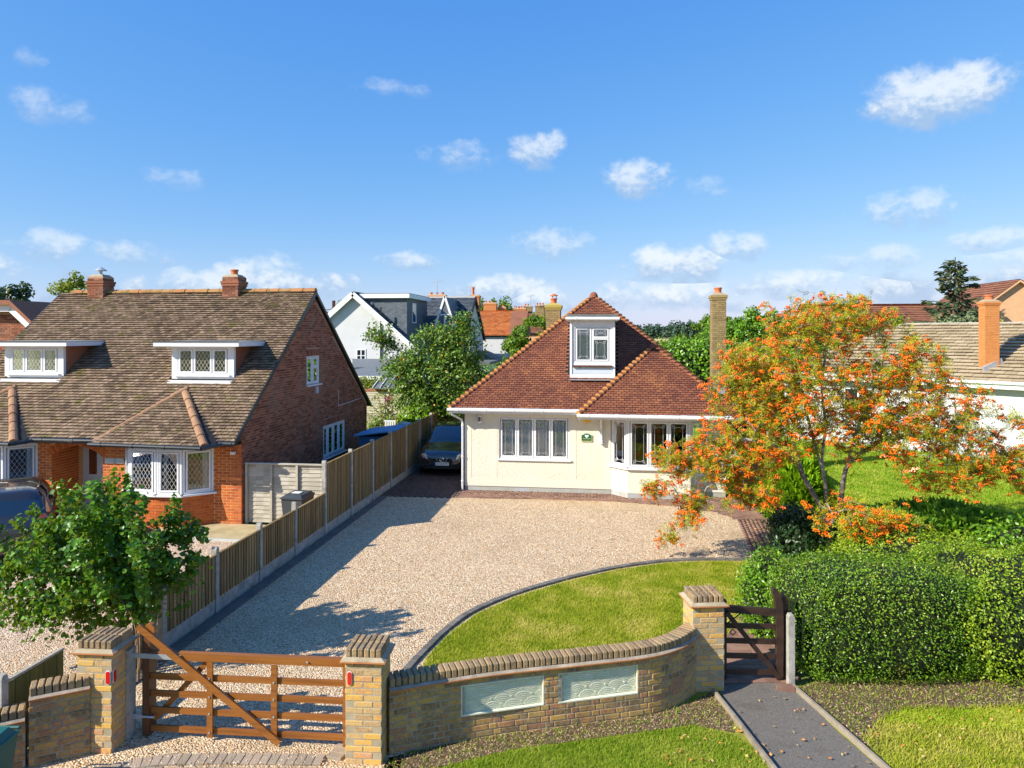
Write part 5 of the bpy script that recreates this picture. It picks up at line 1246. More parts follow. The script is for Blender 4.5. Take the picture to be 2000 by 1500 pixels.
# dormers
def ldormer(x0, x1, s0, s1, curt, lab):
    zf, yf = 3.76, 19.36
    b = MB(); wall(b, (x0, yf, 0), X3, FN, x1-x0, zf, 4.84, holes=[(.16, x1-x0-.16, zf+.16, 4.70)], t=.1); fo = b.build('dormer', 'upvc', bh, label=lab)
    for xx in (x0, x1-.05): b = MB(); b.box((xx, yf+.1, zf-.1), (xx+.05, 21.0, 4.84)); b.build('dormer_cheek', 'brown_brick', fo)
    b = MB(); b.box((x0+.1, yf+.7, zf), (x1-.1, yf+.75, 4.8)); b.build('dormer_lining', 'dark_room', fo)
    b = MB(); b.box((s0, 19.06, 4.86), (s1, 21.05, 4.89)); b.build('dormer_flat_roof', 'slab_edge', fo)
    b = MB(); b.box((s0, 19.03, 4.74), (s1, 19.06, 4.865)); b.box((s1-.03, 19.06, 4.74), (s1, 20.7, 4.865)); b.box((s0, 19.06, 4.74), (s0+.03, 20.7, 4.865)); b.box((s0+.03, 19.06, 4.842), (s1-.03, 20.6, 4.855)); b.build('dormer_fascia', 'upvc', fo)
    b = MB(); b.box((s0-.02, 19.0, 4.868), (s1+.02, 19.03, 4.895)); b.build('roof_edge_trim', 'black_gutter', fo)
    b = MB(); b.box((x0-.02, 19.22, zf-.05), (x1+.02, yf-.0, zf-.0)); b.obox((x0-.02, 19.22, zf-.05), X3, FN, (0, 0, -.11), (x1-x0+.04, .06, -.0)); b.build('lead_apron', 'upvc', fo)
    window(bh, (x0+.16, yf, zf+.16), X3, FN, x1-x0-.32, .78, [(1, [1]), (1.25, [1]), (1, [1])], 'diamond', leadm='white_lead', fr=.04, curtain=curt, inset=.02, sill=True)
ldormer(-17.92, -15.98, -18.30, -15.62, [(0, .3)], 'left white dormer with pampas grass in its window')
ldormer(-12.52, -10.60, -12.88, -10.28, None, 'right white dormer with dark diamond leaded panes')
pg = thing('pampas_vase', 'dried pampas plumes standing in the left dormer window', 'dried flowers', (-16.9, 19.5, 3.95))
b = MB()
for k in range(9): a = (k-4)*.16; b.tube([(-16.9, 19.5, 3.95), (-16.9+.12*math.sin(a), 19.5, 4.12), (-16.9+.26*math.sin(a), 19.48, 4.26+.05*math.cos(a))], [.008, .014, .03], 5)
b.build('plumes', 'shed_board', pg)
# chimneys
c3 = stack(bh, 'chimney', -17.62, -17.05, 22.45, 23.0, 5.9, 7.05, 'brown_brick', 'brown_mortar', cap='necked', label='left ridge chimney with a metal rain hat')
b = MB(); b.lathe((-17.33, 22.72, 7.13), [(.09, 0), (.09, .03), (.05, .04), (.05, .16)], 12); b.lathe((-17.33, 22.72, 7.28), [(.20, 0), (.19, .015), (.02, .13), (.0, .14)], 14); b.build('rain_hat', 'lead', c3)
c4 = stack(bh, 'chimney', -12.70, -12.15, 22.45, 23.0, 5.9, 7.0, 'brown_brick', 'brown_mortar', cap='necked', label='right ridge chimney with a terracotta pot'); pot(c4, (-12.42, 22.72, 7.06), .12, .2)
b = MB(); b.obox((HX1, 22.82, 3.12), Y3, X3, (0, .012, 0), (.12, .09, .22)); b.build('wall_vent', 'upvc_grey', bh)
b = MB(); b.tube([(-9.61, 24.9, 3.05), (-9.61, 24.9, 2.50), (-9.61, 27.2, 2.56)], .012, 5); b.build('pipe', 'upvc', bh)
b = MB(); b.obox((-9.88, 17.96, 1.90), X3, FN, (0, 0, 0), (.10, .12, .07)); b.build('security_lamp', 'stone_white', bh)
# ================================================================== VEHICLES
def cr(P, k):
    P = np.array(P, float); out = []
    for i in range(len(P)-1):
        p0, p1, p2, p3 = P[max(i-1, 0)], P[i], P[i+1], P[min(i+2, len(P)-1)]
        for j in range(k):
            t = j/k; out.append(.5*((2*p1)+(p2-p0)*t+(2*p0-5*p1+4*p2-p3)*t*t+(3*p1-p0-3*p2+p3)*t**3))
    out.append(P[-1]); return np.array(out)
def car(label, loc, rz, paint, plate_front=None, plate_rear=None, Ls=1.0):
    t = thing('parked_car', label, 'car', loc, rz, group=None, local=True)
    S_ = [(0.00, [(0, .30), (.52, .30), (.62, .36), (.66, .50), (.64, .62), (.58, .70), (.50, .73), (0, .76)]),
          (0.14, [(0, .24), (.70, .24), (.80, .32), (.85, .52), (.82, .70), (.72, .80), (.62, .84), (0, .88)]),
          (0.55, [(0, .20), (.76, .20), (.86, .32), (.89, .58), (.87, .82), (.80, .91), (.68, .95), (0, .99)]),
          (1.10, [(0, .20), (.78, .20), (.87, .32), (.90, .62), (.88, .92), (.83, .99), (.74, 1.03), (0, 1.07)]),
          (1.30, [(0, .20), (.78, .20), (.87, .32), (.90, .62), (.88, .94), (.83, 1.00), (.72, 1.10), (0, 1.16)]),
          (1.95, [(0, .20), (.78, .20), (.87, .32), (.90, .62), (.89, .96), (.85, 1.02), (.63, 1.52), (0, 1.57)]),
          (2.70, [(0, .20), (.78, .20), (.87, .32), (.90, .62), (.89, .97), (.85, 1.03), (.64, 1.57), (0, 1.62)]),
          (3.60, [(0, .20), (.78, .20), (.87, .32), (.90, .62), (.89, .99), (.85, 1.06), (.62, 1.53), (0, 1.57)]),
          (3.85, [(0, .20), (.78, .20), (.87, .32), (.90, .62), (.88, .99), (.83, 1.06), (.62, 1.42), (0, 1.47)]),
          (4.12, [(0, .24), (.76, .24), (.85, .32), (.88, .62), (.85, .96), (.78, 1.04), (.68, 1.07), (0, 1.09)]),
          (4.28, [(0, .28), (.66, .28), (.78, .34), (.82, .56), (.80, .80), (.74, .92), (.62, .95), (0, .97)]),
          (4.33, [(0, .34), (.55, .34), (.68, .40), (.72, .56), (.70, .74), (.62, .82), (.5, .84), (0, .86)])]
    A = np.array([[(x, y*Ls-2.15*Ls, z) for x, z in p] for y, p in S_])          # ns x 8 x 3
    A = np.stack([cr(A[:, j], 4) for j in range(8)], 1)               # along
    G_ = np.stack([cr(A[i], 3) for i in range(len(A))], 0)            # profile
    ni, nj, _ = G_.shape
    reg = {}
    for i in range(ni-1):
        for j in range(nj-1):
            y = i/4; jj = j/3; k = 'body'
            if 4.25 <= y < 4.8 and jj >= 6: k = 'windscreen'
            elif 4.8 <= y and y < 7.75 and 5.25 <= jj < 6: k = 'side_window'
            elif 8.15 <= y < 8.9 and jj >= 6: k = 'rear_window'
            elif 1 <= y and jj < 1: k = 'body'
            elif jj < 2 : k = 'sill_trim'
            reg.setdefault(k, []).append((i, j))
    for k, cells, sides in [(k, c, (0, 1)) for k, c in reg.items() if k != 'side_window']+[('side_window', reg['side_window'], (0,)), ('side_window', reg['side_window'], (1,))]:
        b = MB(); b.v = [tuple(v) for v in G_.reshape(-1, 3)]+[(-v[0], v[1], v[2]) for v in G_.reshape(-1, 3)]; N = ni*nj
        for i, j in cells:
            q = (i*nj+j, i*nj+j+1, (i+1)*nj+j+1, (i+1)*nj+j)
            if 0 in sides: b.f.append(q)
            if 1 in sides: b.f.append(tuple(N+x for x in q[::-1]))
        if k == 'body':
            b.f.append(tuple(j for j in range(nj))+tuple(N+j for j in range(nj-2, 0, -1))); e = (ni-1)*nj; b.f.append(tuple(e+j for j in range(nj))+tuple(N+e+j for j in range(nj-2, 0, -1)))
        b.mi = [0]*len(b.f)
        me = b.mesh(k, {'body': paint, 'sill_trim': 'car_plastic'}.get(k, 'car_glass'), True)
        import bmesh
        bm = bmesh.new(); bm.from_mesh(me); bmesh.ops.remove_doubles(bm, verts=bm.verts, dist=.0005); bmesh.ops.recalc_face_normals(bm, faces=bm.faces)
        bmesh.ops.delete(bm, geom=[v for v in bm.verts if not v.link_faces], context='VERTS'); bm.to_mesh(me); bm.free()
        inst(k, me, Matrix.Identity(4), t)
    yb = -2.15*Ls
    b = MB(); b.lathe((0, 0, 0), [(.20, -.11), (.33, -.11), (.345, -.08), (.345, .08), (.33, .11), (.20, .11)], 24); ty = b.mesh('tyre', 'rubber', True)
    b = MB(); b.lathe((0, 0, 0), [(.05, -.02), (.22, .02), (.235, .06), (.21, .10)], 10); rm = b.mesh('rim', 'chrome')
    for y in (.82, 3.45):
        for sx in (-1, 1):
            w = inst('wheel', ty, Matrix.Translation((sx*.80, y*Ls+yb, .345)) @ Matrix.Rotation(sx*R(90), 4, 'Y'), t); inst('rim', rm, Matrix.Translation((0, 0, .0)), w)
    for sx in (-1, 1):
        b = MB(); b.prism([(0, 0), (.20, .04), (.26, .15), (.16, .20), (.04, .14)], (sx*.50, yb+.015, .64), (sx*.93, .30, 0), (0, .10, .99), (sx*.3, -.95, 0), .045); h = b.build('headlamp', 'headlamp', t)
        b = MB(); b.prism([(.14, .04), (.24, .09), (.22, .14), (.13, .10)], (sx*.50, yb+.010, .645), (sx*.93, .30, 0), (0, .10, .99), (sx*.3, -.95, 0), .052); b.build('indicator', 'amber', h)
        b = MB(); b.lathe((0, 0, 0), [(.06, 0), (.05, .02), (.03, .01)], 12); inst('fog_lamp', b.mesh('fog_lamp', 'headlamp'), Matrix.Translation((sx*.62, yb+.06, .40)) @ Matrix.Rotation(R(90), 4, 'X'), t)
        b = MB(); b.prism([(0, 0), (.16, .0), (.19, .08), (.15, .13), (.02, .11)], (sx*.89, yb+1.52, 1.0), (sx, 0, 0), Z3, (0, 1, 0), .09); b.build('door_mirror', 'car_plastic', t)
        b = MB(); b.prism([(0, 0), (.10, .02), (.16, .20), (.10, .30), (.0, .26)], (sx*.66, yb+4.22*Ls, .78), (sx*.9, -.36, 0), (0, -.15, .98), (sx*.3, .95, 0), .05); b.build('tail_lamp', 'tail_lamp', t)
        b = MB(); b.bar((sx*.62, yb+2.0*Ls, 1.60), (sx*.60, yb+3.55*Ls, 1.60), .03, .03); b.build('roof_rail', 'chrome', t)
    b = MB(); b.prism([(-.40, .50), (-.34, .42), (.34, .42), (.40, .50), (.36, .66), (-.36, .66)], (0, yb+.03, 0), X3, Z3, FN, .034); gr = b.build('grille', 'car_plastic', t)
    b = MB(); P = [(-.22, .70), (-.135, .545), (.135, .545), (.22, .70)]
    for p, q in zip(P, P[1:]): b.bar((p[0], yb-.012, p[1]), (q[0], yb-.012, q[1]), .03, .03, up=(0, 1, 0))
    b.build('chrome_surround', 'chrome', gr)
    b = MB(); pts = [(.072*math.cos(a), yb-.02, .63+.066*math.sin(a)) for a in [2*math.pi*k/20 for k in range(21)]]; b.tube(pts, .011, 6); b.box((-.09, yb-.03, .617), (.09, yb-.012, .643)); b.build('badge', 'chrome', gr)
    b = MB(); b.box((-.60, yb-.015, .30), (.60, yb+.1, .38)); b.build('lower_bumper', 'car_plastic', t)
    if plate_front:
        b = MB(); b.box((-.26, yb-.030, .42), (.26, yb-.018, .53)); p = b.build('number_plate', 'plate_white', t)
        b = MB(); b.box((-.26, yb-.033, .42), (-.215, yb-.0305, .53)); b.build('plate_band', 'plate_blue', p); text_obj('plate_lettering', plate_front, .095, frame_m((.022, yb-.033, .473), X3, Z3), 'black_print', p)
    if plate_rear:
        e = yb+4.33*Ls; b = MB(); b.box((-.26, e+.008, .66), (.26, e+.02, .77)); p = b.build('number_plate', 'plate_yellow', t)
        text_obj('plate_lettering', plate_rear, .09, frame_m((0, e+.024, .713), -X3, Z3), 'black_print', p)
        b = MB(); b.box((-.50, e-.01, .80), (.50, e+.015, .835)); b.build('tailgate_trim', 'chrome', t)
        b = MB(); b.box((-.60, yb+3.74*Ls, 1.53), (.60, yb+4.05*Ls, 1.57)); b.build('roof_spoiler', paint, t)
        b = MB(); b.box((-.74, e-.14, .38), (.74, e+.05, .50)); b.build('rear_bumper', 'car_plastic', t)
    return t
car('dark blue black crossover car parked nose out between fence and bungalow', (-5.88, 27.1, 0), R(2), 'car_paint', plate_front='EY10 PYZ')
car('dark crossover car seen from behind with yellow plate by the brick house', (-14.25, 15.6, 0), R(218), 'car_paint_brown', plate_rear='', Ls=.95)

# ================================================================== BINS AND GARDEN THINGS
def bin_(label, c, rz, m, h=.98, cat='wheelie bin'):
    t = thing('wheelie_bin', label, cat, c, rz, local=True); b = MB()
    b.faces([(-.22, -.25, .05), (.22, -.25, .05), (.22, .22, .05), (-.22, .22, .05), (-.28, -.33, h), (.28, -.33, h), (.28, .33, h), (-.28, .33, h)], [(0, 3, 2, 1), (0, 1, 5, 4), (1, 2, 6, 5), (2, 3, 7, 6), (3, 0, 4, 7), (4, 5, 6, 7)]); b.build('bin_body', m, t)
    b = MB(); b.box((-.30, -.37, h+.003), (.30, .34, h+.03)); b.faces([(-.27, -.34, h+.031), (.27, -.34, h+.031), (.27, .32, h+.031), (-.27, .32, h+.031), (-.22, -.25, h+.085), (.22, -.25, h+.085), (.22, .28, h+.10), (-.22, .28, h+.10)], [(0, 1, 5, 4), (1, 2, 6, 5), (2, 3, 7, 6), (3, 0, 4, 7), (4, 5, 6, 7)]); b.build('lid', m, t)
    b = MB(); b.tube([(-.24, .36, h-.02), (-.24, .42, h+.02), (.24, .42, h+.02), (.24, .36, h-.02)], .016, 6); b.build('handle', m, t)
    for s in (-1, 1): b = MB(); b.tube([(s*.25, .24, .1), (s*.29, .24, .1)], .1, 12); b.build('wheel', 'rubber', t)
    return t
bb_ = bin_('black wheelie bin behind the fence by the bleached side gate', (-7.75, 17.3, .0), R(-4), 'bin_black')
b = MB(); b.box((-.11, -.12, 1.083), (.11, .06, 1.096)); b.build('lid_label', 'plate_white', bb_)
bin_('dark bin with a teal green lid at the lower left corner', (-6.66, 6.75, -.28), R(8), 'bin_green')
bt = thing('bird_table', 'white bird table standing behind the tall fence', 'bird table', (-8.18, 29, 0))
b = MB(); b.lathe((-8.18, 29, 0), [(.2, 0), (.16, .2), (.07, .3), (.06, .75), (.1, .82)], 10); b.build('post', 'stone_white', bt)
b = MB(); b.lathe((-8.18, 29, .86), [(.12, 0), (.1, .45), (.42, .5), (.44, .56), (.2, .62), (.12, .66), (.14, .82), (.03, .9)], 12); b.build('basin', 'stone_white', bt)
bx = thing('garden_store', 'timber store, lid painted sky-lit blue, showing above the fence top', 'garden store', (-7.95, 25, 0))
b = MB(); b.box((-8.6, 24.2, 0), (-7.3, 25.8, 1.5)); b.build('store_wall', 'blue_timber', bx)
for k in range(9): b = MB(); b.box((-8.6+k*.145, 24.18, .05), (-8.47+k*.145, 24.198, 1.45)); b.build('board', 'blue_timber', bx)
b = MB(); b.prism([(0, 1.52), (1.55, 1.72), (1.55, 1.77), (0, 1.57)], (-8.75, 24.05, 0), X3, Z3, Y3, 1.95); b.build('lid', 'skylit_felt', bx)
sh = thing('garden_shed', 'weathered board shed with battened roof beyond the brick gable', 'shed', (-11.8, 37.6, 0))
for k in range(15): b = MB(); z = .05+k*.135; b.prism([(z, 0), (z, .03), (z+.14, .006), (z+.14, 0)], (-13.1, 37, 0), Z3, FN, X3, 2.75); b.build('shed_board', 'shed_board', sh)
b = MB(); b.box((-13.1, 37.01, 0), (-10.35, 39, 2.05)); b.build('shed_wall', 'shed_board', sh)
b = MB(); b.box((-13.1, 36.96, 2.02), (-10.35, 36.999, 2.16)); b.build('red_fascia', 'brown_brick', sh)
b = MB(); b.prism([(-.25, 2.17), (1.5, 2.78), (1.5, 2.83), (-.25, 2.22)], (-12.35, 37, 0), Y3, Z3, X3, 2.15); b.build('shed_roof', 'felt_roof', sh)
for k in range(6): b = MB(); b.prism([(-.25, 2.225), (1.5, 2.835), (1.5, 2.90), (-.25, 2.29)], (-12.32+k*.41, 37, 0), Y3, Z3, X3, .05); b.build('roof_batten', 'slab_edge', sh)
hb = thing('hanging_basket', 'pink flowering basket hung on a pole before the shed', 'hanging basket', (-10.85, 35, 0))
b = MB(); b.tube([(-11.05, 35, 0), (-11.05, 35, 2.05), (-10.9, 35, 2.15), (-10.8, 35, 2.0)], .025, 6); b.build('pole', 'steel_dark', hb)
b = MB(); b.lathe((-10.8, 35, 1.55), [(.06, 0), (.2, .1), (.22, .2)], 10); b.build('basket', 'dark_timber', hb)
P, Nn = clumps((-10.8, 35, 1.80), (.24, .24, .17), 160, 14, .1); leaves('flowers', P, Nn, .09, 'pink_flower', hb)
wc = thing('garden_chair', 'white garden chair at the corner of the brick gable', 'chair', (-9.6, 31, 0))
for x in (-9.85, -9.42):
    for y in (30.8, 31.2): b = MB(); b.box((x-.025, y-.025, 0), (x+.025, y+.025, .45)); b.build('leg', 'upvc', wc)
b = MB(); b.box((-9.9, 30.75, .45), (-9.37, 31.25, .49)); b.build('seat', 'upvc', wc)
b = MB()
for k in range(5): b.box((-9.87+k*.105, 31.2, .5), (-9.80+k*.105, 31.24, 1.15))
b.box((-9.9, 31.195, 1.15), (-9.37, 31.245, 1.22)); b.build('backrest', 'upvc', wc)
# rear fence across the end of the drive
rf = thing('rear_fence', 'timber fence across the far end of the side drive', 'fence', (-5.8, 32.3, 0))
for k in range(20): b = MB(); b.box((-7.05+k*.13, 32.3+(k % 2)*.008, .05), (-6.93+k*.13, 32.33+(k % 2)*.008, 1.9)); b.build('fence_board', 'fence_wood', rf)
for k in range(3): b = MB(); b.box((-7.0+k*1.2, 32.22, 0), (-6.9+k*1.2, 32.29, 2.0)); b.build('fence_post', 'concrete_post', rf)

# ================================================================== BACKGROUND HOUSES
def far_tiles(b, O, U, V, poly, tw, ga, th=.03): tiles(b, O, U, V, poly, tw, ga, th=th, lift=.02+th)
def gable_x(t, x0, x1, y0, y1, ez, rz_, wm, rm, tw=.4, ga=.25, over=.25, front_holes=(), rn='roof'):
    """ridge along X"""
    ym = (y0+y1)/2; b = MB(); wall(b, (x0, y0, 0), X3, FN, x1-x0, -.1, ez, holes=front_holes)
    for x, n in ((x0, 1), (x1, -1)): b.prism([(y0+.01, -.1), (y1, -.1), (y1, ez-.02), (ym, rz_-.02), (y0+.01, ez-.02)], (x, 0, 0), Y3, Z3, X3, n*.2)
    b.build('wall', wm, t); h = math.hypot(ym-y0+over, (rz_-ez)*(1+over/(ym-y0)))
    V = Vector((0, ym-y0, rz_-ez)).normalized(); O = Vector((x0-.15, ym, rz_+.05))-V*h; L = x1-x0+.3; pl = [(0, 0), (L, 0), (L, h), (0, h)]
    ub = MB(); tb = MB(); underlay(ub, O, X3, V, pl, .1); far_tiles(tb, O, X3, V, pl, tw, ga)
    V2 = Vector((0, -(ym-y0), rz_-ez)).normalized(); O2 = Vector((x1+.15, ym, rz_+.05))-V2*h; underlay(ub, O2, -X3, V2, pl, .1); far_tiles(tb, O2, -X3, V2, pl, tw*2, ga*2)
    r = ub.build(rn, 'dark_timber', t); tb.build('roof_tiles', rm, r, kind='stuff')
    b = MB(); b.box((x0-.15, ym-.1, rz_+.02), (x1+.15, ym+.1, rz_+.14)); b.build('ridge', 'slab_edge' if rm == 'slate' else rm, r); return r
def far_window(t, O, u, n, w, h, cols=2, rows=2, m='upvc'):
    b = MB(); O = Vector(O); b.obox(O, u, n, (0, 0, 0), (w, .03, .08)); b.obox(O, u, n, (0, 0, h-.08), (w, .03, h))
    for i in range(cols+1): x = i*(w-.08)/cols; b.obox(O, u, n, (x, 0, .08), (x+.08, .028, h-.08))
    for j in range(1, rows): z = j*h/rows; b.obox(O, u, n, (.08, .0, z-.03), (w-.08, .024, z+.03))
    wo = b.build('window', m, t); b = MB(); b.obox(O, u, n, (.02, -.01, .02), (w-.02, .010, h-.02)); b.build('pane', 'dark_glass', wo); return wo
# white gabled house
wh = thing('white_gabled_house', 'white rendered house with slate hung dormer behind the fruit tree', 'house', (-18.1, 54, 0))
ax, az_, sl = -18.1, 7.95, .87
b = MB(); b.prism([(-4.4, -.1), (4.4, -.1), (4.4, az_-4.4*sl), (0, az_), (-4.4, az_-4.4*sl)], (ax, 50, 0), X3, Z3, Y3, .25); b.box((ax-4.4, 50.25, -.1), (ax+4.4, 60, 4.0)); b.build('wall', 'white_wall', wh)
ub = MB(); tb = MB(); L = math.hypot(4.9, 4.9*sl)
for sg in (-1, 1):
    V = Vector((-sg, 0, sl)).normalized(); O = Vector((ax, 49.7 if sg > 0 else 60.3, az_+.12))-V*L; U = Y3*sg
    pl = [(0, 0), (10.6, 0), (10.6, L), (0, L)]; underlay(ub, O, U, V, pl, .12); far_tiles(tb, O, U, V, pl, .3, .2)
r = ub.build('roof', 'dark_timber', wh); tb.build('roof_slates', 'slate', r, kind='stuff')
b = MB()
for sg in (-1, 1): b.bar((ax, 49.62, az_+.02), (ax+sg*4.85, 49.62, az_+.02-4.85*sl), .05, .36, up=(0, 0, 1))
b.build('bargeboard', 'white_timber', wh)
b = MB(); b.box((-17.7, 50.6, 4.2), (-14.35, 56.5, 7.7)); dm = b.build('slate_hung_dormer', 'slate', wh); b = MB()
for k in range(26):
    for i in range(11): b.obox((-17.7, 50.6, 4.3), X3, FN, (i*.305+(.15 if k % 2 else 0), .002, k*.13), (min(i*.305+.295+(.15 if k % 2 else 0), 3.35), .018+random.uniform(0, .008), k*.13+.125))
b.build('hung_slates', 'slate', dm, kind='stuff')
b = MB(); b.box((-17.9, 50.3, 7.7), (-14.1, 56.6, 8.0)); b.build('fascia', 'white_timber', dm); b = MB(); b.box((-17.85, 50.35, 8.003), (-14.15, 56.6, 8.05)); b.build('flat_roof', 'felt_roof', dm)
far_window(dm, (-14.35, 52.0, 5.9), Y3, X3, 1.1, 1.5, 1, 1)
b = MB(); b.lathe((-17.0, 50.56, 7.3), [(.08, -.08), (.08, .08)], 8); b.build('vent', 'white_timber', dm)
far_window(wh, (-17.95, 49.99, 3.05), X3, FN, .72, .95, 2, 2)
b = MB(); b.box((-16.15, 49.9, 3.2), (-16.05, 49.98, 7.0)); b.build('downpipe', 'dark_timber', wh)
b = MB(); b.box((-21.5, 46.4, -.1), (-12.6, 49.95, 2.05)); b.build('extension_wall', 'white_wall', wh)
b = MB(); b.prism([(46.0, 2.20), (50.0, 3.2), (50.0, 3.3), (46.0, 2.30)], (-21.6, 0, 0), Y3, Z3, X3, 9.2); er = b.build('extension_roof', 'slate', wh)
b = MB(); b.box((-21.6, 45.9, 2.08), (-12.5, 45.99, 2.30)); b.build('extension_fascia', 'white_timber', wh)
far_window(wh, (-17.9, 47.4, 2.55), X3, FN, .6, .8, 2, 1)
# slate houses between
s2 = thing('slate_roof_house', 'pale blue white house with steep slate roof and glazed gablet', 'house', (-13.6, 60, 0))
gable_x(s2, -16.2, -11.15, 55.5, 64.5, 4.7, 8.15, 'white_wall', 'slate', .3, .2)
b = MB(); b.prism([(-1.3, 3.9), (1.3, 3.9), (0, 8.0)], (-12.55, 55.0, 0), X3, Z3, Y3, 4.5); gb_ = b.build('gablet', 'slate', s2)
b = MB(); b.bar((-12.55, 54.96, 8.05), (-13.9, 54.96, 3.9), .06, .16); b.bar((-12.55, 54.96, 8.05), (-11.2, 54.96, 3.9), .06, .16); b.bar((-12.55, 54.96, 6.6), (-12.55, 54.96, 5.4), .1, .1, up=(0, 1, 0)); b.bar((-12.1, 54.96, 6.6), (-13.0, 54.96, 6.6), .06, .1); b.build('gablet_trim', 'white_timber', gb_)
b = MB(); b.bar((-11.0, 55.2, 4.5), (-11.0, 60, 8.15), .08, .3); b.bar((-11.0, 60, 8.15), (-11.0, 64.8, 4.5), .08, .3); b.build('bargeboard', 'dark_timber', s2)
cz = stack(s2, 'chimney', -15.2, -13.7, 60.2, 60.8, 7.6, 8.4, 'bright_brick', 'mortar')
for x in (-15.0, -14.5, -14.0): pot(cz, (x, 60.5, 8.46), .12, .22)
cz = stack(s2, 'chimney', -11.7, -10.9, 61.0, 61.7, 7.0, 8.4, 'bright_brick', 'mortar'); pot(cz, (-11.5, 61.4, 8.46), .12, .7)
far_window(s2, (-11.14, 57.2, 3.3), Y3, X3, .9, 1.3, 1, 1)
b = MB(); b.box((-11.9, 50.5, -.1), (-8.4, 55, 2.9)); s3 = b.build('low_annexe', 'white_wall'); setp(s3, 'low flat roofed white annexe below the orange roof', 'outbuilding'); b = MB(); b.box((-12.1, 50.2, 2.9), (-8.2, 55.2, 3.1)); b.build('flat_roof', 'felt_roof', s3)
# orange roof house
oh = thing('orange_roof_house', 'pale house with a bright orange clay roof and brick chimneys', 'house', (-11, 70, 0))
gable_x(oh, -13.6, -9.0, 66, 74, 5.0, 7.25, 'white_wall', 'orange_roof', .35, .25)
far_window(oh, (-12.7, 65.98, 3.6), X3, FN, .7, 1.1, 1, 2)
b = MB(); b.prism([(-.1, 0), (4.8, 0), (2.2, 2.3)], (-9.0, 65.8, 5.0), Y3, Z3, X3, 1.6); b.build('hip_end', 'brown_roof', oh)
b = MB(); b.box((-13.4, 61, -.1), (-8.6, 65.5, 2.6)); b.prism([(-2.4, 2.6), (2.4, 2.6), (0, 3.6)], (-11, 61, 0), X3, Z3, Y3, 4.4); b.build('lean_to', 'felt_roof', oh)
for x, y, z1, w in ((-12.4, 72, 8.2, 1.3), (-11.0, 72.5, 7.8, .8)): cz = stack(oh, 'chimney', x, x+w, y, y+.7, 6.6, z1, 'bright_brick', 'mortar'); [pot(cz, (x+.2+k*.32, y+.35, z1+.06), .1, .2) for k in range(int(w/.35))]
rr_ = thing('terrace_row', 'row of brown tiled roofs with brick chimneys far behind the orange roof', 'houses', (-9, 84, 0))
gable_x(rr_, -10.2, -7.0, 78, 86, 5.2, 7.3, 'peach_wall', 'brown_roof', .4, .3)
for x, y, z1, w, m in ((-10.6, 82, 8.0, 1.4, 'bright_brick'), (-9.6, 83, 8.3, 1.0, 'chimney_brick'), (-8.0, 81, 8.3, 1.2, 'chimney_brick')):
    cz = stack(rr_, 'chimney', x, x+w, y, y+.7, 6.4, z1, m, 'mortar'); [pot(cz, (x+.2+k*.32, y+.35, z1+.06), .1, .25) for k in range(int(w/.35))]
def aerial(label, c, h):
    t = thing('tv_aerial', label, 'aerial', c); b = MB(); b.tube([c, (c[0], c[1], c[2]+h)], .025, 5); b.build('mast', 'galvanised', t)
    b = MB(); b.bar((c[0]-.5, c[1], c[2]+h-.1), (c[0]+.5, c[1], c[2]+h+.05), .03, .03)
    for k in range(6): b.bar((c[0]-.4+k*.17, c[1], c[2]+h-.32+k*.02), (c[0]-.4+k*.17, c[1], c[2]+h+.12+k*.02), .015, .015, up=(0, 1, 0))
    b.build('elements', 'galvanised', t)
aerial('tall white television aerial above the slate roofs', (-13.4, 56, 7.9), 1.4); aerial('thin television aerial by the orange roof chimneys', (-12.6, 66, 7.3), 2.2); aerial('far aerial over the distant chimneys', (-8.4, 80, 8.0), 1.4)
# brick house at the far left edge
lh = thing('far_left_brick_house', 'red brick house with white bargeboards at the left edge', 'house', (-26, 28, 0))
b = MB(); b.prism([(-31, -.1), (-20.6, -.1), (-20.6, 4.3), (-22.6, 5.95), (-31, 5.95)], (0, 25, 0), X3, Z3, Y3, .3); b.box((-31, 25.3, -.1), (-20.6, 33, 4.2)); b.build('wall', 'brown_mortar', lh)
b = MB(); brick_face(b, (-28, 25, 0), X3, FN, 7.4, .0, 5.9, proud=.01, keep=lambda u, z: z < 4.2 or -28+u < -22.6+(5.9-z)*1.2); b.build('brickwork', 'brown_brick', lh, kind='stuff')
b = MB(); b.box((-31, 24.6, 5.95), (-22.5, 24.66, 6.2)); b.bar((-22.55, 24.63, 6.08), (-20.2, 24.63, 4.1), .06, .26); b.build('bargeboard', 'white_timber', lh)
b = MB(); b.prism([(-31, 6.2), (-22.4, 6.2), (-19.9, 4.05), (-19.9, 4.2), (-22.4, 6.38), (-31, 6.38)], (0, 24.4, 0), X3, Z3, Y3, 8.8); b.build('roof', 'brown_roof', lh)
# long bungalow on the right (turned about 45 degrees)
e0, e1 = Vector((8.9, 37.6, 0)), Vector((20.5, 26.1, 0)); U = (e1-e0).normalized(); N_ = Vector((U.y, -U.x, 0)); Bk = -N_; LL = (e1-e0).length
rb_ = thing('long_white_bungalow', 'long white rendered bungalow with beige tiled roof behind the rowan', 'bungalow', tuple(e0+U*6+Bk*4))
b = MB(); wall(b, e0, U, N_, LL, -.1, 3.2, holes=[(3.0, 4.4, 1.4, 2.6)]); b.obox(e0, U, N_, (0, -8.4, -.1), (.25, -.25, 3.2)); b.obox(e0, U, N_, (.3, -6, 0), (LL, -5.9, 3.1)); b.build('wall', 'white_wall', rb_)
far_window(rb_, e0+U*3.0-N_*.1+Z3*1.4, U, N_, 1.4, 1.2, 2, 1)
gd = MB(); gd.obox(e0+U*12.1, U, N_, (0, 0, .05), (2.5, .03, 2.3)); go = gd.build('garage_door', 'white_timber', rb_)
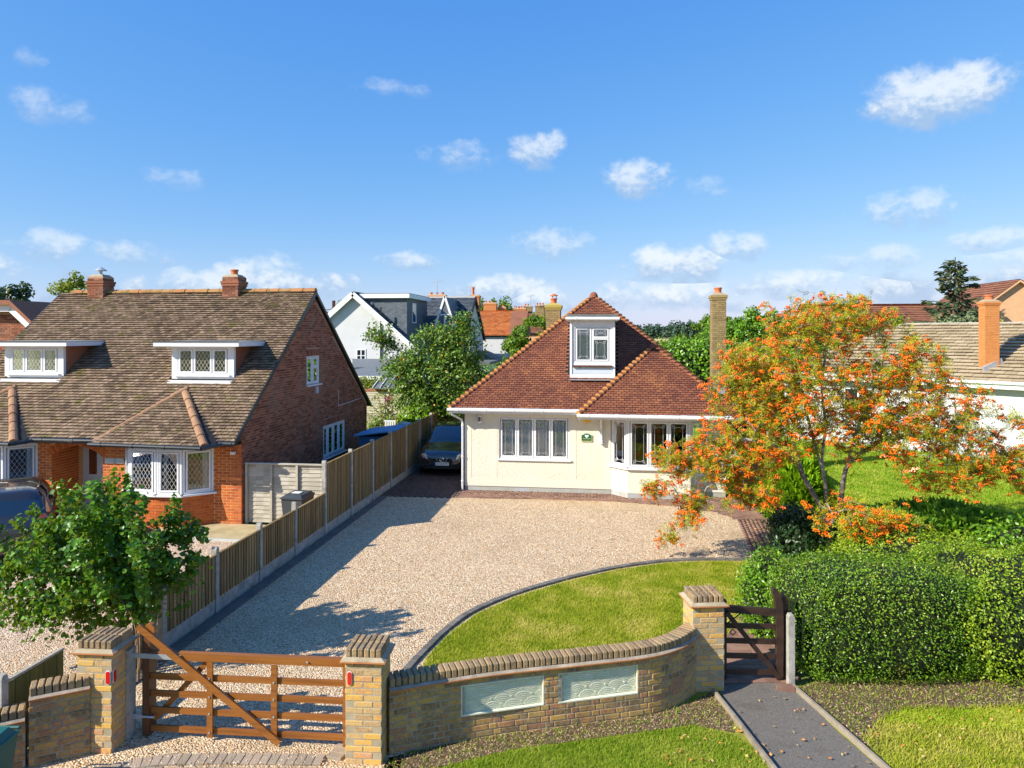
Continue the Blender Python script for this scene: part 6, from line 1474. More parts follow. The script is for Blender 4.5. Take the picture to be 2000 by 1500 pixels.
for k in range(8): gd = MB(); gd.obox(e0+U*12.1, U, N_, (.05, .031, .1+k*.27), (2.45, .045, .1+k*.27+.22)); gd.build('panel', 'upvc', go)
sl2 = .50; hh = math.hypot(4.9, 4.9*sl2); V = (Bk+Z3*sl2).normalized(); O = e0-U*.3+N_*.45+Z3*3.18; ub = MB(); tb = MB(); L2 = LL+.6
pl = [(0, 0), (L2, 0), (L2, hh), (4.2, hh)]; underlay(ub, O, U, V, pl, .1); far_tiles(tb, O, U, V, pl, .42, .30, .045)
V2 = (-Bk+Z3*sl2).normalized(); O2 = e0+U*(LL+.3)+Bk*9.3+Z3*3.18; pl2 = [(0, 0), (L2, 0), (L2-4.2, hh), (0, hh)]; underlay(ub, O2, -U, V2, pl2, .1)
ub.face([e0-U*.3+N_*.45+Z3*3.18, e0-U*.3+Bk*9.3+Z3*3.18, O+U*4.2+V*hh])
r = ub.build('roof', 'slab_edge', rb_); tb.build('roof_tiles', 'beige_roof', r, kind='stuff')
gutter(rb_, O+N_*.06-Z3*.02, O+U*L2+N_*.06-Z3*.02, 'upvc', .07)
b = MB(); b.obox(O, U, N_, (0, -.02, -.26), (L2, .02, -.02)); b.build('fascia', 'white_timber', rb_)
cz = stack(rb_, 'chimney', 15.36, 15.90, 31.6, 32.1, 3.4, 6.42, 'bright_brick', 'red_mortar', capm='bright_brick', label='tall orange brick chimney on the beige roof'); pot(cz, (15.63, 31.85, 6.5), .17, .2)
b = MB(); b.bar((15.25, 31.5, 3.62), (16.05, 31.72, 4.0), .12, .25); b.build('lead_flashing', 'lead', cz)
b = MB(); b.prism([(0, 0), (3.0, 0), (1.5, 1.5)], e0+U*13.0+Z3*3.4, U, Z3, Bk, 6); b.build('cross_gable', 'white_wall', rb_)
sheet('right_drive', [(8.0, 37.4), (20.4, 25.2), (19.0, 24.4), (13.2, 31.4), (8.4, 36.2)], .02, 'slab_edge')
ph = thing('peach_gable_house', 'peach rendered gable house with brown tiled roof far right', 'house', (31, 62, 0))
b = MB(); b.prism([(-5, -.1), (5, -.1), (5, 5.2), (0, 9.0), (-5, 5.2)], (30.5, 58, 0), X3, Z3, Y3, 9); b.build('wall', 'peach_wall', ph)
ub = MB(); tb = MB(); L = math.hypot(5.3, 5.3*.76)
for sg in (-1, 1):
    V = Vector((-sg, 0, .76)).normalized(); O = Vector((30.5, 57.7 if sg > 0 else 67.3, 9.12))-V*L; pl = [(0, 0), (9.6, 0), (9.6, L), (0, L)]; underlay(ub, O, Y3*sg, V, pl, .12); far_tiles(tb, O, Y3*sg, V, pl, .4, .32)
r = ub.build('roof', 'peach_wall', ph); tb.build('roof_tiles', 'brown_roof', r, kind='stuff')
gable_x(ph, 31.5, 44, 58.5, 67.5, 5.2, 9.0, 'peach_wall', 'brown_roof', .4, .32, rn='side_roof')
br_ = thing('brown_roof_house', 'low house with brown orange ridge roof behind the rowan', 'house', (22, 66, 0))
gable_x(br_, 17.0, 27.5, 62, 70, 5.2, 7.5, 'peach_wall', 'brown_roof', .4, .32)
# telegraph pole with wires
tp_ = thing('telegraph_pole', 'brown telegraph pole with wires beside the white gabled house', 'pole', (-23.6, 60, 0))
b = MB(); b.tube([(-23.6, 60, 0), (-23.6, 60, 8.0)], .16, 8); b.build('pole', 'post_wood', tp_)
for k, z in enumerate((7.3, 6.9, 6.5)):
    b = MB(); P = [Vector((-23.6, 60, z)).lerp(Vector((-58, 74, z+.9)), i/10)-Z3*(1.4*4*(i/10)*(1-i/10)) for i in range(11)]; b.tube(P, .03, 4); b.build('wire', 'rubber', tp_)
# ================================================================== VEGETATION
def tree_mesh(nodes, parent, rad, name, m, par, rmin=0, rmax=9, n=5):
    V = []; F = []; k = 0
    P = np.array([tuple(p) for p in nodes]); ii = [i for i in range(1, len(P)) if parent[i] >= 0 and rmin <= rad[i] < rmax]
    if not ii: return None
    A = P[[parent[i] for i in ii]]; B = P[ii]; rb = np.array([rad[i] for i in ii]); ra = np.array([min(rad[parent[i]], rad[i]*1.5+.004) for i in ii])
    D = unit(B-A+1e-9); ref = np.where(np.abs(D[:, 2:3]) > .9, np.array([[1., 0, 0]]), np.array([[0, 0, 1.]])); S1 = unit(np.cross(D, ref)); S2 = np.cross(D, S1)
    ang = 2*np.pi*np.arange(n)/n; c = np.cos(ang)[None, :, None]; s = np.sin(ang)[None, :, None]
    off = S1[:, None]*c+S2[:, None]*s; R0 = A[:, None]+off*ra[:, None, None]; R1 = B[:, None]+off*rb[:, None, None]+(D*rb[:, None]*.3)[:, None]
    X = np.concatenate([R0, R1], 1).reshape(-1, 3); j = np.arange(n); q = np.stack([j, (j+1) % n, (j+1) % n+n, j+n], 1)
    FF = (q[None]+(np.arange(len(ii))*2*n)[:, None, None]).reshape(-1, 4)
    return np_obj(name, X, FF, m, par)
def grow(limbs, targets, seg=.14, droop=.0, r0=.005, expo=2.35, jit=.05):
    """limbs: list of (polyline, parent limb index or -1); targets (N,3) sorted by distance"""
    nodes = []; par = []
    for pl, pi in limbs:
        pts = resample3(pl, seg)
        if pi is None: prev = -1
        else: prev = int(np.argmin([(np.array(q)-np.array(pts[0]))@(np.array(q)-np.array(pts[0])) for q in nodes]))
        for p in pts: nodes.append(np.array(p)); par.append(prev); prev = len(nodes)-1
    N0 = len(nodes); NP_ = np.zeros((120000, 3)); NP_[:N0] = nodes; n = N0; par = list(par)
    d = [np.min(np.linalg.norm(NP_[:N0]-t, axis=1)) for t in targets]; tips = []
    for t in targets[np.argsort(d)]:
        q = NP_[:n]; dd = np.linalg.norm(q-t, axis=1); k = int(np.argmin(dd)); L = dd[k]
        if L < .05: continue
        m = max(2, int(L/seg)); a = q[k].copy(); prev = k; bow = RNG.normal(size=3)*jit*L+np.array([0, 0, (.18-droop)*L])
        for i in range(1, m+1):
            s = i/m; p = a*(1-s)+t*s+bow*4*s*(1-s)*.5+RNG.normal(size=3)*.012*(i < m)
            if n >= len(NP_): break
            NP_[n] = p; par.append(prev); prev = n; n += 1
        tips.append(prev)
    rad = np.zeros(n); ch = np.zeros(n)
    for i in range(n-1, -1, -1):
        if ch[i] == 0: rad[i] = r0
        else: rad[i] = ch[i]**(1/expo)
        if par[i] >= 0: ch[par[i]] += rad[i]**expo
    return NP_[:n], par, rad, tips
def resample3(P, step):
    P = [Vector(p) for p in P]; Q = []
    for i in range(len(P)-1):
        p0, p1, p2, p3 = P[max(i-1, 0)], P[i], P[i+1], P[min(i+2, len(P)-1)]; m = max(1, int((p2-p1).length/step))
        for k in range(m): t = k/m; Q.append(.5*((2*p1)+(p2-p0)*t+(2*p0-5*p1+4*p2-p3)*t*t+(3*p1-p0-3*p2+p3)*t**3))
    Q.append(P[-1]); return [tuple(q) for q in Q]
# ---------------------------------------------------------------- rowan
rw = thing('rowan_tree', 'rowan tree laden with orange berries spreading over the hedge', 'tree', (5.05, 17.1, 0))
B0 = (5.05, 17.1, -.1)
limbs = [([B0, (5.0, 17.1, .5), (4.93, 17.1, 1.0)], None),
         ([(4.93, 17.1, 1.0), (4.72, 17.0, 1.35), (4.45, 16.9, 1.8), (4.2, 16.8, 2.25), (3.7, 16.6, 2.6), (3.1, 16.5, 2.75)], 0),
         ([(4.95, 17.1, .9), (4.97, 17.15, 1.5), (4.9, 17.2, 2.2), (5.0, 17.3, 3.0), (4.95, 17.4, 3.9), (5.1, 17.5, 4.8), (5.2, 17.4, 5.5)], 0),
         ([(5.02, 17.1, .7), (5.25, 17.1, 1.2), (5.35, 17.15, 1.8), (5.5, 17.2, 2.2), (6.0, 17.3, 2.5), (6.7, 17.3, 2.75), (7.4, 17.2, 2.8)], 0),
         ([(5.38, 17.15, 1.85), (5.7, 17.5, 2.7), (6.1, 17.8, 3.5), (6.4, 17.9, 4.2), (6.5, 17.8, 4.8)], 3),
         ([(4.45, 16.9, 1.8), (4.3, 17.3, 2.6), (4.1, 17.7, 3.5), (3.8, 17.8, 4.3)], 1),
         ([(4.92, 17.15, 1.9), (4.7, 17.3, 2.8), (4.5, 17.2, 3.6), (4.3, 17.0, 4.4), (4.35, 17.0, 5.2)], 2)]
LB = [((5.15, 17.5, 5.45), (1.1, 1.0, .75), 55), ((3.75, 17.3, 4.4), (1.25, 1.3, .9), 75), ((4.6, 17.2, 3.9), (1.9, 1.7, 1.2), 130), ((6.5, 17.4, 4.3), (1.2, 1.3, 1.0), 75), ((7.3, 17.3, 3.4), (1.4, 1.3, .95), 85),
      ((8.3, 17.1, 2.7), (1.1, .9, .75), 60), ((9.1, 17.0, 2.1), (.6, .6, .5), 22), ((2.75, 16.8, 2.25), (1.2, .9, .6), 85), ((1.75, 16.7, 2.2), (.75, .55, .38), 40), ((1.1, 16.6, 1.6), (.35, .35, .25), 10), ((1.9, 16.5, 1.2), (.4, .4, .45), 20),
      ((3.4, 17.0, 3.0), (1.3, 1.2, .9), 95), ((6.0, 17.2, 2.9), (1.6, 1.5, .9), 100), ((3.2, 16.6, 1.5), (.7, .6, .4), 32), ((5.1, 16.3, 1.2), (1.1, .7, .45), 14), ((6.2, 16.2, 1.0), (.9, .7, .4), 14), ((4.2, 17.3, 5.35), (.8, .8, .6), 22), ((5.9, 17.5, 5.5), (.7, .7, .5), 16), ((2.9, 17.0, 4.1), (.8, .9, .7), 30), ((5.0, 14.9, 1.35), (.35, .3, .45), 10), ((5.7, 15.4, 1.1), (.7, .5, .35), 18), ((7.6, 17.0, 1.9), (1.1, .7, .4), 36), ((1.35, 16.6, .55), (.25, .25, .18), 5)]
tg = []
for c, r, k in LB:
    k = int(k*1.5); d = sphere_pts(k)*(RNG.random((k, 1))**.45)*np.array(r); tg.append(d+np.array(c))
tg = np.concatenate(tg)
nd, pr_, rd, tips = grow(limbs, tg, seg=.15, r0=.0052, expo=2.25, jit=.10)
tree_mesh(nd, pr_, rd, 'trunk', 'bark', rw, .038, 9, 10); tree_mesh(nd, pr_, rd, 'branches', 'twig', rw, .008, .038, 5); tw_ = tree_mesh(nd, pr_, rd, 'twigs', 'twig', rw, 0, .008, 3)
if tw_: tw_['kind'] = 'stuff'
# pinnate leaves along the outer twigs
tipP = nd[tips]
src = []; 
for t_ in tips:
    k = t_; 
    for s_ in range(3):
        src.append(nd[k]); k = pr_[k]
        if k < 0: break
src = np.array(src)
def pinnate():
    V = []; F = []
    for i in range(5):
        y = i*.22
        for s in (-1, 1):
            k = len(V); V += [(0, y, 0), (s*.22, y+.02, .03), (s*.42, y+.16, -.04), (s*.18, y+.13, .02)]; F += [(k, k+1, k+2), (k, k+2, k+3)]
    k = len(V); V += [(0, 1.0, 0), (.1, 1.15, .02), (0, 1.38, -.06), (-.1, 1.15, .02)]; F += [(k, k+1, k+2), (k, k+2, k+3)]
    return np.array(V)*[1, 1, 1]-np.array([0, .1, 0]), np.array(F)
pv, pf = pinnate(); n = 12500; idx = RNG.integers(0, len(src), n); P = src[idx]+RNG.normal(size=(n, 3))*.085
leaves('foliage', P, np.tile((-.35, -.45, .6), (n, 1)), .13, 'rowan_leaf', rw, jit=.9, V=pv, F=pf)
# berry clusters: flat topped bunches of small berries
def bunch():
    b = MB(); r = np.random.default_rng(5)
    for k in range(16):
        a = r.uniform(0, 6.28); q = r.random()**.5*.44; z = .16-.75*q*q+r.uniform(-.09, .09); s = .12
        x, y = q*math.cos(a), q*math.sin(a)
        b.faces([(x+s, y, z), (x-s, y, z), (x, y+s, z), (x, y-s, z), (x, y, z+s), (x, y, z-s)], [(0, 2, 4), (2, 1, 4), (1, 3, 4), (3, 0, 4), (2, 0, 5), (1, 2, 5), (3, 1, 5), (0, 3, 5)])
    return b
bn = bunch(); bme = bn.mesh('berry_cluster', 'berry'); BVv = np.array(bn.v); BFf = np.array(bn.f)
n = 3800; idx = RNG.integers(0, len(tips), n); P = tipP[idx]+RNG.normal(size=(n, 3))*.09; P[:, 2] -= .03
order = np.argsort(P[:, 1]+np.abs(P[:, 0]-5)*.1); P = P[order]
for k in range(300):
    s = random.uniform(.11, .19); Mx = Matrix.Translation(P[k]) @ Matrix.Rotation(random.uniform(0, 6), 4, 'Z') @ Matrix.Rotation(random.uniform(-.9, .9), 4, 'X') @ Matrix.Rotation(random.uniform(-.5, .5), 4, 'Y') @ Matrix.Diagonal((s*random.uniform(.9, 1.4), s, s, 1)); inst('berry_cluster', bme, Mx, rw)
Nn = np.tile((0, 0, 1.), (n-300, 1))+RNG.normal(size=(n-300, 3))*.55; X, FF = bake(BVv, BFf, P[300:], frames(Nn), RNG.uniform(.10, .18, n-300)); np_obj('berries', X, FF, 'berry', rw, kind='stuff')
# ---------------------------------------------------------------- big leaved bush by the left pillar
bu = thing('broadleaf_bush', 'large round leaved green bush behind the left gate pillar', 'bush', (-7.75, 10.15, 0))
limbs = []; tg = []; cols = []
for k in range(24):
    a = 2*math.pi*k/24+RNG.uniform(-.15, .15); rr = .75*(RNG.random()**.5) if k % 3 else 1.35*RNG.uniform(.7, 1); bx_, by_ = -7.05+RNG.uniform(-.33, .30), 9.95+RNG.uniform(-.3, .3)
    hgt = RNG.uniform(2.5, 3.2)-rr*.5; P = [(bx_, by_, -.05), (bx_+.3*rr*math.cos(a)*.6, by_+.3*rr*math.sin(a), hgt*.4), (bx_-.55+rr*math.cos(a)*.95, by_+rr*math.sin(a)*.7, hgt*.75), (bx_-.7+rr*math.cos(a)*1.25, by_+rr*math.sin(a)*.95, hgt)]
    limbs.append((P, None))
core = [((-7.9, 10.1, 1.45), (1.25, .95, .85), 210), ((-7.65, 10.1, 1.15), (1.1, .85, .5), 90), ((-8.8, 10.0, 1.35), (.8, .7, .55), 70), ((-6.75, 10.35, 1.5), (.7, .7, .75), 90), ((-8.3, 9.9, .8), (.8, .5, .35), 40), ((-7.9, 10.1, 2.05), (1.0, .8, .45), 70), ((-9.0, 9.9, .95), (.4, .4, .3), 20), ((-7.8, 9.9, .7), (.7, .5, .35), 60), ((-8.5, 9.5, .85), (.8, .4, .3), 34)]
for c, r, k in core: tg.append(sphere_pts(k)*(RNG.random((k, 1))**.5)*np.array(r)+np.array(c))
tg = np.concatenate(tg); nd, pr_, rd, tips = grow(limbs, tg, seg=.10, r0=.0045, expo=2.3, jit=.06)
tree_mesh(nd, pr_, np.minimum(rd*1.25, .035), 'stems', 'stem', bu, .0125, 9, 6); o = tree_mesh(nd, pr_, rd, 'twigs', 'stem', bu, 0, .010, 3); o['kind'] = 'stuff'
mask = (nd[:, 2] > .32) & ((nd[:, 2] > .8) | (nd[:, 0] < -7.3)); cand = nd[mask]; 
wts = np.clip((cand[:, 2]-.4), .1, 1.6); wts /= wts.sum(); n = 17500; idx = RNG.choice(len(cand), n, p=wts); P = cand[idx]+RNG.normal(size=(n, 3))*.05
Nn = (P-np.array([-7.85, 10.1, 1.2]))*.6+np.array([-.3, -.3, .7]); o_ = np.argsort(P[:, 1]-.5*P[:, 2]); P = P[o_]; Nn = Nn[o_]
me_leaf = np_mesh('leaf', ROUND_V, ROUND_F, 'bush_leaf')
fr_ = frames(Nn[:300]+RNG.normal(size=(300, 3))*.5)
for k in range(300):
    T = Matrix.Identity(4); s = random.uniform(.06, .10)
    for i in range(3):
        for j in range(3): T[j][i] = fr_[k][j][i]*s
        T[i][3] = P[k][i]
    inst('leaf', me_leaf, T, bu)
leaves('foliage', P[300:], Nn[300:], .072, 'bush_leaf', bu, jit=.85, V=ROUND_V, F=ROUND_F)
# ---------------------------------------------------------------- fruit tree in the gap between the houses
ft_ = thing('fruit_tree', 'dense dark green fruit tree in the gap between the two houses', 'tree', (-6.8, 30.4, 0))
limbs = [([(-6.8, 30.4, 0), (-6.75, 30.4, 1.0), (-6.9, 30.3, 1.7)], None), ([(-6.9, 30.3, 1.7), (-6.5, 30.2, 2.6), (-6.3, 30.1, 3.6), (-6.2, 30, 4.6)], 0), ([(-6.9, 30.3, 1.7), (-7.6, 30.2, 2.6), (-8.2, 30, 3.4), (-8.8, 29.9, 4.4)], 0), ([(-6.9, 30.3, 1.7), (-7.3, 30.6, 2.8), (-7.3, 30.6, 4.2)], 0)]
tg = []; fb_ = [((-7.2, 30.2, 3.5), (1.9, 1.7, 1.35), 170), ((-8.7, 30.0, 3.6), (1.1, 1.1, 1.1), 70), ((-6.2, 30.1, 4.3), (1.1, 1.1, 1.1), 80), ((-7.1, 30.1, 2.2), (1.5, 1.2, .9), 80), ((-5.9, 30.1, 2.9), (1.0, 1.0, .9), 60), ((-9.4, 29.9, 4.9), (.6, .5, .5), 20), ((-10.1, 29.9, 5.1), (.25, .2, .5), 7), ((-7.1, 30.0, 5.0), (1.2, .9, .5), 50), ((-6.0, 30.0, 5.5), (.7, .5, .4), 24), ((-8.3, 30, 2.4), (.9, .8, .6), 40)]
for c, r, k in fb_: tg.append(sphere_pts(k)*(RNG.random((k, 1))**.45)*np.array(r)+np.array(c))
tg = np.concatenate(tg); nd, pr_, rd, tips = grow(limbs, tg, seg=.2, r0=.007, expo=2.3, jit=.08)
tree_mesh(nd, pr_, rd, 'trunk', 'bark_dark', ft_, .03, 9, 8); o = tree_mesh(nd, pr_, rd, 'branches', 'bark_dark', ft_, 0, .03, 3)
cand = nd[int(.02*len(nd)):]; cand = cand[cand[:, 2] > 1.3]; n = 24000; P = cand[RNG.integers(0, len(cand), n)]+RNG.normal(size=(n, 3))*.15
leaves('foliage', P, P-np.array([-7.2, 30.6, 3.0])+np.array([-.6, -.6, 1.]), .13, 'fruit_leaf', ft_, jit=.8)
n = 260; P = cand[RNG.integers(0, len(cand), n)]+RNG.normal(size=(n, 3))*.15; leaves('fruit', P, np.tile((0, -1., 0), (n, 1)), .09, 'fruit', ft_, V=ROUND_V, F=ROUND_F)

# ---------------------------------------------------------------- hedge and shrubs
def hedge(label, c, r, n, size, m, e=3.2, bump_=.10, cat='hedge', name='hedge', f=1.3, rz=0., core=.90, jit=.75, spread=.05, zc=None, V=LEAF_V, F=LEAF_F, seed=1):
    """clipped or loose mass: superellipsoid shell sitting on the ground"""
    t = thing(name, label, cat, (c[0], c[1], 0)); c = np.array(c, float); r = np.array(r, float)
    def surf(d, k=1.0):
        s = (np.abs(d[:, 0])**e+np.abs(d[:, 1])**e+np.abs(d[:, 2])**e)**(-1/e); q = d*s[:, None]
        q = q*(1+bump_*vnoise(q*r+c, f, seed)[:, None])*k; q = q*r
        ca, sa = math.cos(rz), math.sin(rz); q = np.c_[q[:, 0]*ca-q[:, 1]*sa, q[:, 0]*sa+q[:, 1]*ca, q[:, 2]]; return q+c
    # core: closed shell painted near-black for the shade inside, no modelled branches
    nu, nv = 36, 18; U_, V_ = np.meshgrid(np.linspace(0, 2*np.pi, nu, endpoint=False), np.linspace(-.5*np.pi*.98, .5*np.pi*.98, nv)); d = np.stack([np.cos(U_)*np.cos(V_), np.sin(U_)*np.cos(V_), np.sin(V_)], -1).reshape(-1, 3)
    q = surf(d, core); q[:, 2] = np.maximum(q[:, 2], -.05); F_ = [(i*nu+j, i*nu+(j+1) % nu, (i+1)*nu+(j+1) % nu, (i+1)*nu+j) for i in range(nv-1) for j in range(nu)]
    np_obj('branches', q, np.array(F_), 'hedge_shade_core', t)
    d = sphere_pts(n*3)*np.array([1, 1, 1])
    # even out over the box-like surface: weight by area using random cube faces
    k = RNG.integers(0, 3, n*2); ww = np.array([r[1]*r[2], r[0]*r[2], r[0]*r[1]]); k = RNG.choice(3, n*2, p=ww/ww.sum()); d = RNG.uniform(-1, 1, (n*2, 3)); d[np.arange(n*2), k] = np.sign(d[np.arange(n*2), k]); d = unit(d)
    q = surf(d, 1.0); nr = unit((q-c)/r**2*r.min()); q = q+nr*RNG.normal(size=(len(q), 1))*spread; ok = q[:, 2] > .03; q = q[ok][:n]; nr = nr[ok][:n]
    leaves('foliage', q, nr+np.array([-.15, -.1, .35]), size, m, t, jit=jit, V=V, F=F); return t
hedge('clipped small leaved hedge right of the small gate', (4.12, 11.72, .74), (1.42, .80, .80), 26000, .034, 'hedge_leaf', e=4.2, rz=R(6), bump_=.09, seed=2, f=1.9, spread=.035)
hedge('looser bushy hedge filling the right foreground', (6.9, 12.35, .70), (2.5, 1.15, .86), 26000, .044, 'loose_hedge_leaf', e=3.0, rz=R(10), bump_=.20, f=1.9, seed=3, spread=.07)
hedge('mounded evergreen shrub behind the clipped hedge', (6.1, 14.4, .40), (2.2, 1.7, .72), 15000, .055, 'loose_hedge_leaf', e=2.3, bump_=.16, cat='shrub', name='shrub', f=1.8, seed=4, spread=.09)
hedge('dark glossy evergreen shrub left of the rowan trunk', (4.35, 17.3, .5), (.62, .6, .62), 3200, .085, 'dark_leaf', e=2.1, bump_=.18, cat='shrub', name='shrub', f=2.5, seed=5, spread=.08)
hedge('dark evergreen patch right of the rowan trunk', (5.7, 17.2, .4), (.5, .5, .5), 1800, .08, 'dark_leaf', e=2.1, bump_=.18, cat='shrub', name='shrub', seed=6, spread=.08)
hedge('upright leafy shrub at the right edge above the hedge', (7.7, 14.3, .80), (.9, .7, .85), 3800, .085, 'laurel_leaf', e=2.1, bump_=.22, cat='shrub', name='shrub', f=2.6, seed=7, spread=.14)
hedge('bright green bush behind the small gate beside the path', (2.78, 12.8, .58), (.42, .6, .74), 5200, .06, 'laurel_leaf', e=2.2, bump_=.16, cat='bush', name='bush', f=3, seed=8, spread=.07)
def feathery(label, c, r, n, L, m, cat='conifer', name='conifer', up=.6, seed=0, wide=.22):
    t = thing(name, label, cat, (c[0], c[1], 0)); c = np.array(c, float); r = np.array(r, float); d = sphere_pts(n); d[:, 2] = np.abs(d[:, 2])*1.0-.15; d = unit(d)
    P = d*r*(.35+.65*RNG.random((n, 1))**.5)*(1+.12*vnoise(d*3, 1.5, seed)[:, None]); dirs = unit(d*np.array([1, 1, .5])+np.array([-.1, -.1, up])+RNG.normal(size=(n, 3))*.28)
    s = unit(np.cross(dirs, unit(RNG.normal(size=(n, 3))))); nn = np.cross(s, dirs); Fr = np.stack([s, dirs, nn], 2); V = np.array([(0, -.5, 0), (wide, 0, .03), (0, .5, 0), (-wide, 0, .03)])
    P = P+c; P[:, 2] = np.maximum(P[:, 2], .04); X, FF = bake(V, LEAF_F, P, Fr, L*RNG.uniform(.6, 1.3, n)); np_obj('foliage', X, FF, m, t, kind='stuff')
    b = MB(); b.tube([(c[0], c[1], -.05), (c[0], c[1], c[2]+r[2]*.4)], [.06, .02], 6); b.build('trunk', 'bark_dark', t); return t
feathery('bright lime green conifer between the bungalow side gate and the rowan', (5.15, 20.6, .35), (.95, 1.1, 1.55), 9500, .26, 'conifer_leaf', seed=1)
feathery('spreading dark green juniper behind the hedge', (8.0, 18.3, .10), (2.2, 1.7, .95), 14000, .30, 'juniper_leaf', cat='juniper', name='juniper', up=.3, seed=2)
feathery('low juniper fringe at the foot of the rowan', (6.6, 17.6, .15), (1.2, 1.1, .85), 5000, .28, 'juniper_leaf', cat='juniper', name='juniper', up=.3, seed=3)
# garden plants in the gap
hedge('yellow green conifer bush below the fruit tree', (-7.9, 29.2, .85), (.75, .6, 1.25), 3200, .11, 'conifer_leaf', e=2.0, bump_=.15, cat='bush', name='bush', seed=11, spread=.1)
hedge('small golden shrub by the shed', (-9.1, 31.5, .7), (.5, .4, .55), 900, .10, 'golden_leaf', e=2, bump_=.2, cat='shrub', name='shrub', seed=12, spread=.1)
hedge('clipped golden green hedge beyond the shed', (-13.8, 41, 1.1), (2.3, 1, 1.35), 6000, .12, 'yellow_tree_leaf', e=3, bump_=.1, seed=13)
hedge('dark shrub hiding the foot of the shed wall', (-10.6, 34.2, .4), (1.0, .6, .6), 1600, .12, 'fruit_leaf', e=2, bump_=.2, cat='shrub', name='shrub', seed=14, spread=.15)
# bare branched rose shrub
rs = thing('rose_shrub', 'straggly thin stemmed shrub beside the brick gable end', 'shrub', (-10.2, 32.5, 0)); tg = sphere_pts(120)*(RNG.random((120, 1))**.4)*np.array([1.1, .8, 1.2])+np.array([-10.3, 32.5, 1.3])
nd, pr_, rd, tips = grow([([(-10.2, 32.5, 0), (-10.3, 32.5, .8)], None), ([(-10.2, 32.5, 0), (-9.9, 32.4, .9)], 0)], tg, seg=.2, r0=.010, jit=.12); tree_mesh(nd, pr_, rd, 'stems', 'stem', rs, 0, 9, 4)['kind'] = 'stuff'
n = 700; P = nd[RNG.integers(0, len(nd), n)]+RNG.normal(size=(n, 3))*.1; leaves('foliage', P, P-np.array([-10, 34, 1]), .10, 'yellow_tree_leaf', rs)
def btree(label, c, base, blobs, n, size, m, cr_=.5, trunk=.18, cat='tree', name='tree', k=26):
    t = thing(name, label, cat, (base[0], base[1], 0)); Ps = []; Ns = []; W_ = sum(b_[1][0]*b_[1][2] for b_ in blobs)
    for cc, r in blobs:
        P, N = clumps(cc, r, int(n*r[0]*r[2]/W_), k, cr_, top=-.75); Ps.append(P); Ns.append(N)
    leaves('foliage', np.concatenate(Ps), np.concatenate(Ns)+np.array([-.2, -.2, .4]), size, m, t, jit=.6)
    b = MB(); top = blobs[0][0]; b.tube([(base[0], base[1], -.1), (base[0]*.7+top[0]*.3, base[1]*.7+top[1]*.3, top[2]*.5), tuple(top)], [trunk, trunk*.7, trunk*.3], 7)
    for cc, r in blobs[1:]: b.tube([(base[0]*.7+top[0]*.3, base[1]*.7+top[1]*.3, top[2]*.5), tuple(cc)], [trunk*.5, trunk*.2], 5)
    b.build('trunk', 'bark_dark', t); return t
btree('leafy green tree left of the bungalow chimney', None, (-4.2, 43), [((-4.3, 43, 4.5), (1.7, 1.5, 1.9)), ((-5.2, 43, 3.4), (1.2, 1.3, 1.6)), ((-3.0, 43, 4.6), (1.3, 1.3, 1.6))], 9000, .19, 'tree_leaf', .42)
hedge('rounded green hedge beyond the bungalow hip', (-6.0, 39, 1.3), (1.3, 1, 2.0), 4200, .13, 'laurel_leaf', e=2.4, bump_=.12, seed=15, spread=.1)
hedge('tall laurel hedge behind the bungalow roof', (4.6, 40, 1.9), (5.0, 1.6, 2.75), 13000, .20, 'laurel_leaf', e=3.0, bump_=.06, seed=16, spread=.16, f=1.2)
btree('broad green tree right of the tall side chimney', None, (8.8, 44), [((8.6, 44, 4.6), (2.1, 1.8, 2.2)), ((10.2, 44.5, 4.3), (2.0, 1.8, 1.9)), ((6.9, 46, 4.7), (1.3, 1.2, 1.4))], 10000, .21, 'laurel_leaf', .5)
btree('olive green tree beyond the laurel hedge', None, (8.7, 62), [((8.3, 62, 4.4), (1.6, 1.5, 2.0)), ((6.6, 62, 3.6), (1.8, 1.5, 1.3)), ((10, 62, 4.6), (1.6, 1.4, 1.9))], 6000, .26, 'tree_leaf', .5)
btree('distant rounded tree behind the orange roofs', None, (-14, 92), [((-14.5, 92, 7.3), (3.2, 2, 2.2)), ((-11.5, 94, 6.6), (3.2, 2, 2.2)), ((-9, 95, 6.0), (2.5, 2, 1.8))], 6000, .34, 'tree_leaf', .8)
btree('pale tree behind the telegraph pole', None, (-29, 76), [((-28.6, 76, 6.4), (2.0, 2, 2.0)), ((-31, 77, 5.4), (2.4, 2, 2.0))], 4200, .28, 'olive_leaf', .6)
btree('dark tree at the far left edge behind the brick house', None, (-34, 36), [((-34.0, 36, 5.6), (2.9, 2.2, 2.3)), ((-32.6, 36, 4.6), (2.2, 1.8, 1.5)), ((-36, 36, 6.6), (2.2, 2, 1.8))], 8000, .26, 'dark_leaf', .5)
btree('light green tree showing over the left end of the mossy ridge', None, (-31.8, 42), [((-33.6, 42, 7.5), (1.5, .8, .9)), ((-31.6, 42, 7.2), (1.7, .8, .8)), ((-34.9, 42, 7.9), (.6, .5, .5)), ((-33.9, 42, 8.6), (.45, .4, .5)), ((-32.4, 42, 8.3), (.35, .3, .3))], 2600, .22, 'yellow_tree_leaf', .35, k=16)
hedge('grey green feathery shrub in front of the spruce', (21.8, 48, 4.0), (2.7, 1.5, 2.0), 5200, .22, 'olive_leaf', e=2.3, bump_=.12, cat='shrub', name='shrub', seed=17, spread=.2)
hedge('orange brown tree top beside the peach house', (26.8, 56, 5.0), (1.3, 1, 1.6), 1500, .22, 'golden_leaf', e=2, bump_=.2, cat='tree', name='tree', seed=18, spread=.25)
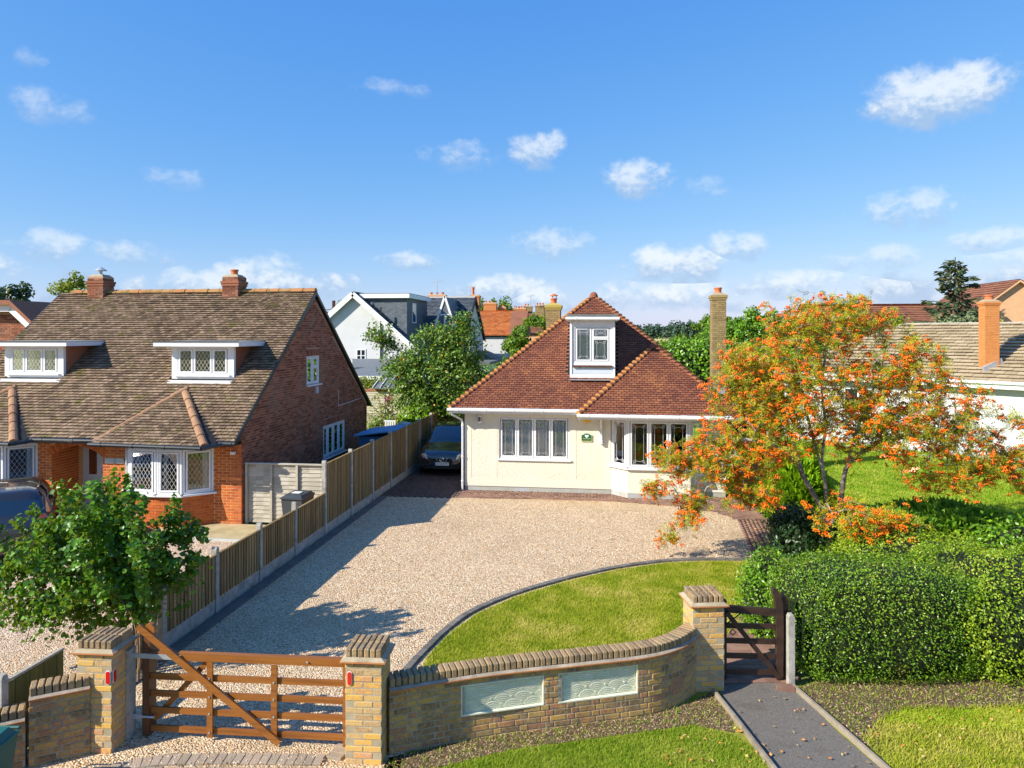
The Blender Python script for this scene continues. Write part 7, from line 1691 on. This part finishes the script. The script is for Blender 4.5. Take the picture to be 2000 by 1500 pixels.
btree('green tree patch behind the rowan crown', None, (16, 52), [((15, 50, 4.2), (3.2, 1.5, 1.9)), ((19, 52, 4.6), (2.2, 1.5, 1.7)), ((12, 50, 3.8), (2.6, 1.5, 1.8))], 6500, .26, 'tree_leaf', .6)
# spruce
sp = thing('spruce_tree', 'blue green spruce with open drooping boughs on the right skyline', 'tree', (24.7, 55, 0))
b = MB(); b.tube([(24.7, 55, 0), (24.7, 55, 6), (24.75, 55, 10.6)], [.28, .16, .03], 8); b.build('trunk', 'bark_dark', sp)
Ps = []; Ds = []; bb = MB()
for k in range(60):
    z = 3.8+6.6*(k/60)**.9; L = (3.1-2.5*((z-3.8)/7.0)**1.15)*RNG.uniform(.55, 1.15); 
    if 7.6 < z < 8.3 and k % 2: L *= .5
    a = k*2.4+RNG.uniform(-.4, .4); m_ = int(L*42); s = RNG.random(m_)**.7; rise = RNG.uniform(.05, .35)
    cx, cy = math.cos(a), math.sin(a); bb.tube([(24.7, 55, z), (24.7+cx*L*.5, 55+cy*L*.5, z+rise*L*.3), (24.7+cx*L, 55+cy*L, z+rise*L*.7)], [.05, .03, .012], 4)
    for q in range(int(L*26)):
        s = RNG.random()**.7; w = .38*(1-s*.6); lat = RNG.normal()*w*.55
        Ps.append((24.7+cx*L*s-cy*lat, 55+cy*L*s+cx*lat, z+rise*L*.7*s*s-abs(lat)*.3-RNG.random()*.22)); Ds.append((cx*.8-cy*lat, cy*.8+cx*lat, -.25+RNG.normal()*.3))
bb.build('boughs', 'bark_dark', sp); Ps = np.array(Ps); Ds = unit(np.array(Ds)); s_ = unit(np.cross(Ds, unit(RNG.normal(size=Ds.shape)))); Fr = np.stack([s_, Ds, np.cross(s_, Ds)], 2)
X, FF = bake(np.array([(0, -.5, 0), (.2, 0, .04), (0, .5, 0), (-.2, 0, .04)]), LEAF_F, Ps, Fr, .42*RNG.uniform(.6, 1.3, len(Ps))); np_obj('foliage', X, FF, 'spruce_leaf', sp, kind='stuff')
# far woods on the horizon (a mass of crowns)
Ps = []; Ns = []
for (x0, y0, x1, y1, h, k) in ((-30, 520, 60, 480, 11.5, 34), (40, 420, 120, 380, 12, 34), (100, 380, 260, 330, 13, 40), (-260, 480, -60, 520, 11, 50), (-420, 420, -240, 470, 12, 40), (240, 330, 520, 260, 14, 50), (44, 260, 60, 235, 8, 7)):
    for i in range(k):
        s = (i+RNG.random()*.8)/k; c = (x0+(x1-x0)*s, y0+(y1-y0)*s+RNG.uniform(-10, 10), h*RNG.uniform(.30, .5)); rr_a = RNG.uniform(.42, .62)*h
        P, N = clumps(c, (rr_a*1.0, rr_a*.8, h*.52), 420, 22, rr_a*.34, top=-.3); Ps.append(P); Ns.append(N)
leaves('distant_woods', np.concatenate(Ps), np.concatenate(Ns)+np.array([0, 0, .3]), 1.7, 'far_leaf', None, jit=.5, label='dark blue green woodland along the horizon', cat='woods')
# low hedgerow lines in the fields
Ps = []; Ns = []
for (x0, y0, x1, y1, h) in ((-60, 160, 40, 150, 3.2), (20, 110, 80, 100, 4.0), (-120, 120, -30, 125, 4)):
    for i in range(40):
        s = i/40; P, N = clumps((x0+(x1-x0)*s, y0+(y1-y0)*s, h*.4), (2.2, 1.5, h*.55), 160, 10, .8, top=-.3); Ps.append(P); Ns.append(N)
leaves('field_hedgerows', np.concatenate(Ps), np.concatenate(Ns), .6, 'tree_leaf', None, jit=.6, label='field hedgerows beyond the back gardens', cat='hedgerow')
